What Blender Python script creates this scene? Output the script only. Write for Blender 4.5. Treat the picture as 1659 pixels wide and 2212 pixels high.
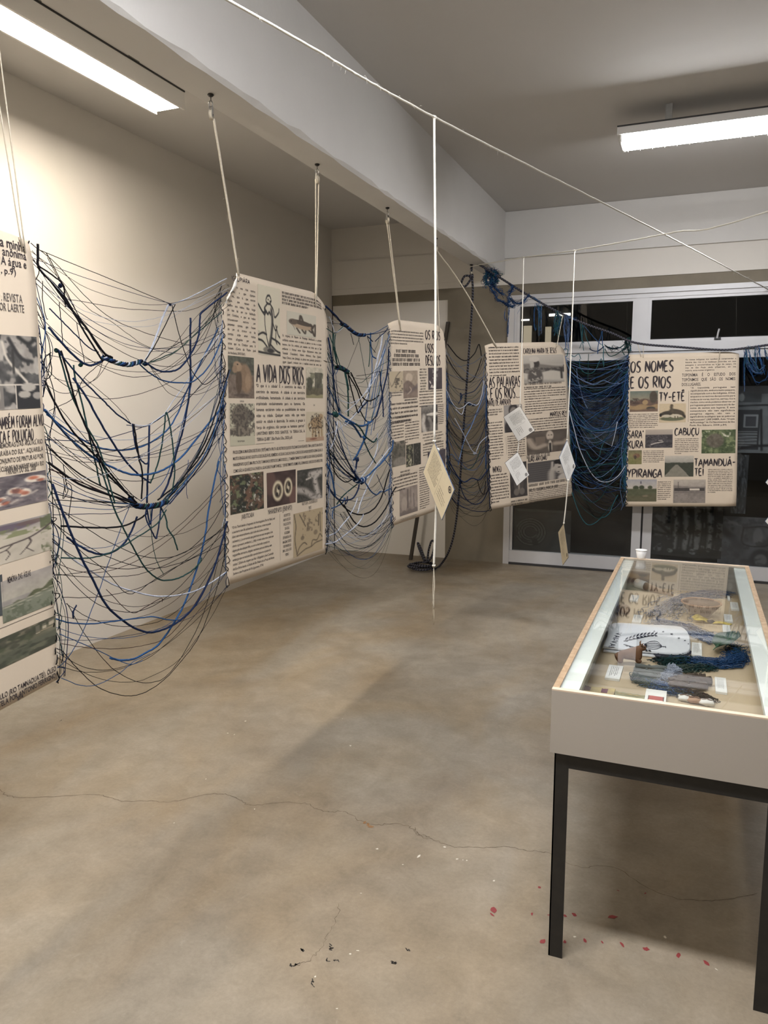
import bpy, math, random
import numpy as np
from mathutils import Vector

# ------------------------------------------------------------------ scene, camera, world, exposure
S = bpy.context.scene
for o in list(bpy.data.objects):
    bpy.data.objects.remove(o)
COL = S.collection
IW, IH, FPX = 1659.0, 2212.0, 1645.0          # photograph frame and focal length in its pixels
EYE = 1.6                                     # eye height in metres
PITCH = math.atan(225.0 / FPX)                # looking down by this much
YAW = math.radians(22.287)                    # turned left of the room's depth axis (+Y)
cam_d = bpy.data.cameras.new('camera')
cam = bpy.data.objects.new('camera', cam_d)
COL.objects.link(cam)
cam.location = (0, 0, EYE)
cam.rotation_euler = (math.pi / 2 - PITCH, 0, YAW)
cam_d.sensor_fit = 'VERTICAL'
cam_d.sensor_height = 36
cam_d.lens = FPX / IH * 36
cam_d.clip_start = 0.02
S.camera = cam

world = bpy.data.worlds.new('night_sky')
S.world = world
world.use_nodes = True
world.node_tree.nodes['Background'].inputs[0].default_value = (0.25, 0.30, 0.45, 1)
world.node_tree.nodes['Background'].inputs[1].default_value = 0.004

S.view_settings.view_transform = 'Standard'
S.view_settings.look = 'None'
S.view_settings.gamma = 1.0
S.view_settings.use_curve_mapping = False
S.view_settings.exposure = 2.38
S.cycles.max_bounces = 8
S.cycles.diffuse_bounces = 3
S.cycles.glossy_bounces = 3
LAMP_WARM = ((1.0, 0.88, 0.73), 16.5)         # tubes over the wall bay
LAMP_COOL = ((0.98, 0.97, 0.98), 17.0)         # tubes of the main bay
LAMP_OVER = ((0.98, 0.97, 0.98), 25.0)         # tubes near the display case, set brighter to deepen its shadow

# ------------------------------------------------------------------ small helpers
rnd = random.Random(7)
CP, SP_, CY_, SY_ = math.cos(PITCH), math.sin(PITCH), math.cos(YAW), math.sin(YAW)

def ray(px, py):
    a, b = px - IW / 2, -(py - IH / 2)
    x, y, z = a, b * SP_ + FPX * CP, b * CP - FPX * SP_
    return np.array([x * CY_ - y * SY_, x * SY_ + y * CY_, z])
ORG = np.array([0, 0, EYE])
def on_z(px, py, z=0.0): d = ray(px, py); return ORG + d * ((z - EYE) / d[2])
def on_x(px, py, x): d = ray(px, py); return ORG + d * (x / d[0])
def on_y(px, py, y): d = ray(px, py); return ORG + d * (y / d[1])
def on_plane(px, py, p0, n): d = ray(px, py); return ORG + d * (np.dot(n, np.asarray(p0) - ORG) / np.dot(n, d))
def proj(P):
    d = np.asarray(P, float) - ORG
    x, y = d[0] * CY_ + d[1] * SY_, -d[0] * SY_ + d[1] * CY_
    zf = y * CP - d[2] * SP_
    return np.array([IW / 2 + FPX * x / zf, IH / 2 - FPX * (y * SP_ + d[2] * CP) / zf])

def lin(c):
    def f(v):
        v = v / 255.0
        return v / 12.92 if v <= 0.04045 else ((v + 0.055) / 1.055) ** 2.4
    return tuple(f(v) for v in c)

class MB:
    """collects geometry, then links it as one mesh object"""
    def __init__(s):
        s.v, s.f, s.m, s.uv = [], [], [], {}
    def add(s, vs, fs, m=0):
        b = len(s.v)
        s.v.extend([tuple(map(float, p)) for p in vs])
        for f in fs:
            s.f.append(tuple(i + b for i in f)); s.m.append(m)
        return b
    def box(s, lo, hi, m=0):
        x0, y0, z0 = lo; x1, y1, z1 = hi
        s.add([(x0,y0,z0),(x1,y0,z0),(x1,y1,z0),(x0,y1,z0),(x0,y0,z1),(x1,y0,z1),(x1,y1,z1),(x0,y1,z1)],
              [(0,3,2,1),(4,5,6,7),(0,1,5,4),(1,2,6,5),(2,3,7,6),(3,0,4,7)], m)
    def quad(s, a, b, c, d, m=0):
        s.add([a, b, c, d], [(0, 1, 2, 3)], m)
    def tube(s, pts, r, n=5, m=0, taper=None, cap=True):
        P = np.asarray(pts, float)
        if len(P) < 2: return
        T = np.gradient(P, axis=0)
        T /= np.maximum(np.linalg.norm(T, axis=1, keepdims=True), 1e-9)
        up = np.array([0.31, 0.17, 0.93])
        if abs(np.dot(T[0], up)) > 0.9: up = np.array([0.9, -0.3, 0.1])
        N = up - T[0] * np.dot(up, T[0]); N /= np.linalg.norm(N)
        vs = []; L = 0; b = len(s.v)
        for i in range(len(P)):
            N = N - T[i] * np.dot(N, T[i]); N /= max(np.linalg.norm(N), 1e-9)
            B = np.cross(T[i], N)
            rr = r if taper is None else r * taper(i / (len(P) - 1))
            if i: L += np.linalg.norm(P[i] - P[i - 1])
            for k in range(n):
                a = 2 * math.pi * k / n
                vs.append(P[i] + (N * math.cos(a) + B * math.sin(a)) * rr)
                s.uv[b + len(vs) - 1] = (k / n, L)
        fs = []
        for i in range(len(P) - 1):
            for k in range(n):
                k2 = (k + 1) % n
                fs.append((i * n + k, i * n + k2, (i + 1) * n + k2, (i + 1) * n + k))
        if cap:
            fs.append(tuple(range(n - 1, -1, -1)))
            fs.append(tuple((len(P) - 1) * n + k for k in range(n)))
        s.add(vs, fs, m)
    def lathe(s, prof, c, n=20, m=0, axis=(0, 0, 1)):
        ax = np.array(axis, float); ax /= np.linalg.norm(ax)
        u = np.cross(ax, (0.3, 0.9, 0.2)); u /= np.linalg.norm(u); w = np.cross(ax, u)
        vs = []
        for r, h in prof:
            for k in range(n):
                a = 2 * math.pi * k / n
                vs.append(np.asarray(c) + ax * h + (u * math.cos(a) + w * math.sin(a)) * r)
        fs = []
        for i in range(len(prof) - 1):
            for k in range(n):
                k2 = (k + 1) % n
                fs.append((i * n + k, i * n + k2, (i + 1) * n + k2, (i + 1) * n + k))
        fs.append(tuple(range(n - 1, -1, -1))); fs.append(tuple((len(prof) - 1) * n + k for k in range(n)))
        s.add(vs, fs, m)
    def blob(s, c, r, seed=0, amp=0.15, nu=12, nv=8, m=0):
        R = random.Random(seed); ph = [R.uniform(0, 6.28) for _ in range(6)]
        vs = []; fs = []
        for i in range(nv + 1):
            th = math.pi * i / nv
            for k in range(nu):
                a = 2 * math.pi * k / nu
                q = 1 + amp * (math.sin(3 * a + ph[0]) * math.sin(2 * th + ph[1]) + 0.6 * math.sin(5 * th + 2 * a + ph[2]))
                vs.append((c[0] + r[0] * q * math.sin(th) * math.cos(a), c[1] + r[1] * q * math.sin(th) * math.sin(a), c[2] + r[2] * q * math.cos(th)))
        for i in range(nv):
            for k in range(nu):
                k2 = (k + 1) % nu
                fs.append((i * nu + k, (i + 1) * nu + k, (i + 1) * nu + k2, i * nu + k2))
        s.add(vs, fs, m)
    def build(s, name, mats, parent=None, smooth=False, cols=None):
        me = bpy.data.meshes.new(name)
        me.from_pydata(s.v, [], s.f)
        mats = mats if isinstance(mats, (list, tuple)) else [mats]
        for mt in mats: me.materials.append(mt)
        if len(mats) > 1: me.polygons.foreach_set('material_index', s.m)
        if smooth: me.polygons.foreach_set('use_smooth', [True] * len(s.f))
        if s.uv:
            ul = me.uv_layers.new(name='UVMap')
            li = np.empty(len(me.loops), np.int32); me.loops.foreach_get('vertex_index', li)
            arr = np.array([s.uv.get(int(i), (0, 0)) for i in li], np.float32)
            ul.data.foreach_set('uv', arr.ravel())
        if cols is not None:
            ca = me.color_attributes.new('Col', 'FLOAT_COLOR', 'POINT')
            ca.data.foreach_set('color', np.asarray(cols, np.float32).ravel())
        me.update()
        o = bpy.data.objects.new(name, me)
        COL.objects.link(o)
        if parent is not None: o.parent = parent
        return o

def tag(o, label=None, cat=None, group=None, kind=None):
    if label: o['label'] = label
    if cat: o['category'] = cat
    if group: o['group'] = group
    if kind: o['kind'] = kind
    return o
def thing(name, label, cat, group=None, kind=None):
    o = bpy.data.objects.new(name, None); COL.objects.link(o)
    o.empty_display_size = 0.05
    return tag(o, label, cat, group, kind)
def struct(name, mb, m, parent=None, smooth=False):
    o = mb.build(name, m, parent, smooth)
    o['kind'] = 'structure'
    return o

def spline(pts, k=6):
    """Catmull-Rom through points"""
    P = np.asarray(pts, float)
    if len(P) < 3:
        return np.array([P[0] + (P[1] - P[0]) * t for t in np.linspace(0, 1, k + 1)])
    Q = np.vstack([2 * P[0] - P[1], P, 2 * P[-1] - P[-2]])
    out = []
    for i in range(1, len(Q) - 2):
        a, b, c, d = Q[i - 1], Q[i], Q[i + 1], Q[i + 2]
        for t in np.arange(k) / k:
            out.append(0.5 * ((2 * b) + (-a + c) * t + (2 * a - 5 * b + 4 * c - d) * t * t + (-a + 3 * b - 3 * c + d) * t ** 3))
    out.append(P[-1])
    return np.array(out)

# ------------------------------------------------------------------ materials (all node based)
def mat(name, col, rough=0.6, noise=None, bump=None, metal=0.0, spec=0.5, coat=0.0, sheen=0.0, trans=0.0, coords='Object'):
    """noise = (scale, amount, colour2), bump = (scale, strength)"""
    m = bpy.data.materials.new(name); m.use_nodes = True
    nt = m.node_tree; b = nt.nodes['Principled BSDF']
    b.inputs['Base Color'].default_value = (*col, 1)
    b.inputs['Roughness'].default_value = rough
    b.inputs['Metallic'].default_value = metal
    b.inputs['Specular IOR Level'].default_value = spec
    b.inputs['Coat Weight'].default_value = coat
    b.inputs['Sheen Weight'].default_value = sheen
    tc = nt.nodes.new('ShaderNodeTexCoord')
    if noise:
        n = nt.nodes.new('ShaderNodeTexNoise'); n.inputs['Scale'].default_value = noise[0]; n.inputs['Detail'].default_value = 6
        r = nt.nodes.new('ShaderNodeValToRGB')
        r.color_ramp.elements[0].position = 0.35; r.color_ramp.elements[1].position = 0.68
        r.color_ramp.elements[0].color = (*col, 1)
        c2 = noise[2]; a = noise[1]
        r.color_ramp.elements[1].color = (*[col[i] * (1 - a) + c2[i] * a for i in range(3)], 1)
        nt.links.new(tc.outputs[coords], n.inputs['Vector'])
        nt.links.new(n.outputs['Fac'], r.inputs['Fac']); nt.links.new(r.outputs['Color'], b.inputs['Base Color'])
    if bump:
        n = nt.nodes.new('ShaderNodeTexNoise'); n.inputs['Scale'].default_value = bump[0]; n.inputs['Detail'].default_value = 4
        bp = nt.nodes.new('ShaderNodeBump'); bp.inputs['Strength'].default_value = bump[1]; bp.inputs['Distance'].default_value = 0.004
        nt.links.new(tc.outputs[coords], n.inputs['Vector'])
        nt.links.new(n.outputs['Fac'], bp.inputs['Height']); nt.links.new(bp.outputs['Normal'], b.inputs['Normal'])
    return m
def emit(name, col, s):
    m = bpy.data.materials.new(name); m.use_nodes = True
    nt = m.node_tree; nt.nodes.remove(nt.nodes['Principled BSDF'])
    e = nt.nodes.new('ShaderNodeEmission'); e.inputs[0].default_value = (*col, 1); e.inputs[1].default_value = s
    nt.links.new(e.outputs[0], nt.nodes['Material Output'].inputs[0]); return m
def glass(name, tint, ior=1.5, rough=0.0):
    m = bpy.data.materials.new(name); m.use_nodes = True
    nt = m.node_tree; nt.nodes.remove(nt.nodes['Principled BSDF'])
    t = nt.nodes.new('ShaderNodeBsdfTransparent'); t.inputs[0].default_value = (*tint, 1)
    g = nt.nodes.new('ShaderNodeBsdfGlossy'); g.inputs['Roughness'].default_value = rough
    # reflectance of a thin pane, the same seen from either side
    ge = nt.nodes.new('ShaderNodeNewGeometry'); L = nt.links.new
    dt = nt.nodes.new('ShaderNodeVectorMath'); dt.operation = 'DOT_PRODUCT'
    L(ge.outputs['Normal'], dt.inputs[0]); L(ge.outputs['Incoming'], dt.inputs[1])
    prev = dt.outputs['Value']; f0 = ((ior - 1) / (ior + 1)) ** 2
    for op, v in (('ABSOLUTE', None), ('SUBTRACT', 1.0), ('POWER', 5.0), ('MULTIPLY', 1 - f0), ('ADD', f0)):
        n = nt.nodes.new('ShaderNodeMath'); n.operation = op
        if op == 'SUBTRACT': n.inputs[0].default_value = 1.0; L(prev, n.inputs[1])
        else:
            L(prev, n.inputs[0])
            if v is not None: n.inputs[1].default_value = v
        prev = n.outputs[0]
    mx = nt.nodes.new('ShaderNodeMixShader')
    L(prev, mx.inputs[0]); L(t.outputs[0], mx.inputs[1]); L(g.outputs[0], mx.inputs[2])
    L(mx.outputs[0], nt.nodes['Material Output'].inputs[0]); return m
def colour_attr(name, rough=0.75):
    m = bpy.data.materials.new(name); m.use_nodes = True
    nt = m.node_tree; b = nt.nodes['Principled BSDF']; b.inputs['Roughness'].default_value = rough
    a = nt.nodes.new('ShaderNodeVertexColor'); a.layer_name = 'Col'
    nt.links.new(a.outputs[0], b.inputs['Base Color']); return m
def two_tone_rope(name, c1, c2, pitch, duty=0.5):
    m = bpy.data.materials.new(name); m.use_nodes = True
    nt = m.node_tree; b = nt.nodes['Principled BSDF']; b.inputs['Roughness'].default_value = 0.75
    uv = nt.nodes.new('ShaderNodeUVMap'); sx = nt.nodes.new('ShaderNodeSeparateXYZ')
    ml = nt.nodes.new('ShaderNodeMath'); ml.operation = 'MULTIPLY'; ml.inputs[1].default_value = 1 / pitch
    ad = nt.nodes.new('ShaderNodeMath'); ad.operation = 'ADD'
    fr = nt.nodes.new('ShaderNodeMath'); fr.operation = 'FRACT'
    gt = nt.nodes.new('ShaderNodeMath'); gt.operation = 'GREATER_THAN'; gt.inputs[1].default_value = duty
    mx = nt.nodes.new('ShaderNodeMix'); mx.data_type = 'RGBA'
    mx.inputs[6].default_value = (*c1, 1); mx.inputs[7].default_value = (*c2, 1)
    L = nt.links.new
    L(uv.outputs[0], sx.inputs[0]); L(sx.outputs[1], ml.inputs[0]); L(ml.outputs[0], ad.inputs[0]); L(sx.outputs[0], ad.inputs[1])
    L(ad.outputs[0], fr.inputs[0]); L(fr.outputs[0], gt.inputs[0]); L(gt.outputs[0], mx.inputs[0]); L(mx.outputs[2], b.inputs['Base Color'])
    return m

def floor_material():
    m = bpy.data.materials.new('burnished_concrete'); m.use_nodes = True
    nt = m.node_tree; b = nt.nodes['Principled BSDF']; L = nt.links.new
    tc = nt.nodes.new('ShaderNodeTexCoord')
    def noise(scale, detail, rough=0.55, dist=0.0, stretch=None):
        n = nt.nodes.new('ShaderNodeTexNoise'); n.inputs['Scale'].default_value = scale
        n.inputs['Detail'].default_value = detail; n.inputs['Roughness'].default_value = rough; n.inputs['Distortion'].default_value = dist
        if stretch:
            mp = nt.nodes.new('ShaderNodeMapping'); mp.inputs['Scale'].default_value = stretch; mp.inputs['Rotation'].default_value = (0, 0, 0.5)
            L(tc.outputs['Object'], mp.inputs[0]); L(mp.outputs[0], n.inputs['Vector'])
        else: L(tc.outputs['Object'], n.inputs['Vector'])
        return n
    def ramp(src, stops):
        r = nt.nodes.new('ShaderNodeValToRGB'); el = r.color_ramp.elements
        while len(el) < len(stops): el.new(0.5)
        for e, (p, c) in zip(el, stops): e.position = p; e.color = (*c, 1)
        L(src.outputs['Fac'], r.inputs['Fac']); return r
    def mix(f, a, bb, mode='MIX', fac=1.0):
        x = nt.nodes.new('ShaderNodeMix'); x.data_type = 'RGBA'; x.blend_type = mode
        if f is None: x.inputs[0].default_value = fac
        else: L(f, x.inputs[0])
        L(a, x.inputs[6])
        if isinstance(bb, tuple): x.inputs[7].default_value = (*bb, 1)
        else: L(bb, x.inputs[7])
        return x.outputs[2]
    big = ramp(noise(0.75, 5, 0.6, 0.8), [(0.3, (0.215, 0.180, 0.137)), (0.52, (0.275, 0.240, 0.190)), (0.72, (0.338, 0.304, 0.252))])
    warm = ramp(noise(1.3, 4, 0.5, 1.2, (1, 0.55, 1)), [(0.42, (1.0, 1.0, 1.0)), (0.66, (0.98, 0.90, 0.78))])
    mid = ramp(noise(7, 8, 0.7, 0.4), [(0.3, (0.80, 0.80, 0.79)), (0.7, (1.12, 1.12, 1.13))])
    fine = ramp(noise(70, 4, 0.7), [(0.3, (0.90, 0.90, 0.90)), (0.7, (1.07, 1.07, 1.07))])
    scr = ramp(noise(16, 10, 0.75, 2.2), [(0.60, (0, 0, 0)), (0.72, (0.35, 0.35, 0.35))])
    c = mix(None, big.outputs[0], warm.outputs[0], 'MULTIPLY')
    c = mix(None, c, mid.outputs[0], 'MULTIPLY')
    c = mix(None, c, fine.outputs[0], 'MULTIPLY')
    c = mix(scr.outputs[0], c, (0.40, 0.36, 0.30))
    L(c, b.inputs['Base Color'])
    rr = ramp(noise(2.4, 5, 0.6), [(0.3, (0.40, 0.40, 0.40)), (0.75, (0.62, 0.62, 0.62))])
    L(rr.outputs[0], b.inputs['Roughness'])
    b.inputs['Specular IOR Level'].default_value = 0.35
    bp = nt.nodes.new('ShaderNodeBump'); bp.inputs['Strength'].default_value = 0.12; bp.inputs['Distance'].default_value = 0.003
    nf = noise(9, 8, 0.7); L(nf.outputs['Fac'], bp.inputs['Height']); L(bp.outputs[0], b.inputs['Normal'])
    return m

M = {}
M['floor'] = floor_material()
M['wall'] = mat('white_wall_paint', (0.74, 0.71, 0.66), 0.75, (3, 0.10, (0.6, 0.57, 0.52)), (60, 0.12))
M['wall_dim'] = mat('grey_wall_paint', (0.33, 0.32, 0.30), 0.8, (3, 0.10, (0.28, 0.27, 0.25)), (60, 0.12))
M['beam'] = mat('white_beam_paint', (0.70, 0.69, 0.67), 0.7, (5, 0.12, (0.55, 0.54, 0.52)), (30, 0.2))
M['ceil'] = mat('ceiling_paint', (0.60, 0.585, 0.565), 0.8, (2, 0.08, (0.5, 0.49, 0.47)), (50, 0.1))
M['concrete'] = mat('raw_concrete', (0.235, 0.205, 0.155), 0.8, (5, 0.5, (0.17, 0.15, 0.115)), (35, 0.3))
M['alu'] = mat('aluminium_frame', (0.56, 0.56, 0.575), 0.42, (14, 0.15, (0.48, 0.48, 0.49)), metal=0.1)
M['alu_dark'] = mat('dark_gasket', (0.03, 0.03, 0.032), 0.6)
M['pane'] = glass('window_glass', (0.82, 0.84, 0.84), 1.5)
M['case_glass'] = glass('display_glass', (0.975, 0.99, 0.985), 1.55)
M['night'] = mat('night_ground', (0.02, 0.02, 0.02), 0.9)
M['paper'] = mat('printed_paper', (0.66, 0.56, 0.44), 0.8, (6, 0.25, (0.58, 0.49, 0.385)), (25, 0.08))
M['paper_back'] = mat('unprinted_paper_back', (0.80, 0.79, 0.77), 0.8, (6, 0.1, (0.7, 0.69, 0.67)))
M['ink'] = mat('printing_ink', (0.030, 0.022, 0.026), 0.75, (40, 0.3, (0.05, 0.04, 0.045)))
M['ink_soft'] = mat('grey_printing_ink', (0.10, 0.085, 0.075), 0.75, (40, 0.3, (0.14, 0.12, 0.11)))
M['print'] = colour_attr('colour_print')
YC = {'k': (0.008, 0.008, 0.011), 'n': (0.012, 0.024, 0.070), 'b': (0.028, 0.085, 0.22), 'g': (0.018, 0.055, 0.055),
      'w': (0.46, 0.50, 0.68), 'l': (0.13, 0.20, 0.36), 'r': (0.045, 0.022, 0.022), 't': (0.03, 0.12, 0.15), 'f': (0.09,0.12,0.10)}
def yarn(name, c):
    """spun yarn: plies wind round the strand (uv = turn, metres)"""
    m = bpy.data.materials.new(name); m.use_nodes = True
    nt = m.node_tree; b = nt.nodes['Principled BSDF']; b.inputs['Roughness'].default_value = 0.95; b.inputs['Specular IOR Level'].default_value = 0.1
    L = nt.links.new
    uv = nt.nodes.new('ShaderNodeUVMap'); sx = nt.nodes.new('ShaderNodeSeparateXYZ'); L(uv.outputs[0], sx.inputs[0])
    ml = nt.nodes.new('ShaderNodeMath'); ml.operation = 'MULTIPLY'; ml.inputs[1].default_value = 85.0; L(sx.outputs[1], ml.inputs[0])
    ad = nt.nodes.new('ShaderNodeMath'); ad.operation = 'ADD'; L(ml.outputs[0], ad.inputs[0]); L(sx.outputs[0], ad.inputs[1])
    mu = nt.nodes.new('ShaderNodeMath'); mu.operation = 'MULTIPLY'; mu.inputs[1].default_value = 12.566; L(ad.outputs[0], mu.inputs[0])
    sn = nt.nodes.new('ShaderNodeMath'); sn.operation = 'SINE'; L(mu.outputs[0], sn.inputs[0])
    mr = nt.nodes.new('ShaderNodeMapRange'); mr.inputs[1].default_value = -1; mr.inputs[2].default_value = 1; L(sn.outputs[0], mr.inputs[0])
    tc = nt.nodes.new('ShaderNodeTexCoord'); nz = nt.nodes.new('ShaderNodeTexNoise'); nz.inputs['Scale'].default_value = 60; L(tc.outputs['Object'], nz.inputs['Vector'])
    av = nt.nodes.new('ShaderNodeMath'); av.operation = 'MULTIPLY'; L(mr.outputs[0], av.inputs[0]); L(nz.outputs['Fac'], av.inputs[1])
    mx = nt.nodes.new('ShaderNodeMix'); mx.data_type = 'RGBA'; L(av.outputs[0], mx.inputs[0])
    mx.inputs[6].default_value = (*[v * .65 for v in c], 1); mx.inputs[7].default_value = (*[min(1, v * 1.9 + .006) for v in c], 1)
    L(mx.outputs[2], b.inputs['Base Color'])
    bp = nt.nodes.new('ShaderNodeBump'); bp.inputs['Strength'].default_value = .7; bp.inputs['Distance'].default_value = .0012
    L(mr.outputs[0], bp.inputs['Height']); L(bp.outputs[0], b.inputs['Normal'])
    return m
YN = {'k': 'black', 'n': 'navy', 'b': 'blue', 'g': 'teal', 'w': 'lilac', 'l': 'pale_blue', 'r': 'maroon', 't': 'turquoise', 'f': 'moss'}
for k_, c_ in YC.items(): M['y' + k_] = yarn('yarn_' + YN[k_], c_)
M['cord'] = mat('cotton_cord', (0.72, 0.66, 0.54), 0.9, (120, 0.4, (0.5, 0.44, 0.34)), (800, 0.5))
M['cord_white'] = mat('white_cotton_cord', (0.84, 0.82, 0.75), 0.9, (120, 0.3, (0.66, 0.63, 0.55)), (800, 0.5))
M['rope'] = two_tone_rope('braided_navy_rope', (0.006, 0.006, 0.010), (0.11, 0.11, 0.15), 0.026, 0.7)
M['lamp_body'] = mat('enamelled_steel', (0.74, 0.73, 0.71), 0.45)
M['steel'] = mat('zinc_steel', (0.32, 0.31, 0.29), 0.4, (60, 0.3, (0.2, 0.19, 0.18)), metal=0.6)
M['black'] = mat('black_metal', (0.012, 0.012, 0.012), 0.45, (30, 0.4, (0.03, 0.026, 0.022)))
M['lens_warm'] = emit('warm_lit_tube', *LAMP_WARM)
M['lens_cool'] = emit('cool_lit_tube', *LAMP_COOL)
M['lens_over'] = emit('bright_lit_tube', *LAMP_OVER)

# ------------------------------------------------------------------ room shell
XL, YF, ZC, XB0, XB1, ZB = -3.76, 7.68, 3.50, -2.045, -1.85, 2.905
XR, YB = 4.4, -3.4
mb = MB(); mb.box((XL - .2, YB - .2, -.15), (XR + .2, YF + .25, 0)); floor = struct('floor', mb, M['floor'])
mb = MB(); mb.box((XL - .2, YB - .2, ZC), (XR + .2, YF + .2, ZC + .2)); struct('ceiling', mb, M['ceil'])
mb = MB(); mb.box((XL - .2, YB, 0), (XL, YF, ZC)); struct('wall_left', mb, M['wall'])
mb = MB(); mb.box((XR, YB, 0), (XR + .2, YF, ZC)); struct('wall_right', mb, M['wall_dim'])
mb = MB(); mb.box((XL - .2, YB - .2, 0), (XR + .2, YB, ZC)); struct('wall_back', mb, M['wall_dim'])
far = MB()
far.box((XL, YF, 2.81), (XR, YF + .2, ZC))
farw = struct('wall_far', far, M['wall'])
p = MB(); p.box((-1.85, YF - .03, 3.06), (XR, YF, ZC - .002)); struct('lintel_face', p, M['beam'], farw)
p = MB(); p.box((XL + .03, YF - .012, 2.87), (-2.06, YF, 3.16)); struct('paint_patch', p, M['wall'], farw)
p = MB(); p.box((XL, YF + .01, 2.70), (XR, YF + .2, 2.81)); struct('concrete_band', p, M['concrete'], farw)
p = MB(); p.box((-2.44, YF - .004, 0), (-1.81, YF + .2, 2.81)); struct('concrete_pillar', p, M['concrete'], farw)
p = MB(); p.box((XL, YF + .02, 0), (-2.44, YF + .2, 2.70)); struct('infill_panel', p, M['wall'], farw)
p = MB(); p.box((2.6, YF, 0), (XR, YF + .2, 2.70)); struct('infill_panel', p, M['wall'], farw)
# ceiling beam with a chipped lower arris
bm_ = MB()
ys = np.linspace(YB, YF, 90); rr_ = random.Random(3)
prev = None
for i, y in enumerate(ys):
    c = rr_.uniform(0.004, 0.02); d = rr_.uniform(-0.003, 0.003)
    ring = [(XB0, y, ZC), (XB0, y, ZB + .006), (XB0 + .008, y, ZB), (XB1 - c, y, ZB), (XB1 + d * .5, y, ZB + c * 1.3), (XB1, y, ZC)]
    b0 = bm_.add(ring, [])
    if prev is not None:
        for k in range(5):
            bm_.f.append((prev + k, prev + k + 1, b0 + k + 1, b0 + k)); bm_.m.append(0)
    else:
        bm_.f.append(tuple(b0 + k for k in range(6))); bm_.m.append(0)
    prev = b0
bm_.f.append(tuple(prev + 5 - k for k in range(6))); bm_.m.append(0)
struct('ceiling_beam', bm_, M['beam'])

# ------------------------------------------------------------------ glazed wall at the far end
win = tag(bpy.data.objects.new('window_1', None), kind='structure'); COL.objects.link(win)
def wpart(name, lo, hi, m, parent=win):
    q = MB(); q.box(lo, hi); return q.build(name, m, parent)
Y0 = YF - .03
for (a, b, n) in [(-1.805, -1.742, 'jamb'), (-1.742, -1.715, 'sash_stile'), (-.594, -.483, 'mullion'), (1.70, 1.80, 'mullion'), (2.54, 2.60, 'jamb')]:
    lo = 0 if n != 'mullion' else 2.05
    dy = .0 if n == 'jamb' else .015
    wpart(n, (a, Y0 + dy, lo), (b, YF + .08, 2.70), M['alu'])
wpart('head_rail', (-1.805, Y0 - .005, 2.655), (2.6, YF + .08, 2.70), M['alu'])
wpart('head_rail', (-1.742, Y0 + .012, 2.615), (2.54, YF + .07, 2.657), M['alu'])
wpart('transom_bar', (-1.742, Y0 - .012, 2.125), (2.54, YF + .08, 2.205), M['alu'])
wpart('transom_bar', (-1.742, Y0 + .008, 2.05), (2.54, YF + .08, 2.122), M['alu'])
wpart('bottom_rail', (-1.742, Y0 + .006, 0.0), (2.54, YF + .08, 0.145), M['alu'])
wpart('bottom_track', (-1.742, Y0 - .012, 0.0), (2.54, Y0 + .006, 0.022), M['alu_dark'])
wpart('meeting_stile', (-.545, Y0 + .01, .0), (-.462, YF + .07, 2.06), M['alu'])
wpart('meeting_stile', (-.445, Y0 + .02, .0), (-.362, YF + .07, 2.06), M['alu'])
wpart('stile_gap', (-.463, Y0 + .035, .14), (-.444, YF + .06, 2.05), M['alu_dark'])
wpart('meeting_stile', (1.0, Y0 + .02, .0), (1.09, YF + .07, 2.06), M['alu'])
# upper sash frames and handle of the right-hand light
for (x0, x1) in [(-1.715, -.594), (-.483, 1.70)]:
    wpart('sash_rail', (x0, Y0 + .02, 2.205), (x1, YF + .05, 2.232), M['alu'])
    wpart('sash_rail', (x0, Y0 + .02, 2.59), (x1, YF + .05, 2.615), M['alu'])
    wpart('sash_stile', (x0, Y0 + .02, 2.232), (x0 + .028, YF + .05, 2.59), M['alu'])
    wpart('sash_stile', (x1 - .028, Y0 + .02, 2.232), (x1, YF + .05, 2.59), M['alu'])
    wpart('gasket', (x0 + .028, Y0 + .03, 2.232), (x1 - .028, YF + .03, 2.238), M['alu_dark'])
hb = wpart('sash_catch', (.095, Y0 - .012, 2.212), (.150, Y0 + .02, 2.232), M['alu_dark'])
q = MB(); q.tube([(.118, Y0 - .012, 2.222), (.124, Y0 - .02, 2.27), (.132, Y0 - .022, 2.305)], .008, 6); q.build('catch_lever', M['alu'], hb)
for (x0, x1, z0, z1) in [(-1.687, -.622, 2.232, 2.59), (-.455, 1.672, 2.232, 2.59), (-1.715, -.545, .145, 2.05), (-.362, 1.0, .145, 2.05), (1.09, 2.54, .145, 2.05)]:
    g_ = wpart('glass_pane', (x0, YF + .012, z0), (x1, YF + .018, z1), M['pane'])
    if z0 > 2:                                # hopper lights: tipped at the top to turn lamp reflections out of view
        for v in g_.data.vertices: v.co.y -= (v.co.z - z0) * .13 - .022
# dark yard; glowing patches opposite imitate doors and lamps reflected in the panes
mb = MB(); mb.box((-9, YF + .25, -.15), (9, 19, -.02)); struct('yard_ground', mb, M['night'])
mb = MB(); mb.box((-9, 15.5, -.02), (9, 15.7, 5.5)); opp = struct('opposite_wall', mb, M['night'])
M['door_reflect'] = emit('doorway_reflection', (1.0, 0.82, 0.58), 0.10)
M['lamp_reflect'] = emit('lamp_reflection_glow', (1.0, 0.95, 0.85), 0.7)
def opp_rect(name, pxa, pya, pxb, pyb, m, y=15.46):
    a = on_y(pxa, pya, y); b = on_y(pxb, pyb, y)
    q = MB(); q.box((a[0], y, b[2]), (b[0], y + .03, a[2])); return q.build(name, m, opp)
opp_rect('doorway_reflection', 1131, 704, 1147, 760, M['door_reflect'])
opp_rect('doorway_reflection', 1178, 706, 1189, 760, M['door_reflect'])
opp_rect('lamp_reflection', 1124, 690, 1143, 692.2, M['lamp_reflect'])
opp_rect('lamp_reflection', 1186, 678, 1232, 681, M['lamp_reflect'])

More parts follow.
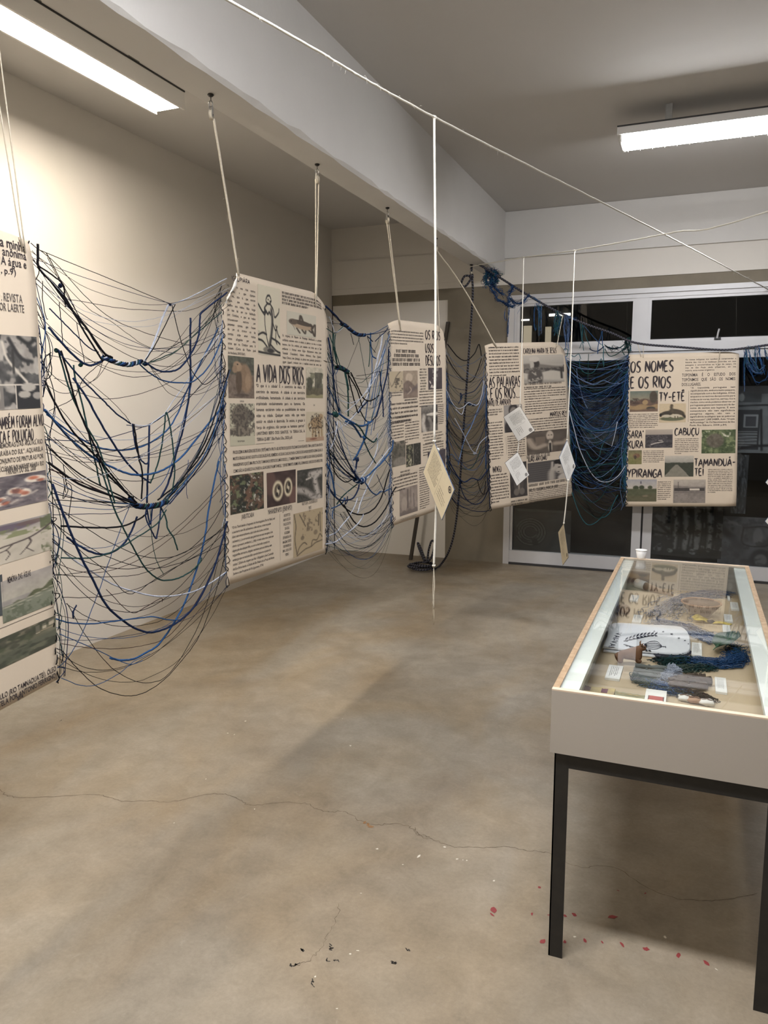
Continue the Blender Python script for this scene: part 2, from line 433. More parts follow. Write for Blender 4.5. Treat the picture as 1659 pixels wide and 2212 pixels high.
# ------------------------------------------------------------------ fluorescent lamps
def lamp(name, label, c, axis, length, lens, mat_lens, bodyw, group, louvre=True):
    """c = centre of the lens underside; axis 'x' or 'y'"""
    t = thing(name, label, 'lamp', group)
    def B(n, l0, l1, w0, w1, z0, z1, m, parent=t):
        q = MB()
        if axis == 'y': q.box((c[0] + w0, c[1] + l0, z0), (c[0] + w1, c[1] + l1, z1))
        else: q.box((c[0] + l0, c[1] + w0, z0), (c[0] + l1, c[1] + w1, z1))
        return q.build(n, m, parent)
    h = length / 2; w = bodyw / 2; z = c[2]
    B('tray', -h - .03, h + .03, -w - .012, w + .012, z + lens, z + lens + .05, M['lamp_body'])
    B('tray_lip', -h - .03, h + .03, -w - .018, -w - .012, z + lens + .044, z + lens + .052, M['black'])
    B('tray_lip', -h - .03, h + .03, w + .012, w + .018, z + lens + .044, z + lens + .052, M['black'])
    q = MB()
    if louvre: a, b = w - .045, w - .004      # shallow prismatic lens under the tray
    else: a, b = w - .006, w - .004            # flat lens sunk between the tray's sides
    pr = [(-b, z + lens), (-a, z + .004), (-a + .004, z), (a - .004, z), (a, z + .004), (b, z + lens)]
    for s_ in (-h, h):
        q.add([(c[0] + u, c[1] + s_, v) if axis == 'y' else (c[0] + s_, c[1] + u, v) for u, v in pr], [])
    q.f = [tuple(range(5, -1, -1)), tuple(range(6, 12))] + [(k, k + 1, k + 7, k + 6) for k in range(5)]; q.m = [0] * len(q.f)
    q.build('lit_lens', mat_lens, t)
    if not louvre:
        for s_ in (-1, 1): B('tray_side', -h - .03, h + .03, *((-w - .012, -w + .002) if s_ < 0 else (w - .002, w + .012)), z - .004, z + lens, M['lamp_body'])
    for s_ in (-1, 1):
        B('end_cap', *((-h - .012, -h - .001) if s_ < 0 else (h + .001, h + .012)), -w + .004, w - .004, z + .006, z + lens, M['lamp_body'])
        x = s_ * length * .28
        B('bracket', x - .02, x + .02, -.02, .02, z + lens + .05, ZC, M['steel'])
    for k in range(int(length / .075) + 1):
        x = -h + .02 + k * .075
        if x < h and louvre: B('louvre_blade', x, x + .004, -a + .002, a - .002, z - .010, z, M['lamp_body'])
    return t
lamp('fluorescent_lamp', 'long warm fluorescent lamp over the wall bay, top left', (-2.925, 3.235, 3.30), 'y', 1.20, .045, M['lens_warm'], .185, 'ceiling lamps', False)
lamp('fluorescent_lamp', 'white fluorescent lamp under the ceiling, top right', (.07, 5.42, 3.275), 'x', 1.22, .040, M['lens_cool'], .25, 'ceiling lamps')
# unseen lamps added overhead, placed from the case's shadow, and behind the photographer
lamp('fluorescent_lamp', 'fluorescent lamp overhead in front of the display case, out of the picture', (-.45, 1.30, 3.275), 'x', 1.22, .040, M['lens_over'], .25, 'ceiling lamps')
lamp('fluorescent_lamp', 'fluorescent lamp over the wall bay behind the photographer', (-2.925, -.9, 3.30), 'y', 1.20, .045, M['lens_warm'], .185, 'ceiling lamps', False)

# ------------------------------------------------------------------ marks on the floor
def floor_ribbon(name, pts, w, m, seed=1, z=.0006):
    R = random.Random(seed); q = MB(); P = [on_z(*p) for p in pts]
    P = spline(P, 7)
    P = [x + np.array([R.uniform(-1, 1), R.uniform(-1, 1), 0]) * .006 for x in P]
    for i in range(len(P) - 1):
        d = P[i + 1] - P[i]; n = np.array([-d[1], d[0], 0]); n /= max(np.linalg.norm(n), 1e-9)
        a, b = w * R.uniform(.4, 1.3), w * R.uniform(.4, 1.3)
        q.quad(*[(x[0], x[1], z) for x in (P[i] - n * a, P[i + 1] - n * b, P[i + 1] + n * b, P[i] + n * a)])
    return q.build(name, m, floor)
M['crack'] = mat('crack_dirt', (0.10, 0.075, 0.05), 0.95, (30, 0.5, (0.2, 0.15, 0.1)))
M['red_paint'] = mat('spilt_red_paint', (0.24, 0.03, 0.035), 0.6, (60, 0.4, (0.17, 0.06, 0.05)))
M['white_paint'] = mat('spilt_white_paint', (0.62, 0.58, 0.5), 0.7)
M['scuff'] = mat('black_scuff', (0.04, 0.035, 0.03), 0.8)
M['rust'] = mat('rust_stain', (0.22, 0.10, 0.03), 0.8, (50, 0.6, (0.26, 0.19, 0.12)))
c_l = lambda x, y: (x * .5425, 1240 + y * .5425)
c_r = lambda x, y: (760 + x * .5419, 1240 + y * .5419)
floor_ribbon('floor_crack', [c_l(*p) for p in [(0,860),(40,885),(120,890),(350,878),(420,885),(490,905),(600,903),(680,908),(800,882),(890,875),(950,895),(1000,922),(1100,912),(1210,912),(1260,935),(1320,948),(1370,945),(1440,985),(1500,998),(1560,995),(1640,1005)]], .0011, M['crack'])
floor_ribbon('floor_crack', [c_r(*p) for p in [(230,1005),(270,1045),(330,1060),(390,1085),(520,1092),(600,1085),(690,1100),(790,1115),(900,1165),(1040,1170),(1200,1260),(1340,1300),(1450,1300),(1620,1275)]], .0010, M['crack'], 2)
floor_ribbon('floor_crack', [c_l(*p) for p in [(1655,1010),(1659,1030),(1680,1040),(1710,1046)]], .001, M['crack'], 3)
floor_ribbon('floor_crack', [c_l(*p) for p in [(1355,1310),(1335,1380),(1300,1440),(1270,1500),(1225,1540),(1165,1560)]], .0007, M['crack'], 4)
def mark(name, px, py, r, m, seed):
    R = random.Random(seed); c = on_z(px, py); n = 9; q = MB()
    k = R.uniform(.35, .8); a0 = R.uniform(0, 3)
    rad = r * np.linalg.norm(c - ORG) / FPX
    vs = []
    for i in range(n):
        a = 6.283 * i / n; d = rad * R.uniform(.65, 1.2)
        x, y = math.cos(a) * d, math.sin(a) * d * k
        vs.append((c[0] + x * math.cos(a0) - y * math.sin(a0), c[1] + x * math.sin(a0) + y * math.cos(a0), .0008))
    q.add(vs, [tuple(range(n))]); return q.build(name, m, floor)
for i, (x, y, r) in enumerate([(1066,1966,9),(1063,1976,6),(1165,1917,4),(1149,1975,5),(1187,1977,4),(1221,1979,4),(1240,1976,6),(1323,1981,11),(1335,1924,3),(1394,1930,3),(1173,2034,8),(1220,2035,5),(1263,2032,6),(1301,2036,4),(1344,2041,7),(1396,2050,6),(1466,2064,8),(1527,2081,7),(1655,2137,5)]):
    mark('red_paint_drop', x, y, r, M['red_paint'], i)
for i, (x, y, r) in enumerate([(905,1850,6),(987,1856,3),(1000,1858,2),(1008,1859,2),(757,1611,3),(530,1558,2.5),(492,1584,2),(506,1587,2),(740,1553,2),(445,1683,2),(1067,1903,3),(1241,2024,3),(1437,2025,4),(1547,2094,3),(773,2054,3),(757,2061,2.5),(681,2110,2.5),(728,2179,2.5),(815,1834,3),(960,1830,3),(870,1868,2),(376,1778,2),(550,1748,2),(780,1930,2.5)]):
    mark('white_paint_drop', x, y, r, M['white_paint'], 100 + i)
for i, pts in enumerate([[(843,2077),(850,2081),(858,2079)],[(713,2040),(716,2046),(714,2052)],[(628,2086),(636,2084),(645,2080)],[(702,2071),(712,2076)],[(720,2078),(730,2075)],[(674,2117),(677,2132)],[(878,2049),(882,2054)],[(650,2051),(656,2054)],[(135,1555),(131,1558)]]):
    floor_ribbon('black_scuff', pts, .0016, M['scuff'], 20 + i)
for i, (x, y) in enumerate([(795,1781),(788,1777),(800,1786)]): mark('rust_stain', x, y, 6, M['rust'], 60 + i)

# ------------------------------------------------------------------ lettering
GLY = {}
def prepare_glyphs(chars):
    """outline of each character of the built-in font, as flat triangles"""
    obs = []
    for ch in sorted(set(chars)):
        cu = bpy.data.curves.new('glyph', 'FONT'); cu.body = ch; cu.size = 1.0; cu.resolution_u = 2; cu.offset = 0.012; cu.fill_mode = 'FRONT'
        o = bpy.data.objects.new('glyph', cu); COL.objects.link(o); obs.append((ch, o))
    dg = bpy.context.evaluated_depsgraph_get(); dg.update()
    for ch, o in obs:
        me = o.evaluated_get(dg).to_mesh()
        vs = [(v.co.x, v.co.y) for v in me.vertices]; fs = [tuple(p.vertices) for p in me.polygons]
        if vs:
            x0 = min(v[0] for v in vs); x1 = max(v[0] for v in vs)
            vs = [(x - x0 + .035, y) for x, y in vs]; adv = x1 - x0 + .07
        else: adv = .27
        GLY[ch] = (vs, fs, adv)
        o.evaluated_get(dg).to_mesh_clear()
    for ch, o in obs:
        cu = o.data; bpy.data.objects.remove(o); bpy.data.curves.remove(cu)
prepare_glyphs("ABCDEFGHIJKLMNOPQRSTUVWXYZabcdefghijklmnopqrstuvwxyz0123456789.,;:?!()[]/-'\"´“”‘’ÁÂÃÀÇÉÊÍÓÔÕÚáâãàçéêíóôõú·º")

def word_w(w, cond): return sum(GLY.get(c, GLY['x'])[2] for c in w) * cond
def set_word(mb, put, w, x, y, size, cond, slant=0.0):
    for c in w:
        vs, fs, adv = GLY.get(c, GLY['x'])
        mb.add([put(x + (vx * cond + vy * slant) * size, y - vy * size) for vx, vy in vs], fs)
        x += adv * cond * size
    return x
def set_line(mb, put, text, x0, x1, ybase, size, cond=1.0, align='J', slant=0.0):
    """put(x, y) maps sheet metres (y downwards) to space"""
    words = text.split(' '); W = (x1 - x0) / size
    tot = sum(word_w(w, 1) for w in words); ng = max(len(words) - 1, 1)
    need = tot * cond + ng * .18
    if need > W and W > 0: cond = max(.3, (W - ng * .16) / tot)
    gap = .24 * max(cond, .6)
    nat = tot * cond + (len(words) - 1) * gap
    if align == 'J' and len(words) > 1: gap = (W - tot * cond) / ng; xs = x0
    elif align == 'C': xs = x0 + (W - nat) / 2 * size
    elif align == 'R': xs = x1 - nat * size
    else: xs = x0
    for w in words:
        set_word(mb, put, w, xs, ybase, size, cond, slant)
        xs += (word_w(w, cond) + gap) * size

def greek_line(mb, put, x0, x1, ybase, size, R, caps=False):
    """print too small to read: word-like runs of strokes"""
    x = x0; xh = size * (.68 if caps else .48)
    while x < x1 - size * .6:
        n = R.randint(2, 9); lw = size * (.42 if caps else .40)
        for _ in range(n):
            if x + lw > x1: break
            h = xh * (1.45 if (not caps and R.random() < .22) else 1.0); t = size * .115
            k = R.random()
            def q(a, b, c, d): mb.quad(put(x + a, ybase - b), put(x + c, ybase - b), put(x + c, ybase - d), put(x + a, ybase - d))
            q(0, 0, t, h)
            if k < .75: q(lw * .62, 0, lw * .62 + t, xh)
            if k > .25: q(0, xh - t * .8, lw * .72, xh)
            if k < .55: q(0, 0, lw * .72, t * .8)
            x += lw
        x += size * .30

# brush capitals drawn as strokes on a unit box: (width, strokes)
BR = {
 'A': (.62, [[(.0,0),(.22,.5),(.5,1)],[(.47,1),(.75,.5),(1,-.03)],[(.12,.32),(.9,.36)]]),
 'B': (.55, [[(.1,1),(.08,0)],[(.05,1),(.7,.93),(.75,.68),(.2,.52)],[(.2,.52),(.95,.42),(.9,.08),(.02,0)]]),
 'C': (.55, [[(.95,.85),(.6,1),(.2,.8),(.05,.45),(.2,.08),(.6,-.02),(1,.15)]]),
 'D': (.60, [[(.1,1),(.08,0)],[(.0,1),(.6,.92),(.98,.55),(.7,.12),(.0,0)]]),
 'E': (.48, [[(.1,1),(.05,.5),(.08,0)],[(.08,.98),(.95,1)],[(.08,.52),(.8,.55)],[(.06,.01),(1,.03)]]),
 'F': (.48, [[(.1,1),(.08,0)],[(.08,.98),(1,1)],[(.08,.52),(.8,.55)]]),
 'G': (.60, [[(.95,.85),(.6,1),(.2,.8),(.05,.4),(.25,.05),(.65,0),(.95,.2),(.95,.42)],[(.5,.43),(1.05,.45)]]),
 'I': (.16, [[(.5,1),(.5,0)]]),
 'J': (.45, [[(.1,1),(1,1)],[(.7,1),(.72,.3),(.5,0),(.05,.15)]]),
 'K': (.58, [[(.1,1),(.1,0)],[(.95,1),(.15,.45)],[(.3,.55),(1,0)]]),
 'L': (.46, [[(.12,1),(.08,0)],[(.06,.01),(1,.04)]]),
 'M': (.74, [[(.05,0),(.14,1)],[(.14,1),(.48,.25)],[(.48,.25),(.88,1)],[(.88,1),(.97,0)]]),
 'N': (.62, [[(.08,0),(.12,1)],[(.12,1),(.88,.02)],[(.88,.02),(.92,1)]]),
 'O': (.60, [[(.5,1),(.12,.8),(.05,.4),(.3,.02),(.7,.05),(.95,.45),(.85,.85),(.45,1)]]),
 'P': (.54, [[(.12,1),(.1,-.02)],[(.05,.97),(.75,.98),(.95,.72),(.6,.48),(.15,.43)]]),
 'Q': (.62, [[(.5,1),(.12,.8),(.05,.4),(.3,.02),(.7,.05),(.95,.45),(.85,.85),(.45,1)],[(.6,.25),(1,-.1)]]),
 'R': (.56, [[(.12,1),(.1,0)],[(.05,.97),(.75,.98),(.9,.72),(.6,.5),(.15,.45)],[(.3,.48),(1,-.02)]]),
 'S': (.52, [[(.95,.9),(.6,1),(.2,.85),(.2,.62),(.6,.47),(.88,.28),(.7,.03),(.3,-.02),(.02,.12)]]),
 'T': (.56, [[(.0,.97),(1,1)],[(.52,.98),(.5,0)]]),
 'U': (.58, [[(.08,1),(.08,.35),(.3,.02),(.65,.03),(.9,.35),(.93,1)]]),
 'V': (.56, [[(.02,1),(.48,0)],[(.48,0),(1,1)]]),
 'X': (.56, [[(.02,1),(1,0)],[(.95,1),(.02,0)]]),
 'Y': (.56, [[(.02,1),(.5,.5)],[(1,1),(.5,.5),(.42,0)]]),
 'Z': (.56, [[(.02,.98),(1,1)],[(1,1),(.0,0)],[(.0,.01),(1,.03)]]),
 '-': (.50, [[(.05,.45),(.95,.48)]]), "'": (.16, [[(.6,1.02),(.4,.78)]]), '.': (.16, [[(.4,.06),(.6,-.02)]]), ':': (.16, [[(.4,.16),(.6,.08)],[(.4,.66),(.6,.58)]]), ' ': (.30, [])}
ACC = {'Á': ('A', 'a'), 'É': ('E', 'a'), 'Í': ('I', 'a'), 'Ó': ('O', 'a'), 'Ú': ('U', 'a'), 'Ê': ('E', 'c'), 'Ô': ('O', 'c'), 'Ã': ('A', 't'), 'Õ': ('O', 't'), 'Ç': ('C', 'd')}
AST = {'a': [[(.4,1.1),(.65,1.3)]], 'c': [[(.2,1.1),(.5,1.28)],[(.5,1.28),(.8,1.1)]], 't': [[(.1,1.12),(.35,1.24),(.6,1.13),(.9,1.25)]], 'd': [[(.5,-.03),(.62,-.12),(.4,-.25)]]}
def brush_w(text, gap=.13): return sum(BR[ACC[c][0] if c in ACC else c][0] + gap for c in text) - gap
def brush_title(mb, put, text, x0, x1, ytop, ybase, seed=0, thick=.13):
    R = random.Random(seed); h = ybase - ytop; sx = (x1 - x0) / brush_w(text)
    x = x0; th = min(thick * h, .19 * sx)
    for c in text:
        base = ACC[c][0] if c in ACC else c
        w, st = BR[base]; st = list(st)
        if c in ACC: st = st + AST[ACC[c][1]]
        dy = R.uniform(-.03, .03)
        for s_ in st:
            P = [(x + px * w * sx, ybase - (py + dy) * h) for px, py in s_]
            P = spline(P, 5 if len(P) > 2 else 6)
            n = len(P)
            for i in range(n - 1):
                d = P[i + 1] - P[i]; L = max(np.hypot(*d), 1e-9); nn = np.array([-d[1], d[0]]) / L
                def tw(t): return th * (.36 + .26 * math.sin(math.pi * min(1, t * 1.15 + .06))) * (1.0 if t < .8 else 1.0 - (t - .8) * 2.2)
                a, b = tw(i / (n - 1)), tw((i + 1) / (n - 1))
                mb.quad(*[put(*q) for q in (P[i] - nn * a, P[i + 1] - nn * b, P[i + 1] + nn * b, P[i] + nn * a)])
        x += (w + .13) * sx

# ------------------------------------------------------------------ tiny picture painter (colours of printed photographs)
def vnoise(x, y, s, seed):
    x = x * s; y = y * s; xi = np.floor(x).astype(int); yi = np.floor(y).astype(int)
    fx, fy = x - xi, y - yi; fx = fx * fx * (3 - 2 * fx); fy = fy * fy * (3 - 2 * fy)
    def h(a, b):
        n = (a * 374761393 + b * 668265263 + seed * 974711) & 0x7fffffff
        n = ((n ^ (n >> 13)) * 1274126177) & 0x7fffffff
        return (n & 0xffff) / 65535.0
    return (h(xi, yi) * (1 - fx) + h(xi + 1, yi) * fx) * (1 - fy) + (h(xi, yi + 1) * (1 - fx) + h(xi + 1, yi + 1) * fx) * fy
def fbm(x, y, s, seed): return .5 * vnoise(x, y, s, seed) + .3 * vnoise(x, y, s * 2.1, seed + 1) + .2 * vnoise(x, y, s * 4.3, seed + 2)
class Pic:
    """x to the right, y downwards, both 0..1; colours 0..255"""
    def __init__(s, X, Y, bg): s.x, s.y = X, Y; s.c = np.zeros(X.shape + (3,)) + np.array(bg, float)
    def put(s, m, col, a=1.0):
        m = np.clip(np.asarray(m, float), 0, 1)[..., None] * a; s.c = s.c * (1 - m) + np.array(col, float) * m; return s
    def ell(s, cx, cy, rx, ry, col, a=1.0, rot=0.0, soft=.12):
        dx, dy = s.x - cx, s.y - cy; c, q = math.cos(rot), math.sin(rot)
        d = np.sqrt(((dx * c + dy * q) / rx) ** 2 + ((-dx * q + dy * c) / ry) ** 2)
        return s.put((1 + soft - d) / (2 * soft), col, a)
    def rect(s, x0, y0, x1, y1, col, a=1.0): return s.put((s.x > x0) & (s.x < x1) & (s.y > y0) & (s.y < y1), col, a)
    def grad(s, y0, y1, c0, c1):
        m = ((s.y >= y0) & (s.y < y1))[..., None]; t = np.clip((s.y - y0) / (y1 - y0), 0, 1)[..., None]
        s.c = np.where(m, np.array(c0, float) * (1 - t) + np.array(c1, float) * t, s.c); return s
    def noise(s, sc, amt, seed, mono=True): s.c = s.c + (fbm(s.x, s.y, sc, seed)[..., None] - .45) * 2 * amt; return s
    def spots(s, sc, th, col, seed, a=1.0, region=None):
        m = np.clip((fbm(s.x, s.y, sc, seed) - th) * 12, 0, 1)
        if region is not None: m = m * region(s.x, s.y)
        return s.put(m, col, a)
    def line(s, pts, w, col, a=1.0):
        P = spline([(p[0], p[1]) for p in pts], 6) if len(pts) > 2 else np.array(pts, float)
        m = np.zeros(s.x.shape)
        for i in range(len(P) - 1):
            d = P[i + 1] - P[i]; L2 = max(d @ d, 1e-9)
            t = np.clip(((s.x - P[i][0]) * d[0] + (s.y - P[i][1]) * d[1]) / L2, 0, 1)
            dd = np.hypot(s.x - P[i][0] - t * d[0], s.y - P[i][1] - t * d[1])
            m = np.maximum(m, np.clip(1.4 - dd / w, 0, 1))
        return s.put(m, col, a)
    def below(s, f, col, a=1.0, soft=.02): return s.put((s.y - f(s.x)) / soft + .5, col, a)

class Sheet:
    """a hung printed sheet: corners TL, TR, BR, BL; gentle waves across it"""
    def __init__(s, c, wave, corners=()):
        s.c = [np.asarray(p, float) for p in c]; s.wave = wave; s.cor = corners
        TL, TR, BR_, BL = s.c
        s.W = np.linalg.norm(TR - TL); s.H = np.linalg.norm(BL - TL)
        n = np.cross(TR - TL, BL - TL); n /= np.linalg.norm(n)
        if np.dot(n, ORG - TL) < 0: n = -n
        s.n = n
    def P(s, u, v, e=0.0):
        TL, TR, BR_, BL = s.c
        p = TL * (1 - u) * (1 - v) + TR * u * (1 - v) + BR_ * u * v + BL * (1 - u) * v
        w = s.wave(u, v)
        for (cu, cv, size, back, sag) in s.cor:      # corners that curl away or sag
            d = 1 - (abs(u - cu) * s.W + abs(v - cv) * s.H) / size
            if d > 0: w -= back * d ** 1.5; p = p + np.array([0, 0, -sag * d ** 1.5])
        return p + s.n * (w + e)
    def put(s, e=.0012): return lambda x, y: s.P(x / s.W, y / s.H, e)
    def loc(s, px, py):
        u, v = .5, .5
        for _ in range(12):
            f = proj(s.P(u, v)); r = np.array([px, py]) - f
            J = np.array([(proj(s.P(u + .01, v)) - f) / .01, (proj(s.P(u, v + .01)) - f) / .01]).T
            d = np.linalg.solve(J, r); u += d[0]; v += d[1]
        return u * s.W, v * s.H
    def build(s, parent, nu=26, nv=36, fold=None):
        q = MB(); us = np.linspace(0, 1, nu + 1); vs = np.linspace(0, 1, nv + 1)
        for side in (0, 1):
            e = 0 if side == 0 else -.0012
            for v in vs:
                for u in us:
                    ee = e; a, b = u, v
                    if fold:
                        X, Y = u * s.W, v * s.H; d = fold - (X + Y * .75)
                        if d > 0:
                            nx, ny = np.array([1, .75]) / 1.25; k = 2 * d / 1.25 * .55
                            a = (X + nx * k) / s.W; b = (Y + ny * k) / s.H; ee = .012 + .10 * d - e
                    q.v.append(tuple(s.P(a, b, ee)))
        N = (nu + 1) * (nv + 1)
        for j in range(nv):
            for i in range(nu):
                a = j * (nu + 1) + i
                q.f.append((a, a + nu + 1, a + nu + 2, a + 1)); q.m.append(0)
                q.f.append((N + a, N + a + 1, N + a + nu + 2, N + a + nu + 1)); q.m.append(1)
        def edge(ids):
            for a, b in zip(ids[:-1], ids[1:]): q.f.append((a, b, N + b, N + a)); q.m.append(1)
        edge(list(range(nu + 1))); edge([nv * (nu + 1) + i for i in range(nu + 1)][::-1])
        edge([j * (nu + 1) for j in range(nv + 1)][::-1]); edge([j * (nu + 1) + nu for j in range(nv + 1)])
        if fold:       # the folded-over corner shows its unprinted back towards the room
            for k, f in enumerate(q.f):
                c = np.mean([[(i % N) % (nu + 1) / nu * s.W, (i % N) // (nu + 1) / nv * s.H] for i in f], axis=0)
                if c[0] + c[1] * .75 < fold: q.m[k] = 1
        o = q.build('sheet', [M['paper'], M['paper_back']], parent, smooth=True)
        sm = [True] * (2 * nu * nv) + [False] * (len(q.f) - 2 * nu * nv)
        o.data.polygons.foreach_set('use_smooth', sm); o.data.update()
        return o

class Layout:
    def __init__(s, sheet, parent, scale, off): s.s, s.p, s.k, s.o = sheet, parent, scale, off; s.R = random.Random(int(off[0]) + 5)
    def at(s, cx, cy): return s.s.loc(s.o[0] + cx * s.k, s.o[1] + cy * s.k)
    def box(s, b, mode=0):
        """b = crop coordinates x0,y0,x1,y1; mode 0 uses TL and BR, mode 1 uses BL and TR"""
        if mode == 0: a = s.at(b[0], b[1]); c = s.at(b[2], b[3])
        else:
            d = s.at(b[0], b[3]); e = s.at(b[2], b[1]); a = (d[0], e[1]); c = (e[0], d[1])
        return a[0], a[1], c[0], c[1]
    def title(s, text, b, seed=0, thick=.13, mode=0):
        x0, y0, x1, y1 = s.box(b, mode); q = MB(); brush_title(q, s.s.put(.0016), text, x0, x1, y0, y1, seed, thick)
        return q.build('title_lettering', M['ink'], s.p)
    def text(s, lines, b, cond=1.0, align='J', last='L', slant=0.0, mode=0, fill=.60, ink='ink', name='text_block'):
        x0, y0, x1, y1 = s.box(b, mode); n = len(lines); lh = (y1 - y0) / n; q = MB()
        for i, t in enumerate(lines):
            al = last if (i == n - 1 and align == 'J') else align
            set_line(q, s.s.put(.0014), t, x0, x1, y0 + lh * (i + .78), lh * fill * 1.22, cond, al, slant)
        return q.build(name, M[ink], s.p)
    def greek(s, n, b, caps=False, mode=0, fill=.62, last=.7, center=False, ink='ink'):
        x0, y0, x1, y1 = s.box(b, mode); lh = (y1 - y0) / n; q = MB()
        for i in range(n):
            w = (x1 - x0); a, c = x0, x1
            if center: k = s.R.uniform(0, .16) * w; a, c = x0 + k, x1 - k
            elif i == n - 1: c = x0 + w * last
            greek_line(q, s.s.put(.0014), a, c, y0 + lh * (i + .75), lh * fill * 1.25, s.R, caps)
        return q.build('text_block', M[ink], s.p)
    def photo(s, b, fn, nx=44, ny=44, mode=0, name='printed_photograph'):
        x0, y0, x1, y1 = s.box(b, mode); gx = np.linspace(0, 1, nx + 1); gy = np.linspace(0, 1, ny + 1)
        X, Y = np.meshgrid(gx, gy); pic = fn(X, Y * 1.0); c = np.clip(pic.c, 2, 250) / 255.0
        g = c.mean(axis=-1, keepdims=True); c = (g + (c - g) * .68) * np.array([1.0, .965, .91])
        c = np.where(c <= .04045, c / 12.92, ((c + .055) / 1.055) ** 2.4)
        q = MB(); put = s.s.put(.0010)
        q.v = [tuple(put(x0 + (x1 - x0) * X[j, i], y0 + (y1 - y0) * Y[j, i])) for j in range(ny + 1) for i in range(nx + 1)]
        w = nx + 1
        q.f = [(j * w + i, (j + 1) * w + i, (j + 1) * w + i + 1, j * w + i + 1) for j in range(ny) for i in range(nx)]
        q.m = [0] * len(q.f)
        cc = np.concatenate([c.reshape(-1, 3), np.ones((c.size // 3, 1))], axis=1)
        return q.build(name, M['print'], s.p, cols=cc)
    def rule(s, pts, w=.0016):
        a, b = s.at(*pts[0]), s.at(*pts[1]); q = MB(); put = s.s.put(.0012)
        if abs(a[0] - b[0]) > abs(a[1] - b[1]): q.quad(put(a[0], a[1]), put(b[0], a[1]), put(b[0], a[1] + w), put(a[0], a[1] + w))
        else: q.quad(put(a[0], a[1]), put(a[0] + w, a[1]), put(a[0] + w, b[1]), put(a[0], b[1]))
        return q.build('ruled_line', M['ink_soft'], s.p)

XP = -1.97
waveA = lambda ph, a: (lambda u, v: a * math.sin(2.2 * u + ph) * math.cos(1.3 * v + ph) + a * .35 * math.sin(7 * u + 3 * v + ph))
BANNER = 'printed cloth-paper banners with river texts'

# ---- banner 1 (cut by the left edge of the picture)
t1 = thing('exhibition_banner', 'tall printed banner cut off by the left picture edge, with koi and tree paintings', 'banner', BANNER)
s1 = Sheet([(XP, .90, 2.115), (XP, 1.885, 2.13), (XP, 1.885, .685), (XP, .90, .60)], waveA(.4, .006), [(1, 0, .14, .02, .01)])
s1.build(t1)
L = Layout(s1, t1, .25317, (0, 480))
L.text(['a minha'], (0, 172, 206, 232), align='R', mode=1, fill=.74); L.text(['anônima'], (3, 243, 212, 303), align='R', mode=1, fill=.74)
L.text(['“A água e'], (-20, 315, 217, 377), align='R', mode=1, fill=.74); L.text([', p.9)'], (0, 388, 133, 450), align='R', mode=1, fill=.74)
L.text(['. REVISTA'], (8, 612, 187, 690), cond=.6, align='R', mode=1, fill=.8, ink='ink_soft'); L.text(['POR LAERTE'], (-28, 698, 202, 770), cond=.6, align='R', mode=1, fill=.8, ink='ink_soft')
def comic(x, y):
    p = Pic(x, y, (142, 140, 140)); p.spots(5, .5, (60, 62, 66), 3).noise(7, 40, 5)
    p.rect(.0, .655, 1, .668, (205, 200, 195)); p.rect(0, .668, .42, 1, (120, 118, 118)); p.ell(.25, .8, .12, .14, (190, 188, 184)); p.ell(.28, .75, .04, .05, (90, 90, 92))
    p.rect(.62, .668, 1, 1, (38, 40, 46)); p.rect(.60, .655, .62, 1, (205, 200, 195)); p.ell(.82, .70, .12, .06, (170, 168, 166)); p.ell(.75, .80, .1, .05, (165, 163, 160)); p.ell(.96, .82, .08, .05, (150, 148, 148))
    p.line([(.45, .1), (.5, .3), (.62, .45), (.8, .63)], .02, (196, 192, 186)); p.line([(.55, .05), (.72, .3), (.9, .35)], .03, (45, 46, 50)); p.line([(.7, .02), (.85, .1), (.95, .05)], .03, (40, 42, 44)); p.line([(.6, .2), (.6, .5)], .02, (50, 50, 52))
    return p
L.photo((-260, 940, 345, 1585), comic, 70, 60, mode=0, name='printed_comic_page')
L.title('TAMBÉM FORAM ALVO', (-45, 1665, 372, 1733), 2, .16, mode=0); L.title('BUCA E POLUIÇÃO .', (-60, 1790, 310, 1852), 3, .16, mode=0)
L.text(['MEMÓRIAS DAS ÁGUAS, RIO', 'PARAÍBA DO SUL”. AQUARELA', 'CONJUNTO DE PINTURAS POR', 'NÚCLEO DE AQUARELISTAS/ABA RIO'], (-45, 1880, 375, 2085), cond=.62, align='R', mode=0, fill=.72, ink='ink_soft')
L.text(['PARAÍBA DO SUL 2006'], (45, 2080, 308, 2132), cond=.6, align='C', mode=0, fill=.75, ink='ink_soft')
L = Layout(s1, t1, .3255, (0, 980))
def koi(x, y):
    p = Pic(x, y, (98, 92, 104)); p.noise(4, 40, 3); p.spots(4, .56, (60, 56, 72), 9, .8); p.spots(6, .62, (140, 128, 134), 19, .7)
    for (cx, cy, r, k) in [(.36, .75, -.7, 1.0), (.62, .55, .75, 1.1), (.85, .22, .2, .9), (.18, .35, .4, .8)]:
        p.ell(cx, cy, .17 * k, .12 * k, (212, 205, 198), rot=r); p.ell(cx - .03, cy - .04, .08 * k, .06 * k, (196, 96, 66), rot=r, soft=.4); p.ell(cx + .07, cy + .06, .06 * k, .05 * k, (176, 92, 70), rot=r, soft=.4); p.line([(cx + .15 * k, cy + .1 * k), (cx + .22 * k, cy + .04 * k)], .03, (186, 180, 178), .8)
    p.noise(6, 22, 31); p.spots(7, .6, (70, 62, 80), 33, .5); return p
L.photo((-200, 108, 302, 420), koi, 60, 46, mode=1, name='printed_painting')
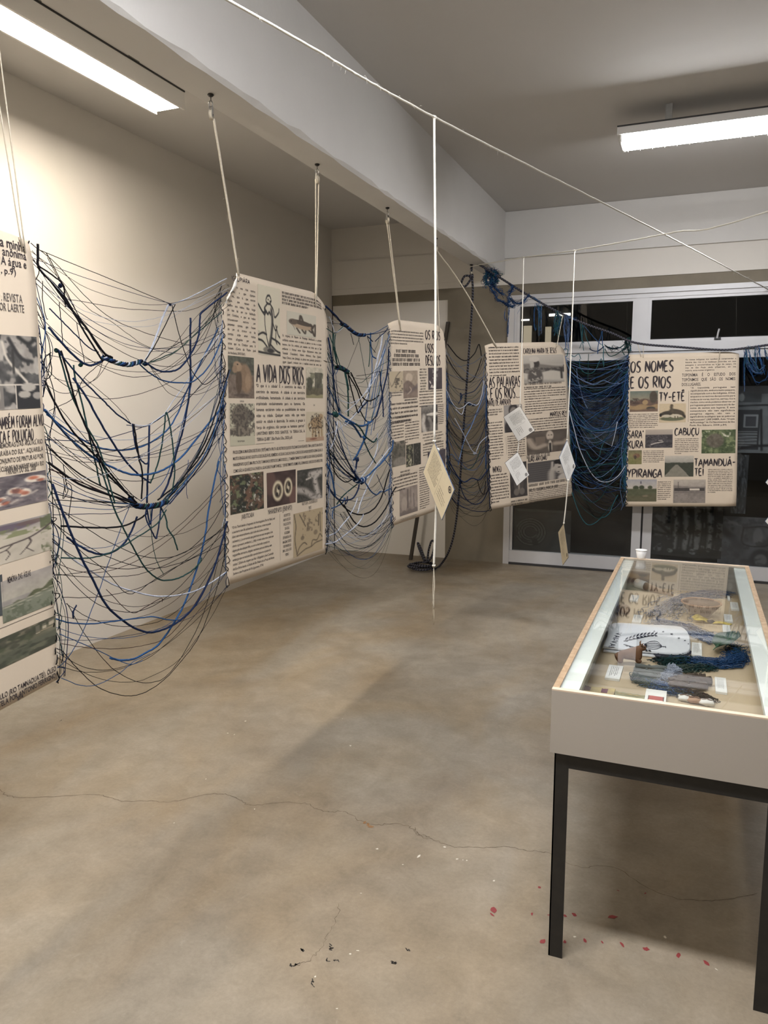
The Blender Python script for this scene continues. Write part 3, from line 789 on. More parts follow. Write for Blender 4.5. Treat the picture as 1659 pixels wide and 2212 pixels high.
def bough(x, y):
    p = Pic(x, y, (186, 182, 172)); p.grad(0, .3, (140, 138, 146), (176, 172, 168)); p.noise(4, 18, 4)
    p.ell(.35, .13, .45, .10, (96, 84, 112), .9); p.ell(.75, .10, .2, .06, (110, 88, 88), .8); p.spots(6, .55, (120, 134, 84), 7, .8, lambda x, y: ((y > .15) & (y < .38)).astype(float)); p.spots(5, .5, (92, 106, 70), 8, .9, lambda x, y: (x > .85).astype(float))
    for pts, w in [([(1, .25), (.85, .4), (.7, .5), (.5, .55), (.3, .6), (.12, .78)], .018), ([(.7, .5), (.72, .62), (.66, .75)], .014), ([(.5, .55), (.42, .66), (.3, .72), (.22, .88)], .012), ([(.3, .6), (.1, .6), (-.1, .7)], .01), ([(.42, .66), (.45, .8), (.4, .92)], .008), ([(.66, .75), (.58, .88)], .008), ([(.66, .75), (.75, .9)], .008)]: p.line(pts, w, (74, 62, 66))
    return p
L.photo((-200, 395, 335, 800), bough, 64, 56, mode=1, name='printed_painting')
def riverbank(x, y):
    p = Pic(x, y, (150, 150, 152)); p.grad(0, .5, (158, 155, 158), (168, 168, 160)); p.noise(3, 14, 3)
    p.below(lambda x: .62 - .33 * np.clip(x - .25, 0, 1) + .04 * np.sin(18 * x), (88, 98, 68)); p.noise(9, 12, 7); p.below(lambda x: .62 - .05 * x, (122, 134, 118)); p.spots(10, .55, (84, 98, 76), 5, .6, lambda x, y: (y > .66).astype(float)); p.line([(0, .66), (.4, .62), (1, .52)], .012, (170, 172, 158)); p.line([(.1, .74), (.6, .66), (1, .62)], .008, (160, 164, 150))
    return p
L.photo((20, 738, 345, 1128), riverbank, 44, 40, mode=1, name='printed_painting')
L.text(['MEMÓRIA DAS ÁGUAS'], (45, 800, 195, 828), align='L', mode=0, cond=.8)
L.photo((-160, 800, 12, 1140), lambda x, y: Pic(x, y, (64, 74, 84)).noise(4, 20, 3), 10, 20, mode=1, name='printed_painting')
def oldmill(x, y):
    p = Pic(x, y, (104, 106, 88)); p.grad(0, .35, (120, 112, 96), (96, 100, 80)); p.noise(3, 26, 5); p.spots(6, .5, (72, 86, 62), 8, .8); p.rect(.74, .08, .80, .38, (176, 170, 152)); p.rect(.82, .10, .88, .30, (186, 180, 160)); p.rect(.9, .06, .97, .26, (182, 174, 156)); p.rect(.76, .3, .98, .36, (150, 140, 116)); p.below(lambda x: .52 + .04 * np.sin(5 * x), (82, 92, 78), .7, .1); p.spots(5, .55, (120, 122, 100), 18, .5, lambda x, y: (y > .6).astype(float)); p.spots(4, .5, (58, 64, 54), 28, .6)
    return p
L.photo((-190, 1072, 367, 1520), oldmill, 60, 50, mode=1, name='printed_painting')
def right_line(text, right, cap, left):
    (x1, yb), yt, x0 = L.at(*right), L.at(right[0], cap)[1], L.at(*left)[0]
    q = MB(); set_line(q, s1.put(.0014), text, x0, x1, yb, (yb - yt) / .73, .62, 'J'); q.build('text_block', M['ink'], t1)
right_line('PAULO (RIO TAMNADUATEÍ). ÓLEO', (372, 1438), 1403, (-40, 1598))
right_line('TELA POR ANTONIO FERRIGNO', (369, 1484), 1449, (-14, 1646))
L.text(['1894'], (108, 1578, 158, 1656), cond=.62, align='C', mode=1, fill=.66)
L.rule([(-100, 1200), (357, 1046)])

# ---- banner 2
t2 = thing('exhibition_banner', 'printed banner headed A VIDA DOS RIOS, with a fish and capybara pictures', 'banner', BANNER)
s2 = Sheet([(XP, 2.925, 2.205), (XP, 3.965, 2.225), (XP, 3.905, .765), (XP, 2.92, .785)], waveA(1.9, .008), [(1, 0, .20, .02, .055)])
s2.build(t2, fold=.115)
L = Layout(s2, t2, .15825, (470, 560))
L.title('IGPUPIÁRA', (188, 222, 436, 340), 4, .17)
L.text(['Há também nos rios outros', 'fantasmas, a que chamam', 'Igpupiara, isto é, que moram', 'n’água, que matam do', 'mesmo aos índios. Não longe', 'de nós há um rio habitado', 'por Cristãos, e que os índios', 'atravessavam outrora em', 'pequenas canoas, que fazem', 'de um só tronco ou de', 'cortiça, onde eram muitas', 'vezes afogados por eles,', 'antes que os Cristãos para lá', 'fossem. (Carta do Padre José', 'de Anchieta, 31/05/1560).'], (125, 318, 520, 1340), cond=.95)
def creature(x, y):
    p = Pic(x, y, (206, 204, 186)); K = (34, 32, 34)
    for pts in [[(.42, .14), (.36, .2), (.4, .24), (.52, .25), (.6, .2)], [(.42, .14), (.52, .13), (.58, .17)], [(.45, .24), (.3, .32), (.3, .42), (.05, .3)], [(.3, .38), (.2, .38), (.02, .28)], [(.55, .25), (.68, .32), (.75, .43), (.92, .36), (.95, .3)], [(.32, .34), (.3, .5), (.36, .7), (.46, .86)], [(.62, .34), (.66, .5), (.6, .7), (.52, .86)], [(.66, .52), (.78, .62), (.86, .56)], [(.8, .55), (.9, .68), (.98, .72)], [(.82, .6), (.78, .75), (.84, .82)], [(0, .72), (.2, .68), (.38, .7)], [(0, .78), (.2, .8), (.4, .88)], [(.55, .84), (.8, .92), (1, .95)], [(0, .96), (.3, .97), (1, .985)], [(.6, .74), (.85, .78), (1, .82)]]: p.line(pts, .016, K)
    p.line([(.6, .34), (.64, .5), (.58, .72), (.5, .86)], .05, K, .75); p.line([(.36, .36), (.44, .4), (.5, .37), (.56, .4)], .02, K); p.line([(.3, .33), (.34, .38)], .03, K); p.ell(.5, .92, .28, .05, (90, 88, 84), .7); p.ell(.55, .93, .15, .03, K, .8); p.spots(14, .62, K, 3, .7, lambda x, y: ((y > .66) & (x < .3) & (y < .72)).astype(float)); p.ell(.46, .19, .025, .015, K); p.ell(.55, .21, .03, .012, K)
    return p
L.photo((545, 335, 857, 1328), creature, 60, 110, name='printed_engraving')
L.greek(4, (876, 432, 1428, 742), caps=True, fill=.74, last=.62)
def fish(x, y):
    p = Pic(x, y, (196, 196, 184)); D = (74, 62, 52)
    p.ell(.52, .52, .38, .19, (178, 152, 124), rot=.16); p.ell(.5, .42, .36, .10, D, .95, rot=.16); p.ell(.2, .42, .14, .12, (96, 80, 66), rot=.1); p.line([(.42, .34), (.45, .12), (.52, .33)], .04, D); p.line([(.84, .62), (.97, .42), (.96, .9), (.86, .68)], .04, D)
    p.line([(.72, .48), (.8, .42), (.85, .52)], .04, D); p.line([(.32, .68), (.42, .86)], .03, D); p.line([(.5, .72), (.6, .86), (.62, .74)], .03, D); p.line([(.75, .7), (.84, .78), (.84, .7)], .03, D); p.line([(.08, .48), (.2, .6), (.26, .76)], .01, (120, 110, 100)); p.ell(.14, .4, .02, .025, (30, 26, 24)); return p
L.photo((942, 700, 1340, 1082), fish, 60, 48, name='printed_illustration')
L.text(['Os indígenas do Planalto de Piratininga identificavam a profunda', 'confluência existente entre os animais, as plantas e os rios, e os seres', 'humanos. Isso fica evidente, por exemplo, nos nomes que os Tupi', 'atribuíram a diversos cursos d’água. Relacionam-se nomes como', 'Tamanduá (Tamanduateí), Anhuma (Anhumas), Onça (Jaguaré),', 'Vespa (Cabuçu), Iara (Ipiranga), ou plantas como jaribatiba (Jurubatuba) e', 'Jaguari (Jaguari), traduzem bem a realidade natural das terras que', 'hoje compõem o território de São Paulo.'], (880, 1005, 1412, 1525), cond=.8)
def capy(x, y):
    p = Pic(x, y, (86, 84, 74)); p.grad(0, .45, (84, 88, 76), (74, 76, 66)); p.below(lambda x: .42 + .02 * np.sin(9 * x), (112, 96, 86)); p.noise(14, 26, 5)
    p.ell(.66, .52, .25, .36, (146, 118, 92), rot=-.2); p.ell(.5, .48, .2, .28, (140, 112, 86)); p.ell(.4, .6, .12, .3, (92, 74, 58)); p.ell(.36, .24, .17, .12, (168, 138, 108), rot=.2); p.ell(.25, .31, .10, .09, (150, 122, 96)); p.ell(.36, .19, .03, .02, (40, 34, 30)); p.ell(.52, .17, .04, .03, (110, 88, 70)); p.ell(.75, .6, .1, .2, (170, 140, 110), .7); p.noise(18, 10, 9); p.ell(.5, .93, .3, .04, (70, 58, 52), .6)
    return p
L.photo((138, 1312, 500, 1898), capy, 48, 60)
L.title('A VIDA DOS RIOS', (530, 1435, 1172, 1705), 5, .22)
def ruin(x, y):
    p = Pic(x, y, (190, 186, 170)); p.spots(5, .42, (104, 108, 84), 4, .9, lambda x, y: (y > .18).astype(float)); p.rect(.48, .16, .92, .8, (88, 88, 74)); p.noise(7, 26, 5); p.below(lambda x: .68 + 0 * x, (98, 92, 70)); p.ell(.2, .55, .15, .22, (74, 76, 62)); p.noise(16, 16, 11); p.below(lambda x: .9 + .02 * np.sin(12 * x), (150, 146, 104)); return p
L.photo((1208, 1470, 1436, 1895), ruin, 36, 48)
L.text(['CAPIVARA'], (272, 1912, 388, 1962), cond=.6, align='C', ink='ink_soft'); L.text(['INGÁ'], (1292, 1968, 1342, 2012), cond=.6, align='C', ink='ink_soft')
L.text(['“O que é a cidade? É o contrário de mata. O', 'contrário de natureza. A cidade é um território', 'artificializado, humanizado. A cidade é um território', 'arquitetado exclusivamente para os humanos. Os', 'humanos excluíram todas as possibilidades de outras', 'vidas na cidade. Qualquer outra vida que tenta', 'existir na cidade é destruída. Se existe, é graças à', 'força do orgânico, não porque os humanos queiram”', '(ANTÔNIO BISPO DOS SANTOS. “A TERRA DÁ, A', 'TERRA QUER”. São Paulo: Ubu, 2023; p.8.'], (520, 1678, 1188, 2452), cond=.95)
L = Layout(s2, t2, .1718, (470, 900))
def capy_etch(x, y):
    p = Pic(x, y, (186, 186, 166)); p.ell(.42, .3, .36, .28, (112, 104, 94)); p.ell(.82, .3, .17, .13, (104, 98, 90), rot=.5); p.spots(22, .5, (66, 60, 56), 4, .7, lambda x, y: (y < .55).astype(float)); p.ell(.45, .66, .46, .12, (128, 120, 108)); p.spots(14, .5, (76, 70, 66), 6, .8, lambda x, y: ((y > .52) & (y < .78)).astype(float)); p.ell(.86, .25, .02, .02, (20, 20, 20)); p.line([(.3, .5), (.28, .62)], .04, (80, 74, 68)); p.line([(.62, .5), (.64, .62)], .04, (80, 74, 68)); return p
L.photo((150, -165, 470, 350), capy_etch, 56, 66, name='printed_engraving')
L.text(['THE CAPYBARA'], (225, 290, 362, 325), cond=.7, align='C', ink='ink_soft')
def ocelot(x, y):
    p = Pic(x, y, (202, 192, 168)); p.ell(.55, .38, .3, .2, (176, 146, 104)); p.ell(.8, .18, .14, .11, (180, 150, 110)); p.line([(.36, .5), (.36, .82)], .05, (168, 138, 98)); p.line([(.5, .55), (.52, .85)], .05, (168, 138, 98)); p.line([(.7, .5), (.72, .85)], .05, (168, 138, 98)); p.line([(.84, .48), (.88, .82)], .05, (168, 138, 98)); p.line([(.28, .35), (.12, .45), (.2, .6)], .03, (168, 138, 98)); p.spots(22, .52, (64, 48, 34), 7, .85, lambda x, y: ((x - .55) ** 2 / .16 + (y - .45) ** 2 / .16 < 1).astype(float)); p.below(lambda x: .86 + 0 * x, (178, 132, 104), .7); p.ell(.4, .92, .2, .03, (140, 76, 58), .8); return p
L.photo((1112, -60, 1335, 298), ocelot, 44, 56, name='printed_illustration')
L.rule([(482, 343), (1086, 332)])
L.text(['PRODUZEM AS MARGENS DESTE RIO (TIETÊ) MUITA FRUTA SILVESTRE DE QUE SE UTILIZAM OS NAVEGANTES. TEM A JABUTICABA FRUTA', 'MUITO SINGULAR NO GOSTO, E DE SAUDÁVEL REMÉDIO AS SUAS CASCAS PARA CURSOS DE SANGUE DESFEITAS EM ÁGUAS. O', 'NHANDIPAPO QUE É UMA FRUTA DO TAMANHO E FEITIO DO LIMÃO DOCE. (...) TAMBÉM TEM MUITOS PALMITOS, E DE VÁRIAS QUALIDADES,', 'COMO SÃO A GUARECOVA, PAREVA, GUACURI E PALMITO MOLE...” (DIVERTIMENTO ADMIRÁVEL, DE MANOEL CARDOSO DE ABREU, 1783)'], (190, 408, 1318, 578), cond=.8, last='J', fill=.58)
def jabuti(x, y):
    p = Pic(x, y, (74, 62, 50)); p.spots(4, .5, (106, 74, 56), 3); p.line([(.45, 1), (.55, .6), (.62, 0)], .10, (118, 84, 66), .8); p.line([(.85, 1), (.9, .3), (.98, 0)], .07, (112, 80, 62), .8); p.spots(9, .52, (40, 46, 38), 5); p.spots(9, .64, (118, 136, 92), 7, .8); p.spots(14, .68, (196, 200, 196), 9, .9); return p
L.photo((150, 745, 582, 1152), jabuti, 56, 56)
def genipap(x, y):
    p = Pic(x, y, (70, 48, 46)); p.noise(3, 24, 3); p.ell(.1, .3, .2, .35, (104, 72, 66), .8); p.ell(.95, .8, .2, .3, (120, 82, 76), .8)
    for cx, cy, rx, ry in [(.36, .56, .18, .3), (.72, .5, .15, .28)]: p.ell(cx, cy, rx, ry, (214, 206, 176)); p.ell(cx, cy, rx * .68, ry * .68, (96, 84, 70)); p.ell(cx, cy, rx * .25, ry * .4, (206, 198, 172)); p.ell(cx + .03, cy - .08, .04, .06, (40, 36, 36)); p.ell(cx - .03, cy + .1, .04, .06, (40, 36, 36))
    return p
L.photo((615, 710, 980, 1075), genipap, 48, 48)
def falls(x, y):
    p = Pic(x, y, (56, 56, 52)); p.noise(6, 26, 3); p.line([(.5, .18), (.9, .15), (.7, .3), (.75, .6), (.9, 1)], .10, (182, 178, 180)); p.line([(0, .6), (.3, .68), (.55, .85), (.8, 1)], .11, (168, 164, 166)); p.line([(.35, .32), (.6, .26)], .03, (200, 196, 196)); p.spots(14, .6, (84, 82, 80), 7, .7); return p
L.photo((1000, 678, 1315, 1020), falls, 44, 48)
L.text(['JABUTICABA'], (285, 1205, 468, 1275), cond=.62, align='C', ink='ink_soft'); L.text(['NHANDIPAPO (JENIPAPO)'], (632, 1135, 935, 1190), cond=.62, align='C', ink='ink_soft'); L.text(['SALTO (SP) - CACHOEIRAS DO', 'TIETÊ'], (1015, 1070, 1295, 1145), cond=.62, align='C', ink='ink_soft')
L.text(['“O rio Tietê desde a freguesia de Araritaguaba (Porto Feliz) até', 'a sua barra tem 36 cachoeiras e dois saltos, e bem se pode', 'dizer sem encarecimento, que todo ele é uma contínua', 'cachoeira (...) o arvoredo que guarnece as suas margens é de', 'altura e grossura ordinária (...) Não vi nele coisa rara, mais que', 'alguns pés de salsaparrilha, e a erva chamada cayapiá ou', 'trigueirilha terrestre, singular antídoto para as febres, sem', 'embargo que os naturais dão a preferência ao cayapiá do', 'campo” (Diário da viagem que fez o Brigadeiro José Custódio', 'de Sá e Faria desde a Cidade de São Paulo até a Praça de Nossa', 'Senhora dos Prazeres do Rio Iguatemy, 1774)'], (178, 1365, 772, 1825), cond=.9, align='L', slant=.1)
L.rule([(780, 1222), (784, 1812)])
L.text(['RECORTE DE', 'MAPA DE SÃO', 'PAULO DE 1790', 'DA REAL', 'ACADEMIA', 'ESPANHOLA. NA', 'IMAGEM, PODE-SE', 'VER PINHEIROS E', 'UMA LACA À SÃO', 'PEDRO'], (795, 1225, 945, 1735), cond=.6, align='C', ink='ink_soft', fill=.7)
def oldmap(x, y):
    p = Pic(x, y, (184, 166, 132)); K = (96, 84, 68)
    for pts in [[(.02, .02), (.08, .3), (.05, .6), (.12, .95)], [(.12, .95), (.2, .8), (.35, .72), (.45, .78)], [(.12, .98), (.4, .88), (.6, .86), (.75, .8), (.98, .78)], [(.6, .86), (.65, .72), (.8, .74), (.9, .62), (.98, .7)], [(.2, .05), (.4, .35)], [(.9, .1), (.92, .55)]]: p.line(pts, .014, K)
    p.spots(13, .6, (112, 98, 80), 5, .8, lambda x, y: ((x > .3) & (y < .6)).astype(float)); p.ell(.3, .6, .06, .05, K, .6); p.ell(.5, .42, .07, .06, K, .5); p.ell(.75, .55, .07, .06, K, .5); p.line([(.85, .15), (.85, .4)], .02, K); return p
L.photo((952, 1225, 1318, 1660), oldmap, 56, 60, name='printed_map')

# ---- banner 3
t3 = thing('exhibition_banner', 'narrow-looking printed banner headed OS RIOS: USOS E DESUSOS behind a tan card', 'banner', BANNER)
s3 = Sheet([(XP, 4.90, 2.195), (-1.885, 5.87, 2.245), (-1.86, 5.90, .80), (XP, 4.99, .765)], waveA(.9, .012), [(1, 0, .22, .02, .05), (0, 0, .12, .02, .03)])
s3.build(t3)
L = Layout(s3, t3, .09042, (830, 690))
L.greek(5, (100, 235, 940, 640), last=.5); L.greek(4, (160, 705, 885, 1130), caps=True, fill=.82, center=True, ink='ink_soft')
L.title('OS RIOS', (980, 262, 1335, 490), 6, .18); L.title('USOS E', (978, 575, 1250, 790), 7, .18); L.title('DESUSOS', (985, 862, 1335, 1095), 8, .18)
def faintmap(x, y):
    p = Pic(x, y, (190, 176, 150)); K = (92, 84, 76); p.line([(.8, 0), (.5, .25), (.3, .6), (.15, .75)], .03, K, .7); p.line([(0, .45), (.12, .7)], .02, K, .6); p.spots(8, .56, K, 3, .9, lambda x, y: ((x > .35) & (y > .3)).astype(float)); return p
L.photo((112, 1245, 448, 1712), faintmap, 32, 44, name='printed_map')
def alps(x, y):
    p = Pic(x, y, (160, 144, 128)); p.ell(.4, .25, .25, .16, (196, 180, 164), .8); p.below(lambda x: .48 - .12 * np.sin(5 * x), (122, 104, 98), 1, .05); p.below(lambda x: .75 - .5 * np.clip(x - .45, 0, 1), (104, 92, 98), .8, .08); p.below(lambda x: .72 + .1 * np.sin(4 * x), (146, 126, 112), .7, .1); p.line([(.45, .6), (.55, .72), (.3, .85)], .03, (186, 170, 156), .8); p.noise(7, 16, 4); return p
L.photo((455, 1225, 800, 1860), alps, 32, 50, name='printed_painting')
L.greek(2, (145, 1725, 445, 1830), last=.9); L.greek(1, (480, 1880, 790, 1940), last=1)
L.greek(8, (835, 1160, 1028, 1690), caps=True, center=True, ink='ink_soft')
def smoke(x, y):
    p = Pic(x, y, (74, 66, 76)); p.noise(3, 18, 4); p.ell(.5, .45, .12, .3, (118, 112, 122), .6); p.spots(9, .58, (176, 172, 178), 3, .8, lambda x, y: ((x > .3) & (x < .75) & (y < .6)).astype(float)); p.line([(.18, .9), (.25, .8), (.3, .92), (.42, .8)], .03, (222, 218, 214)); p.line([(.1, .62), (.16, .7)], .03, (226, 222, 220)); return p
L.photo((1045, 1155, 1380, 1660), smoke, 32, 44)
L.greek(6, (835, 1690, 1390, 2060), last=.35); L.greek(5, (140, 1975, 815, 2420), last=.75)
L = Layout(s3, t3, .12204, (830, 880))
L.greek(2, (170, 150, 508, 250), caps=True, center=True, ink='ink_soft'); L.greek(7, (115, 262, 352, 590), last=.3); L.greek(8, (368, 250, 622, 600), last=.2)
def dam(x, y):
    p = Pic(x, y, (104, 100, 98)); p.grad(0, .3, (150, 148, 144), (96, 92, 92)); p.rect(.68, .0, 1, .26, (58, 56, 58)); p.ell(.7, .36, .4, .06, (206, 204, 200)); p.ell(.35, .62, .3, .22, (70, 66, 66)); p.line([(.15, .45), (.1, .7), (.2, 1)], .12, (190, 186, 184)); p.line([(.45, .5), (.6, .75), (.55, 1)], .1, (130, 126, 124)); p.ell(.85, .6, .2, .15, (48, 46, 48)); p.noise(12, 22, 4); return p
L.photo((652, -30, 945, 400), dam, 40, 48)
L.greek(11, (945, -62, 1052, 290), last=.8); L.greek(4, (668, 462, 1050, 600), ink='ink_soft', center=True); L.greek(5, (682, 640, 1052, 790), last=.55)
L.photo((132, 622, 376, 1005), lambda x, y: Pic(x, y, (104, 100, 92)).grad(0, .3, (150, 138, 130), (96, 94, 84)).spots(5, .5, (70, 72, 64), 4, .8, lambda x, y: (y < .65).astype(float)).ell(.6, .85, .5, .2, (140, 136, 130), .8).noise(12, 14, 6), 32, 44)
L.photo((384, 668, 648, 1002), lambda x, y: Pic(x, y, (54, 54, 50)).spots(14, .58, (150, 152, 120), 5, .9, lambda x, y: (x < .5).astype(float)).spots(16, .6, (112, 110, 108), 8, .7, lambda x, y: (x > .5).astype(float)).line([(.5, 0), (.5, 1)], .012, (140, 140, 130)).line([(.2, .8), (.35, .7), (.3, .95)], .03, (196, 196, 170)), 36, 40)
L.photo((768, 800, 1082, 1200), lambda x, y: Pic(x, y, (76, 68, 82)).noise(5, 24, 4), 28, 36)
L.greek(2, (280, 1125, 470, 1185), caps=True, center=True, ink='ink_soft'); L.greek(5, (160, 1225, 592, 1400), last=.5)
L.photo((270, 1450, 592, 1830), lambda x, y: Pic(x, y, (146, 134, 130)).noise(4, 26, 5).line([(.45, .1), (.45, .75)], .04, (96, 86, 88), .8).line([(.62, .05), (.62, .6)], .02, (110, 100, 100), .7).line([(.78, .3), (.8, .8)], .03, (104, 94, 96), .7).ell(.25, .6, .16, .28, (180, 168, 160), .7).below(lambda x: .85 + .03 * np.sin(20 * x), (112, 102, 102), .8, .05), 36, 44, name='printed_painting')
L.greek(19, (618, 1055, 802, 1760), last=.6); L.greek(2, (258, 1985, 600, 1915), center=True)

# ---- banner 4
t4 = thing('exhibition_banner', 'printed banner headed AS PALAVRAS E OS RIOS, turned beside the window frame', 'banner', BANNER)
s4 = Sheet([(-1.722, 6.5, 2.150), (-1.185, 7.36, 2.21), (-1.085, 7.40, .765), (-1.645, 6.5, .715)], waveA(2.6, .008), [(1, 0, .20, .03, .06), (0, 0, .10, .01, .02)])
s4.build(t4)
L = Layout(s4, t4, .19435, (1030, 700))
L.greek(10, (128, 250, 478, 575), last=.6)
L.title('CAROLINA MARIA DE JESUS', (515, 272, 885, 322), 9, .17); L.title('AS PALAVRAS', (135, 592, 484, 690), 10, .16); L.title('E OS RIOS...', (150, 716, 474, 815), 11, .16); L.title('MÁRIO DE ANDRADE', (110, 846, 383, 895), 12, .17)
def writer(x, y):
    p = Pic(x, y, (170, 168, 166)); p.grad(0, .32, (186, 184, 182), (166, 164, 162)); p.below(lambda x: .36 - .06 * np.sin(4 * x + 1), (118, 114, 112), 1, .05); p.spots(12, .55, (66, 64, 64), 4, .8, lambda x, y: ((y > .36) & (y < .62)).astype(float)); p.below(lambda x: .62 + .05 * np.sin(7 * x), (186, 184, 180), 1, .03); p.below(lambda x: .9 + .12 * (x - .5), (120, 118, 116), .5, .1)
    p.ell(.28, .3, .10, .14, (58, 54, 54)); p.ell(.26, .15, .12, .10, (190, 188, 186)); p.ell(.2, .35, .05, .15, (176, 174, 172)); p.ell(.27, .8, .18, .36, (84, 80, 80)); p.spots(14, .6, (176, 174, 170), 7, .8, lambda x, y: (((x - .27) / .18) ** 2 + ((y - .8) / .36) ** 2 < 1).astype(float)); p.line([(.92, .5), (.93, .85)], .03, (60, 58, 58)); return p
L.photo((512, 348, 975, 640), writer, 60, 48)
L.greek(2, (522, 655, 948, 700), caps=True, ink='ink_soft'); L.greek(5, (522, 712, 990, 818), last=.6); L.greek(6, (530, 852, 997, 975), last=.4)
L.title('MARCOS REY', (812, 978, 998, 1012), 13, .17, mode=0)
L.greek(3, (115, 945, 290, 1012), caps=True, ink='ink_soft')
def portrait(x, y):
    p = Pic(x, y, (150, 148, 150)); p.ell(.52, .2, .26, .24, (54, 50, 52)); p.ell(.52, .28, .2, .2, (128, 124, 122)); p.ell(.5, .85, .5, .38, (52, 48, 52)); p.ell(.52, .6, .12, .1, (180, 178, 176)); return p
L.photo((297, 905, 512, 1190), portrait, 36, 44)
L.greek(14, (115, 1085, 302, 1500), last=.8); L.rule([(322, 1265), (324, 1450)]); L.greek(11, (338, 1238, 545, 1495), last=.4); L.greek(6, (575, 1048, 1003, 1175), last=.35)
def openarms(x, y):
    p = Pic(x, y, (92, 82, 76)); p.noise(3, 24, 4); p.rect(.2, .25, .45, .6, (118, 104, 94)); p.ell(.56, .24, .09, .22, (188, 176, 166)); p.ell(.56, .8, .17, .4, (96, 86, 80)); p.ell(.56, .75, .05, .3, (196, 188, 178)); p.line([(.56, .6), (.56, 1)], .03, (44, 40, 40)); p.line([(.42, .65), (.2, .72), (.08, .45), (.05, .35)], .09, (166, 152, 140)); p.line([(.7, .62), (.9, .62), (1, .52)], .09, (160, 146, 134)); p.ell(.53, .22, .02, .02, (60, 54, 50)); p.ell(.6, .22, .02, .02, (60, 54, 50)); return p
L.photo((548, 1205, 1012, 1400), openarms, 60, 40)
L.greek(1, (552, 1440, 930, 1465), caps=True, ink='ink_soft')
L.title('JOÃO ANTÔNIO', (563, 1488, 778, 1508), 14, .17); L.title('INDIGO', (175, 1588, 273, 1640), 15, .17)
def smoker(x, y):
    p = Pic(x, y, (74, 72, 76)); p.put(.5 + .5 * np.sin(y * 60), (96, 94, 98), .8); p.ell(.8, .38, .18, .36, (180, 176, 174)); p.ell(.78, .12, .16, .14, (34, 32, 34)); p.ell(.92, .3, .1, .3, (38, 36, 38)); p.line([(.55, .95), (.56, .6), (.62, .45)], .09, (170, 166, 164)); p.line([(.56, .5), (.58, .1)], .03, (176, 172, 170)); p.line([(.6, .45), (.7, .25)], .04, (178, 174, 172)); p.ell(.74, .4, .04, .02, (50, 48, 50)); p.ell(.72, .62, .03, .02, (70, 66, 68)); p.ell(.92, .95, .22, .25, (190, 186, 186)); p.below(lambda x: .93 + .2 * x, (170, 168, 166), .7); return p
L.photo((563, 1548, 1038, 1702), smoker, 60, 44)
L.greek(2, (575, 1772, 1040, 1800), caps=True, ink='ink_soft'); L.greek(8, (575, 1838, 1045, 1915), last=.4)
L.photo((362, 1548, 563, 1905), lambda x, y: Pic(x, y, (62, 58, 60)).noise(4, 20, 3).ell(.5, .2, .16, .14, (128, 120, 116)).ell(.5, .6, .3, .3, (84, 80, 80)).ell(.35, .85, .16, .1, (120, 114, 110)).ell(.68, .85, .16, .1, (116, 110, 108)).line([(.5, .5), (.5, .75)], .06, (150, 144, 140)), 36, 50)
L.greek(10, (150, 1668, 362, 1968), last=.5); L.greek(2, (378, 1960, 566, 1992), caps=True, ink='ink_soft')

# ---- banner 5
t5 = thing('exhibition_banner', 'printed banner headed OS NOMES E OS RIOS hanging from the navy rope', 'banner', BANNER)
Y5 = 7.45
s5 = Sheet([on_y(1358, 766, Y5), on_y(1597, 759, Y5), on_y(1590.5, 1094, Y5), on_y(1351.5, 1094, Y5)], waveA(3.4, .004), [(1, 0, .10, .02, .02), (1, 1, .10, .03, .0)])
s5.build(t5)
L = Layout(s5, t5, .19832, (1330, 720))
L.title('OS NOMES', (165, 308, 628, 412), 16, .17); L.title('E OS RIOS', (163, 478, 600, 588), 17, .17); L.title('TY-ETÊ', (475, 645, 750, 735), 18, .17); L.title("SARA'", (135, 1062, 302, 1142), 19, .18); L.title('KURA', (133, 1172, 298, 1252), 20, .18)
L.title('CABUÇU', (645, 1034, 906, 1106), 21, .17); L.title('TAMANDUÁ-', (858, 1368, 1306, 1442), 22, .17); L.title('TEÍ', (860, 1474, 956, 1552), 23, .17); L.title('YPIRANGA', (130, 1482, 502, 1568), 24, .17)
L.text(['Os nomes indígenas nos auxiliam a compreender a', 'história dos rios e as mudanças ocorridas em suas', 'paisagens e características ao longo do tempo. Os', 'rios de São Paulo ainda preservam, em sua', 'maioria, estes nomes originários.'], (760, 272, 1310, 405), cond=1.0)
L.text(['TOPONÍMIA É O ESTUDO DOS', 'TOPÔNIMOS QUE SÃO OS NOMES', 'DOS LUGARES.'], (722, 432, 1302, 572), cond=.62, ink='ink', fill=.74)
L.text(['“A toponímia portuguesa tem', 'significância sim, embora muito pequena,', 'se comparada com a das indígenas. Afinal,', 'enquanto os nativos davam nome para', 'todas as árvores, morros, serras, rios e', 'riachos, como ainda podemos observar; os', 'portugueses gostavam mesmo era de dar', 'nome de santos aos lugares. E essa', 'nomenclatura não tem significância', 'panegírica alguma, não tem a', 'significância ecológica que as palavras', 'tupis possuem”. (AB´SABER, Aziz. “O solo', 'de Piratininga”. In: Os Nascimentos de São', 'Paulo. Rio: Ediouro, 2004: p.84)'], (815, 578, 1296, 1010), cond=1.1, fill=.66)
L.rule([(795, 625), (793, 965)], .002)
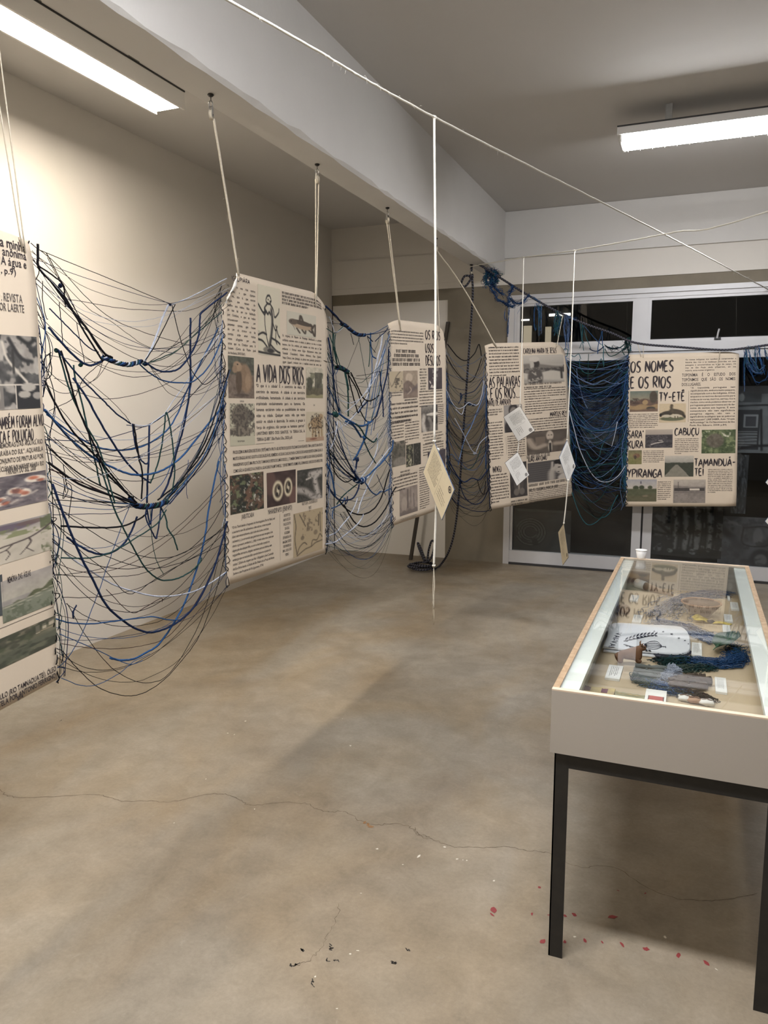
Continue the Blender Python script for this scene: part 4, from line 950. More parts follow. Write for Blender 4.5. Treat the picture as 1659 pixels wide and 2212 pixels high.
def redriver(x, y):
    p = Pic(x, y, (112, 124, 112)); p.grad(0, .4, (96, 116, 112), (140, 136, 116)); p.below(lambda x: .42 + .05 * np.sin(9 * x), (104, 80, 70), 1, .05); p.spots(6, .5, (74, 56, 52), 4, .8, lambda x, y: ((y > .35) & (y < .62)).astype(float)); p.ell(.84, .3, .14, .3, (74, 66, 58)); p.below(lambda x: .68 + .04 * np.sin(11 * x), (160, 130, 88), 1, .05); p.ell(.55, .55, .1, .12, (170, 140, 96)); p.ell(.75, .85, .16, .09, (68, 66, 64)); p.below(lambda x: .88 + .03 * np.sin(6 * x), (110, 86, 74), .9, .06); p.noise(9, 10, 5); return p
L.photo((157, 632, 458, 850), redriver, 48, 36, name='printed_painting')
def screamers(x, y):
    p = Pic(x, y, (202, 184, 152)); p.ell(.5, .8, .46, .12, (96, 104, 76)); p.ell(.3, .52, .24, .13, (66, 60, 50), rot=-.2); p.ell(.66, .45, .3, .14, (78, 68, 54), rot=.35); p.ell(.62, .66, .2, .1, (196, 190, 172)); p.ell(.28, .66, .16, .08, (188, 182, 164)); p.line([(.5, .4), (.46, .22), (.47, .12)], .06, (88, 78, 62)); p.ell(.47, .08, .05, .05, (90, 78, 62)); p.line([(.6, .68), (.6, .8)], .02, (90, 80, 60)); p.line([(.7, .68), (.7, .8)], .02, (90, 80, 60)); p.ell(.06, .6, .05, .1, (40, 38, 36)); p.line([(.9, .6), (.97, .72)], .06, (58, 52, 44)); p.noise(14, 5, 4); return p
L.photo((475, 768, 762, 968), screamers, 52, 40, name='printed_illustration')
L.greek(8, (145, 872, 460, 1032), last=.9)
L.photo((325, 1050, 618, 1245), lambda x, y: Pic(x, y, (70, 68, 78)).grad(0, .28, (178, 168, 160), (160, 152, 148)).spots(8, .5, (48, 46, 56), 4, .8, lambda x, y: (y > .3).astype(float)).line([(.22, .82), (.4, .74), (.65, .68)], .025, (200, 196, 196)).line([(.5, .6), (.62, .6)], .02, (196, 190, 190)).spots(16, .64, (120, 116, 124), 8, .6, lambda x, y: (y > .3).astype(float)), 48, 34)
L.greek(9, (645, 1140, 905, 1315), last=.3)
L.photo((938, 1052, 1303, 1305), lambda x, y: Pic(x, y, (84, 104, 64)).spots(6, .5, (60, 82, 46), 3, .8).spots(8, .6, (126, 146, 96), 5, .8).spots(5, .60, (206, 208, 196), 9, .9, lambda x, y: (y < .35).astype(float)).ell(.4, .46, .26, .3, (96, 88, 80), .9).noise(16, 24, 7), 48, 36)
L.photo((137, 1275, 282, 1425), lambda x, y: Pic(x, y, (128, 124, 72)).grad(0, .4, (110, 108, 76), (140, 132, 80)).ell(.62, .4, .26, .16, (128, 90, 66)).ell(.52, .5, .1, .14, (70, 56, 48)).spots(9, .5, (110, 122, 58), 5, .6, lambda x, y: (y > .55).astype(float)).noise(9, 12, 3), 28, 28)
L.greek(7, (300, 1272, 527, 1408), last=.8)
L.photo((536, 1335, 846, 1560), lambda x, y: Pic(x, y, (66, 74, 64)).grad(0, .33, (190, 188, 184), (150, 152, 150)).below(lambda x: .33 + .0 * x, (58, 66, 54)).spots(12, .5, (150, 152, 150), 4, .6, lambda x, y: ((y > .28) & (y < .36)).astype(float)).put((np.abs(x - .42) < .04 + .52 * np.clip(y - .42, 0, 1) * 1.35) & (y > .42), (128, 128, 118)).noise(14, 9, 5), 48, 36)
L.greek(14, (1005, 1472, 1274, 1740), last=.35)
L.photo((125, 1592, 443, 1832), lambda x, y: Pic(x, y, (84, 90, 62)).grad(0, .42, (150, 156, 176), (184, 180, 176)).ell(.3, .38, .1, .1, (62, 74, 52)).ell(.5, .36, .09, .09, (60, 72, 50)).ell(.78, .36, .08, .08, (66, 78, 56)).below(lambda x: .42 + 0 * x, (82, 90, 62)).below(lambda x: .7 + .05 * np.sin(5 * x), (98, 92, 66), .6, .1).line([(.47, .1), (.47, .18)], .02, (60, 60, 90)).ell(.62, .75, .1, .04, (130, 116, 96), .8).noise(10, 10, 4), 48, 36)
L.greek(10, (457, 1608, 602, 1815), last=.7)
L.photo((630, 1594, 975, 1848), lambda x, y: Pic(x, y, (120, 114, 114)).grad(0, .3, (178, 172, 168), (158, 152, 150)).below(lambda x: .25 + .08 * x, (128, 122, 122)).rect(.02, .36, .98, .5, (66, 62, 64)).rect(.5, .38, .82, .46, (206, 200, 196)).spots(10, .5, (140, 134, 134), 5, .7, lambda x, y: (y > .58).astype(float)).line([(.15, .1), (.15, .35)], .012, (90, 86, 86)).line([(.0, .54), (1, .54)], .012, (90, 86, 88)).noise(12, 14, 5), 52, 38)

# ------------------------------------------------------------------ pulleys under the beam, and the cords they carry
def pulley(x, y, label, yaw=0.3, r=.021):
    t = thing('pulley', label, 'pulley', 'pulleys screwed under the beam')
    q = MB(); q.lathe([(.012, 0), (.014, -.004), (.008, -.010)], (x, y, ZB), 12); q.build('screw_plate', M['black'], t, True)
    q = MB(); q.tube([(x, y, ZB - .008), (x, y, ZB - .024)], .0028, 6); q.tube(spline([(x, y, ZB - .024), (x - .008, y - .003, ZB - .034), (x - .006, y, ZB - .048), (x + .006, y, ZB - .048), (x + .008, y, ZB - .036), (x, y, ZB - .024)], 4), .0026, 6); q.build('hook', M['steel'], t, True)
    dx, dy = math.cos(yaw), math.sin(yaw); ax = np.array([dx, dy, 0]); zc = ZB - .082
    for s_ in (-1, 1):
        q = MB(); o = ax * .006 * s_; nx = np.array([-dy, dx, 0])
        c = np.array([x, y, 0])
        pts = [c + o + nx * a + np.array([0, 0, b]) for a, b in [(-.009, zc - .008), (.009, zc - .008), (.012, zc + .012), (.006, ZB - .046), (-.006, ZB - .046), (-.012, zc + .012)]]
        q.add(pts + [p + ax * .0016 * s_ for p in pts], [tuple(range(6)), tuple(range(11, 5, -1))] + [(k, (k + 1) % 6, (k + 1) % 6 + 6, k + 6) for k in range(6)])
        q.build('cheek_plate', M['steel'], t)
    q = MB(); q.lathe([(r * .3, -.005), (r, -.005), (r * .86, -.001), (r * .86, .001), (r, .005), (r * .3, .005)], (x, y, zc), 18, axis=ax); q.build('wheel', M['cord'], t, True)
    q = MB(); q.lathe([(.003, -.009), (.003, .009)], (x, y, zc), 8, axis=ax); q.build('axle', M['black'], t, True)
    return np.array([x, y, zc])
PU = [pulley(-1.96, 1.76, 'pulley above the banner cut by the left picture edge, out of the picture'),
      pulley(-1.965, 2.875, 'white-wheeled pulley nearest the warm lamp, above the A VIDA DOS RIOS banner'),
      pulley(-1.977, 3.871, 'second pulley along the beam from the warm lamp', .9),
      pulley(-1.963, 4.849, 'third pulley along the beam from the warm lamp', .9),
      pulley(-1.956, 5.838, 'pulley on the beam just behind the near vertical white cord', .9),
      pulley(-2.004, 7.00, 'pulley at the far end of the beam, knotted with navy rope', .6)]
def cord(name, pts, r, m, label, cat='cord', group=None, k=10, fuzz=0, seed=1, n=6):
    R = random.Random(seed); P = spline(pts, k); q = MB()
    P = np.array([p + np.array([R.uniform(-1, 1), R.uniform(-1, 1), R.uniform(-1, 1)]) * r * .22 for p in P])
    q.tube(P, r, n)
    for _ in range(fuzz):                      # loose fibres
        i = R.randrange(1, len(P) - 1); d = np.array([R.uniform(-1, 1), R.uniform(-1, 1), R.uniform(-1, 1)])
        q.tube([P[i], P[i] + d * r * 2.5, P[i] + d * r * 4 + np.array([0, 0, -r * 2])], r * .10, 3)
    o = q.build(name, M[m], None, True); tag(o, label, cat, group); return o
HC = 'cords from the pulleys to the banners'
A = np.array
cord('jute_cord', [PU[0] + A([0, -.02, 0]), s1.P(.955, .03, .004)], .0022, 'cord', 'left cord of the pair holding up the leftmost banner', group=HC)
cord('jute_cord', [PU[0] + A([0, .02, 0]), s1.P(.965, .035, .006)], .0022, 'cord', 'right cord of the pair holding up the leftmost banner', group=HC)
cord('jute_cord', [PU[1] + A([0, .018, -.01]), s2.P(.13, .006, .004)], .0052, 'cord', 'thick slanting jute cord to the folded corner of the A VIDA DOS RIOS banner', group=HC, fuzz=20)
cord('jute_cord', [PU[2] + A([0, -.018, 0]), s2.P(.845, .05, .006)], .0034, 'cord', 'left cord of the pair at the right corner of the A VIDA DOS RIOS banner', group=HC, fuzz=10)
cord('jute_cord', [PU[2] + A([0, .018, 0]), s2.P(.855, .02, .006)], .0034, 'cord', 'right cord of the pair at the right corner of the A VIDA DOS RIOS banner', group=HC, fuzz=10)
cord('jute_cord', [PU[3] + A([0, -.015, 0]), s3.P(.13, .02, .004)], .0034, 'cord', 'left cord of the pair holding the OS RIOS banner', group=HC)
cord('jute_cord', [PU[3] + A([0, .018, 0]), s3.P(.15, .05, .006)], .0034, 'cord', 'right cord of the pair holding the OS RIOS banner', group=HC)
cord('jute_cord', [PU[4], s3.P(.86, .03, .006)], .0032, 'cord', 'thin cord beside the near white cord, to the right corner of the OS RIOS banner', group=HC)
cord('jute_cord', [PU[4], A(on_y(1000, 620, 6.2)), s4.P(.13, .03, .006)], .0055, 'cord', 'slanting cord from the beam to the left corner of the AS PALAVRAS banner', group=HC)

# ------------------------------------------------------------------ navy braided rope
def rope_pt(px, py, y): return on_y(px, py, y)
ropeP = [A([-2.004, 7.0, 2.83]), rope_pt(1026, 568, 7.02), rope_pt(1080, 600, 7.09), rope_pt(1136, 635, 7.16), rope_pt(1198, 670, 7.23), rope_pt(1260, 698, 7.30), rope_pt(1320, 719, 7.37), rope_pt(1375, 741, 7.41), rope_pt(1470, 750, 7.42), rope_pt(1558, 756, 7.42), rope_pt(1610, 752, 7.42), rope_pt(1659, 745, 7.42), A([1.1, 7.42, 2.22]), A([1.9, 7.42, 2.42]), A([2.62, 7.6, 2.60])]
def rope_obj(pts, r, label, extra=None, k=10):
    q = MB(); q.tube(spline(pts, k), r, 8)
    if extra: extra(q)
    o = q.build('braided_rope', M['rope'], None, True); return tag(o, label, 'rope', 'navy braided rope')
def knot(q, c, r, n=4, seed=1):
    """a tight ball of a few turns"""
    R = random.Random(seed); c = A(c)
    for i in range(n + 2):
        u = A([R.gauss(0, 1), R.gauss(0, 1), R.gauss(0, 1)]); u /= np.linalg.norm(u)
        w = np.cross(u, A([R.gauss(0, 1), R.gauss(0, 1), R.gauss(0, 1)])); w /= np.linalg.norm(w)
        o = A([R.uniform(-1, 1), R.uniform(-1, 1), R.uniform(-1, 1)]) * r * .5
        q.tube(spline([c + o + (u * math.cos(k * .785) + w * math.sin(k * .785)) * r * .8 for k in range(9)], 2), r * .62, 6)
rope_obj(ropeP, .0105, 'navy braided rope strung from the beam across the window wall', lambda q: (knot(q, A([-2.0, 7.0, 2.80]), .014, 5), q.tube(spline([A([-2.0, 7, 2.8]), A([-2.06, 6.98, 2.80]), A([-2.09, 6.98, 2.73]), A([-2.05, 6.98, 2.71]), A([-2.0, 7, 2.78])], 6), .010, 8)))
zf = .011
coil = [A([-1.995, 7.0, 2.80]), rope_pt(1021, 640, 7.02), rope_pt(1013, 760, 7.05), rope_pt(1003, 900, 7.1), rope_pt(992, 1060, 7.12), rope_pt(983, 1140, 7.14), rope_pt(970, 1190, 7.15), on_z(950, 1222, zf)]
C0 = on_z(910, 1230, zf)
R_ = random.Random(4)
for k in range(34):
    a = k * .62; coil.append(C0 + A([math.cos(a) * (.115 + .02 * math.sin(k * 1.7)), math.sin(a) * .10 * (1 + .3 * math.sin(k * .9)), .006 + k * .0017]))
coil += [C0 + A([.05, -.02, .09]), C0 + A([-.02, .02, .22]), C0 + A([-.05, .03, .26]), C0 + A([-.03, .02, .20]), C0 + A([.05, 0, .07]), C0 + A([.07, .02, .2]), C0 + A([.10, .02, .29]), C0 + A([.13, .02, .26]), C0 + A([.10, .0, .12]), C0 + A([.03, -.02, .07])]
rope_obj(coil, .0105, 'navy braided rope hanging from the beam end into a coil on the floor', None, 6)

# cord ties on the rope banner
def tie(a, b, m, label, r=.003, sag=0): cord('tie_cord', [a, (A(a) + A(b)) / 2 + A([0, 0, -sag]), b], r, m, label, group='ties between the rope and the banners')
tie(rope_pt(1377, 742, 7.42), s5.P(.12, .015, .006), 'cord', 'tie at the top left corner of the OS NOMES banner')
tie(rope_pt(1390, 745, 7.42), s5.P(.14, .02, .006), 'cord', 'second tie at the top left corner of the OS NOMES banner')
tie(rope_pt(1556, 756, 7.42), s5.P(.81, .09, .006), 'cord', 'tie at the top right corner of the OS NOMES banner')
tie(rope_pt(1216, 679, 7.25), s4.P(.86, .03, .008), 'cord', 'slanting tie from the rope to the right corner of the AS PALAVRAS banner', .005)

# ------------------------------------------------------------------ long white cords overhead and their cards
W1 = [A([-1.93, -.55, 2.70]), on_y(490, 0, 1.80), on_y(938, 253, 2.80), on_y(1433, 505, 5.05), on_y(1659, 625, 7.66)]
cord('white_cord', W1, .0042, 'cord_white', 'long white cord slanting down from the top of the picture to the window wall', fuzz=140, k=30, group='white cords strung across the room')
W2 = [A([-2.0, 6.96, 2.88]), on_y(1131, 556, 6.19), on_y(1241, 541, 5.59), on_y(1450, 503, 4.85), on_y(1659, 457, 4.2), A([2.2, 2.9, 2.8]), A([4.38, 1.4, 3.1])]
cord('white_cord', W2, .0042, 'cord_white', 'fuzzy white cord rising from the beam end to the right picture edge', fuzz=120, k=26, group='white cords strung across the room', seed=3)
def hang(pts, r, label, kn=True, seed=2):
    q = MB(); q.tube(spline(pts, 14), r, 6)
    if kn: knot(q, A(pts[0]), r * 1.1, 3, seed); knot(q, A(pts[-1]), r * .9, 3, seed + 1)
    o = q.build('card_cord', M['cord_white'], None, True); return tag(o, label, 'cord', 'white cords carrying the cards')
M['card_tan'] = mat('tan_card', (0.60, 0.53, 0.38), 0.8, (30, 0.15, (0.52, 0.46, 0.33)))
M['card_white'] = mat('white_card', (0.80, 0.79, 0.76), 0.75, (30, 0.1, (0.72, 0.71, 0.69)))
M['card_edge'] = mat('blue_card_edge', (0.08, 0.13, 0.24), 0.7)
def card(T, Lc, Rc, m, label, seed, edge='card_edge'):
    T, Lc, Rc = A(T), A(Lc), A(Rc); e1, e2 = Lc - T, Rc - T
    if np.linalg.norm(e1) > np.linalg.norm(e2): pass
    n = np.cross(e1, e2); n /= np.linalg.norm(n)
    if np.dot(n, ORG - T) < 0: n = -n
    t = thing('hanging_card', label, 'card', 'cards hung by one corner on white cords')
    q = MB(); h = n * .001
    c4 = [T, Lc, Lc + e2, Rc]
    q.add([p + h for p in c4] + [p - h for p in c4], [(0, 1, 2, 3), (7, 6, 5, 4)])
    q.build('card_sheet', M[m], t)
    ctr = (Lc + Rc) / 2
    q = MB(); b = [ctr + (p - ctr) * 1.018 for p in c4]
    for k in range(4):
        a0, a1, b0, b1 = c4[k], c4[(k + 1) % 4], b[k], b[(k + 1) % 4]
        q.add([a0 + h, a1 + h, b1 + h, b0 + h, a0 - h, a1 - h, b1 - h, b0 - h], [(0, 1, 2, 3), (4, 7, 6, 5), (3, 2, 6, 7), (0, 4, 5, 1)])
    q.build('card_edge', M[edge], t)
    w, l = np.linalg.norm(e1), np.linalg.norm(e2); R = random.Random(seed); q = MB()
    put = lambda x, y: T + e2 * (x / l) + e1 * (y / w) + n * .0016
    for i in range(11): greek_line(q, put, l * .10, l * (R.uniform(.44, .52)), w * (.14 + i * .062), w * .042, R)
    for i in range(4): greek_line(q, put, l * .60, l * R.uniform(.75, .92), w * (.52 + i * .085), w * .04, R)
    q.quad(put(l * .55, w * .15), put(l * .553, w * .15), put(l * .553, w * .9), put(l * .55, w * .9))
    q.build('card_text', M['ink_soft'], t)
    q = MB(); c = (l * .90, w * .16); r = w * .085
    ring = [(math.cos(k / 16 * 6.283), math.sin(k / 16 * 6.283)) for k in range(16)]
    for k in range(16):
        a, b2 = ring[k], ring[(k + 1) % 16]
        q.quad(put(c[0] + a[0] * r, c[1] + a[1] * r), put(c[0] + b2[0] * r, c[1] + b2[1] * r), put(c[0] + b2[0] * r * .66, c[1] + b2[1] * r * .66), put(c[0] + a[0] * r * .66, c[1] + a[1] * r * .66))
    q.add([put(c[0] + a * r * .4, c[1] + b2 * r * .4) for a, b2 in ring], [tuple(range(16))])
    q.build('card_emblem', M['ink'], t)
    return t
cords = {}
top1 = on_y(938, 253, 2.80)
card((-0.938, 2.80, 1.469), (-1.010, 2.882, 1.344), (-0.811, 2.654, 1.304), 'card_tan', 'large tan card with blue edge hanging in front of the OS RIOS banner', 1)
hang([top1, A([-.938, 2.80, 2.0]), A([-.938, 2.80, 1.472])], .0048, 'thick white cord dropping straight down to the large tan card')
B1 = A([-0.938, 2.80, 1.469]) + (A([-1.010, 2.882, 1.344]) - A([-0.938, 2.8, 1.469])) + (A([-0.811, 2.654, 1.304]) - A([-0.938, 2.8, 1.469]))
hang([A([-.930, 2.812, 1.44]), A([-.932, 2.81, 1.2]), on_y(937, 1222, 2.81)], .0048, 'white cord below the large tan card, ending in a knot')
q = MB()
kb = on_y(937, 1224, 2.81)
for i in range(7):
    R = random.Random(i); q.tube(spline([kb, kb + A([R.uniform(-.004, .004), R.uniform(-.004, .004), -.08]), kb + A([R.uniform(-.006, .006), 0, R.uniform(-.15, -.24)])], 5), .0011, 4)
tag(q.build('frayed_cord_end', M['cord'], None, True), 'frayed tail of cord under the knot below the tan card', 'cord')
card((-1.346, 6.19, 1.615), (-1.481, 6.207, 1.525), (-1.217, 6.174, 1.419), 'card_white', 'upper white card in front of the AS PALAVRAS banner', 2, 'alu_dark')
card((-1.356, 6.19, 1.240), (-1.435, 6.093, 1.157), (-1.276, 6.289, 1.048), 'card_white', 'lower white card in front of the AS PALAVRAS banner', 3, 'alu_dark')
card((-0.867, 5.59, 1.369), (-0.898, 5.464, 1.252), (-0.826, 5.755, 1.172), 'card_white', 'narrow-looking white card beside the blue yarn net', 4)
card((-0.871, 5.59, .762), (-0.929, 5.715, .674), (-0.810, 5.46, .542), 'card_tan', 'tan card hanging lowest, in front of the glass door', 5, 'alu_dark')
hang([on_y(1131, 556, 6.19), A([-1.342, 6.19, 2.1]), A([-1.346, 6.19, 1.617])], .0048, 'white cord down to the upper white card before the AS PALAVRAS banner')
hang([A([-1.348, 6.20, 1.34]), A([-1.352, 6.20, 1.29]), A([-1.356, 6.19, 1.242])], .0048, 'short white cord between the two white cards', False)
hang([on_y(1241, 541, 5.59), A([-.86, 5.59, 2.0]), A([-.867, 5.59, 1.371])], .0048, 'white cord down to the white card beside the blue yarn net')
hang([A([-.853, 5.60, 1.08]), A([-.862, 5.60, .9]), A([-.871, 5.59, .765])], .0048, 'white cord between the white card and the lowest tan card')
for (px, py, lb) in [(1654, 1042, 'upper'), (1653, 1126, 'lower')]:
    c0 = on_y(px, py, 4.4)
    card(c0 + A([.075, .0, .12]), c0, c0 + A([.235, -.0, -.06]), 'card_white', lb + ' white card almost cut off by the right picture edge', px, 'card_edge')
hang([on_y(1659, 457, 4.2) + A([.09, .2, 0]), on_y(1654, 1042, 4.4) + A([.075, 0, .121])], .0042, 'white cord just outside the right picture edge')

# ------------------------------------------------------------------ yarn nets between the banners
def strand(net, pts, r, colr, k=6, seed=0, name='yarn_strand', wob=.0008):
    R = random.Random(seed); P = spline(pts, k)
    P = P + np.array([[R.uniform(-1, 1), R.uniform(-1, 1), R.uniform(-1, 1)] for _ in P]) * wob
    q = MB(); q.tube(P, r, 5); return q.build(name, M['y' + colr], net, True)
class Net:
    def __init__(s, label, p0, p1, L0, L1, R0, R1, seed):
        """vertical plane through p0, p1; L0-L1 and R0-R1 are the banner edges"""
        s.t = thing('yarn_net', label, 'yarn net', 'tangled yarn nets between the banners')
        d = A(p1) - A(p0); s.n = A([-d[1], d[0], 0]) / np.hypot(d[0], d[1]); s.p0 = A(p0)
        s.L = (A(L0), A(L1)); s.Rr = (A(R0), A(R1)); s.R = random.Random(seed); s.i = seed * 1000; s.count = 0
        s.extra = {}
    def pt(s, px, py, off=0.0): return on_plane(px, py, s.p0, s.n) + s.n * off
    def add(s, colr, rmm, pts, jit=0.0, name='yarn_strand'):
        o = s.R.uniform(-.022, .022); s.i += 1
        a = s.R.uniform(0, 6)
        P = [s.pt(p[0] + s.R.uniform(-jit, jit), p[1] + s.R.uniform(-jit, jit), o + .012 * math.sin(a + i * .8)) for i, p in enumerate(pts)]
        s.count += 1
        return strand(s.t, P, rmm / 1000, colr, 6, s.i, name)
    def twist(s, cols, rmm, pts, R0, turns=4, name='twisted_bundle'):
        C = spline([s.pt(*p) for p in pts], 10); T = np.gradient(C, axis=0); n = len(C)
        for j, c in enumerate(cols):
            P = []
            for i in range(n):
                t = T[i] / np.linalg.norm(T[i]); u = np.cross(t, s.n); a = 6.283 * (turns * i / n + j / len(cols))
                P.append(C[i] + (u * math.cos(a) + s.n * math.sin(a)) * R0)
            s.i += 1; strand(s.t, P, rmm / 1000, c, 1, s.i, name)
    def knot(s, px, py, rmm, colr):
        q = MB(); s.i += 1; knot(q, s.pt(px, py), rmm / 1000, 4, s.i); q.build('yarn_knot', M['y' + colr], s.t, True)
    def edge(s, side, v): a, b = s.L if side == 0 else s.Rr; return a + (b - a) * v
    def cat(s, v0, v1, sag, colr, rmm, off=None, into=None):
        a, b = s.edge(0, v0), s.edge(1, v1); o = s.R.uniform(-.035, .035) if off is None else off; P = []
        sk = s.R.uniform(-.12, .12)
        for k in range(9):
            t = k / 8; tt = t + sk * math.sin(math.pi * t)
            P.append(a + (b - a) * tt + s.n * o * math.sin(math.pi * t) + A([0, 0, -sag * 4 * t * (1 - t) + s.R.uniform(-.004, .004)]))
        s.i += 1
        if into is None: s.count += 1; return strand(s.t, P, rmm / 1000, colr, 4, s.i)
        q = into.setdefault(colr, MB()); q.tube(spline(P, 3), rmm / 1000, 4)
    def stitch(s, side, colr, rmm, n=26, v0=.01, v1=.99):
        """running stitch laced round the banner edge"""
        P = []; sg = 1 if side == 0 else -1
        d = (s.Rr[0] - s.L[0]); d = d / np.linalg.norm(d)
        for k in range(n):
            v = v0 + (v1 - v0) * k / (n - 1) + s.R.uniform(-.013, .013); c = s.edge(side, v)
            P += [c - d * sg * s.R.uniform(-.002, .013) - s.n * .006 * s.fs, c - d * sg * .004 + A([0, 0, -.012]) , c + d * sg * s.R.uniform(-.004, .009) + s.n * .006 * s.fs + A([0, 0, -.02])]
        s.i += 1; strand(s.t, P, rmm / 1000, colr, 3, s.i, 'edge_stitching')
    fs = 1
    def whisker(s, side, colr, rmm, v, ln):
        c = s.edge(side, v); sg = 1 if side == 0 else -1; d = (s.Rr[0] - s.L[0]); d = d / np.linalg.norm(d)
        P = [c, c + d * sg * s.R.uniform(.01, .04) + A([0, 0, -ln * .4]), c + d * sg * s.R.uniform(-.01, .05) + A([0, 0, -ln])]
        s.i += 1; strand(s.t, P, rmm / 1000, colr, 4, s.i, 'loose_end')
    def drape(s, n, cols, v=(0, 1), sag=(.02, .3), rmm=(.7, 1.6), into=None, dv=.12):
        for _ in range(n):
            v0 = s.R.uniform(*v); v1 = min(1, max(0, v0 + s.R.uniform(-dv, dv)))
            s.cat(v0, v1, s.R.uniform(*sag), s.R.choice(cols), s.R.uniform(*rmm), into=into)
    def side_run(s, side, n, cols, rmm=(.8, 1.8), into=None):
        """strands running up and down close to the banner edge"""
        d = (s.Rr[0] - s.L[0]); d = d / np.linalg.norm(d); sg = 1 if side == 0 else -1
        for _ in range(n):
            v0 = s.R.uniform(0, .8); v1 = v0 + s.R.uniform(.1, .4); v1 = min(v1, 1); m = (v0 + v1) / 2
            P = [s.edge(side, v0), s.edge(side, m) + d * sg * s.R.uniform(.005, .07), s.edge(side, v1) + d * sg * s.R.uniform(0, .03)]
            s.i += 1; c = s.R.choice(cols)
            if into is None: strand(s.t, P, s.R.uniform(*rmm) / 1000, c, 6, s.i)
            else: into.setdefault(c, MB()).tube(spline(P, 5), s.R.uniform(*rmm) / 1000, 4)
    def finish(s, d):
        for c, q in d.items():
            o = q.build('fine_yarn', M['y' + c], s.t, True); o['kind'] = 'stuff'
def cr(k, ox, oy): return lambda L: [(ox + x * k, oy + y * k) for x, y in L]
c1 = cr(.25317, 0, 480); c2 = cr(.3255, 0, 980)
E1 = lambda s, u, a=0., b=1.: (s.P(u, a), s.P(u, b))
n1 = Net('wide black and blue yarn net between the leftmost banner and A VIDA DOS RIOS', (XP, 1.885, 0), (XP, 2.92, 0), *E1(s1, 1), *E1(s2, 0, .05), 11)
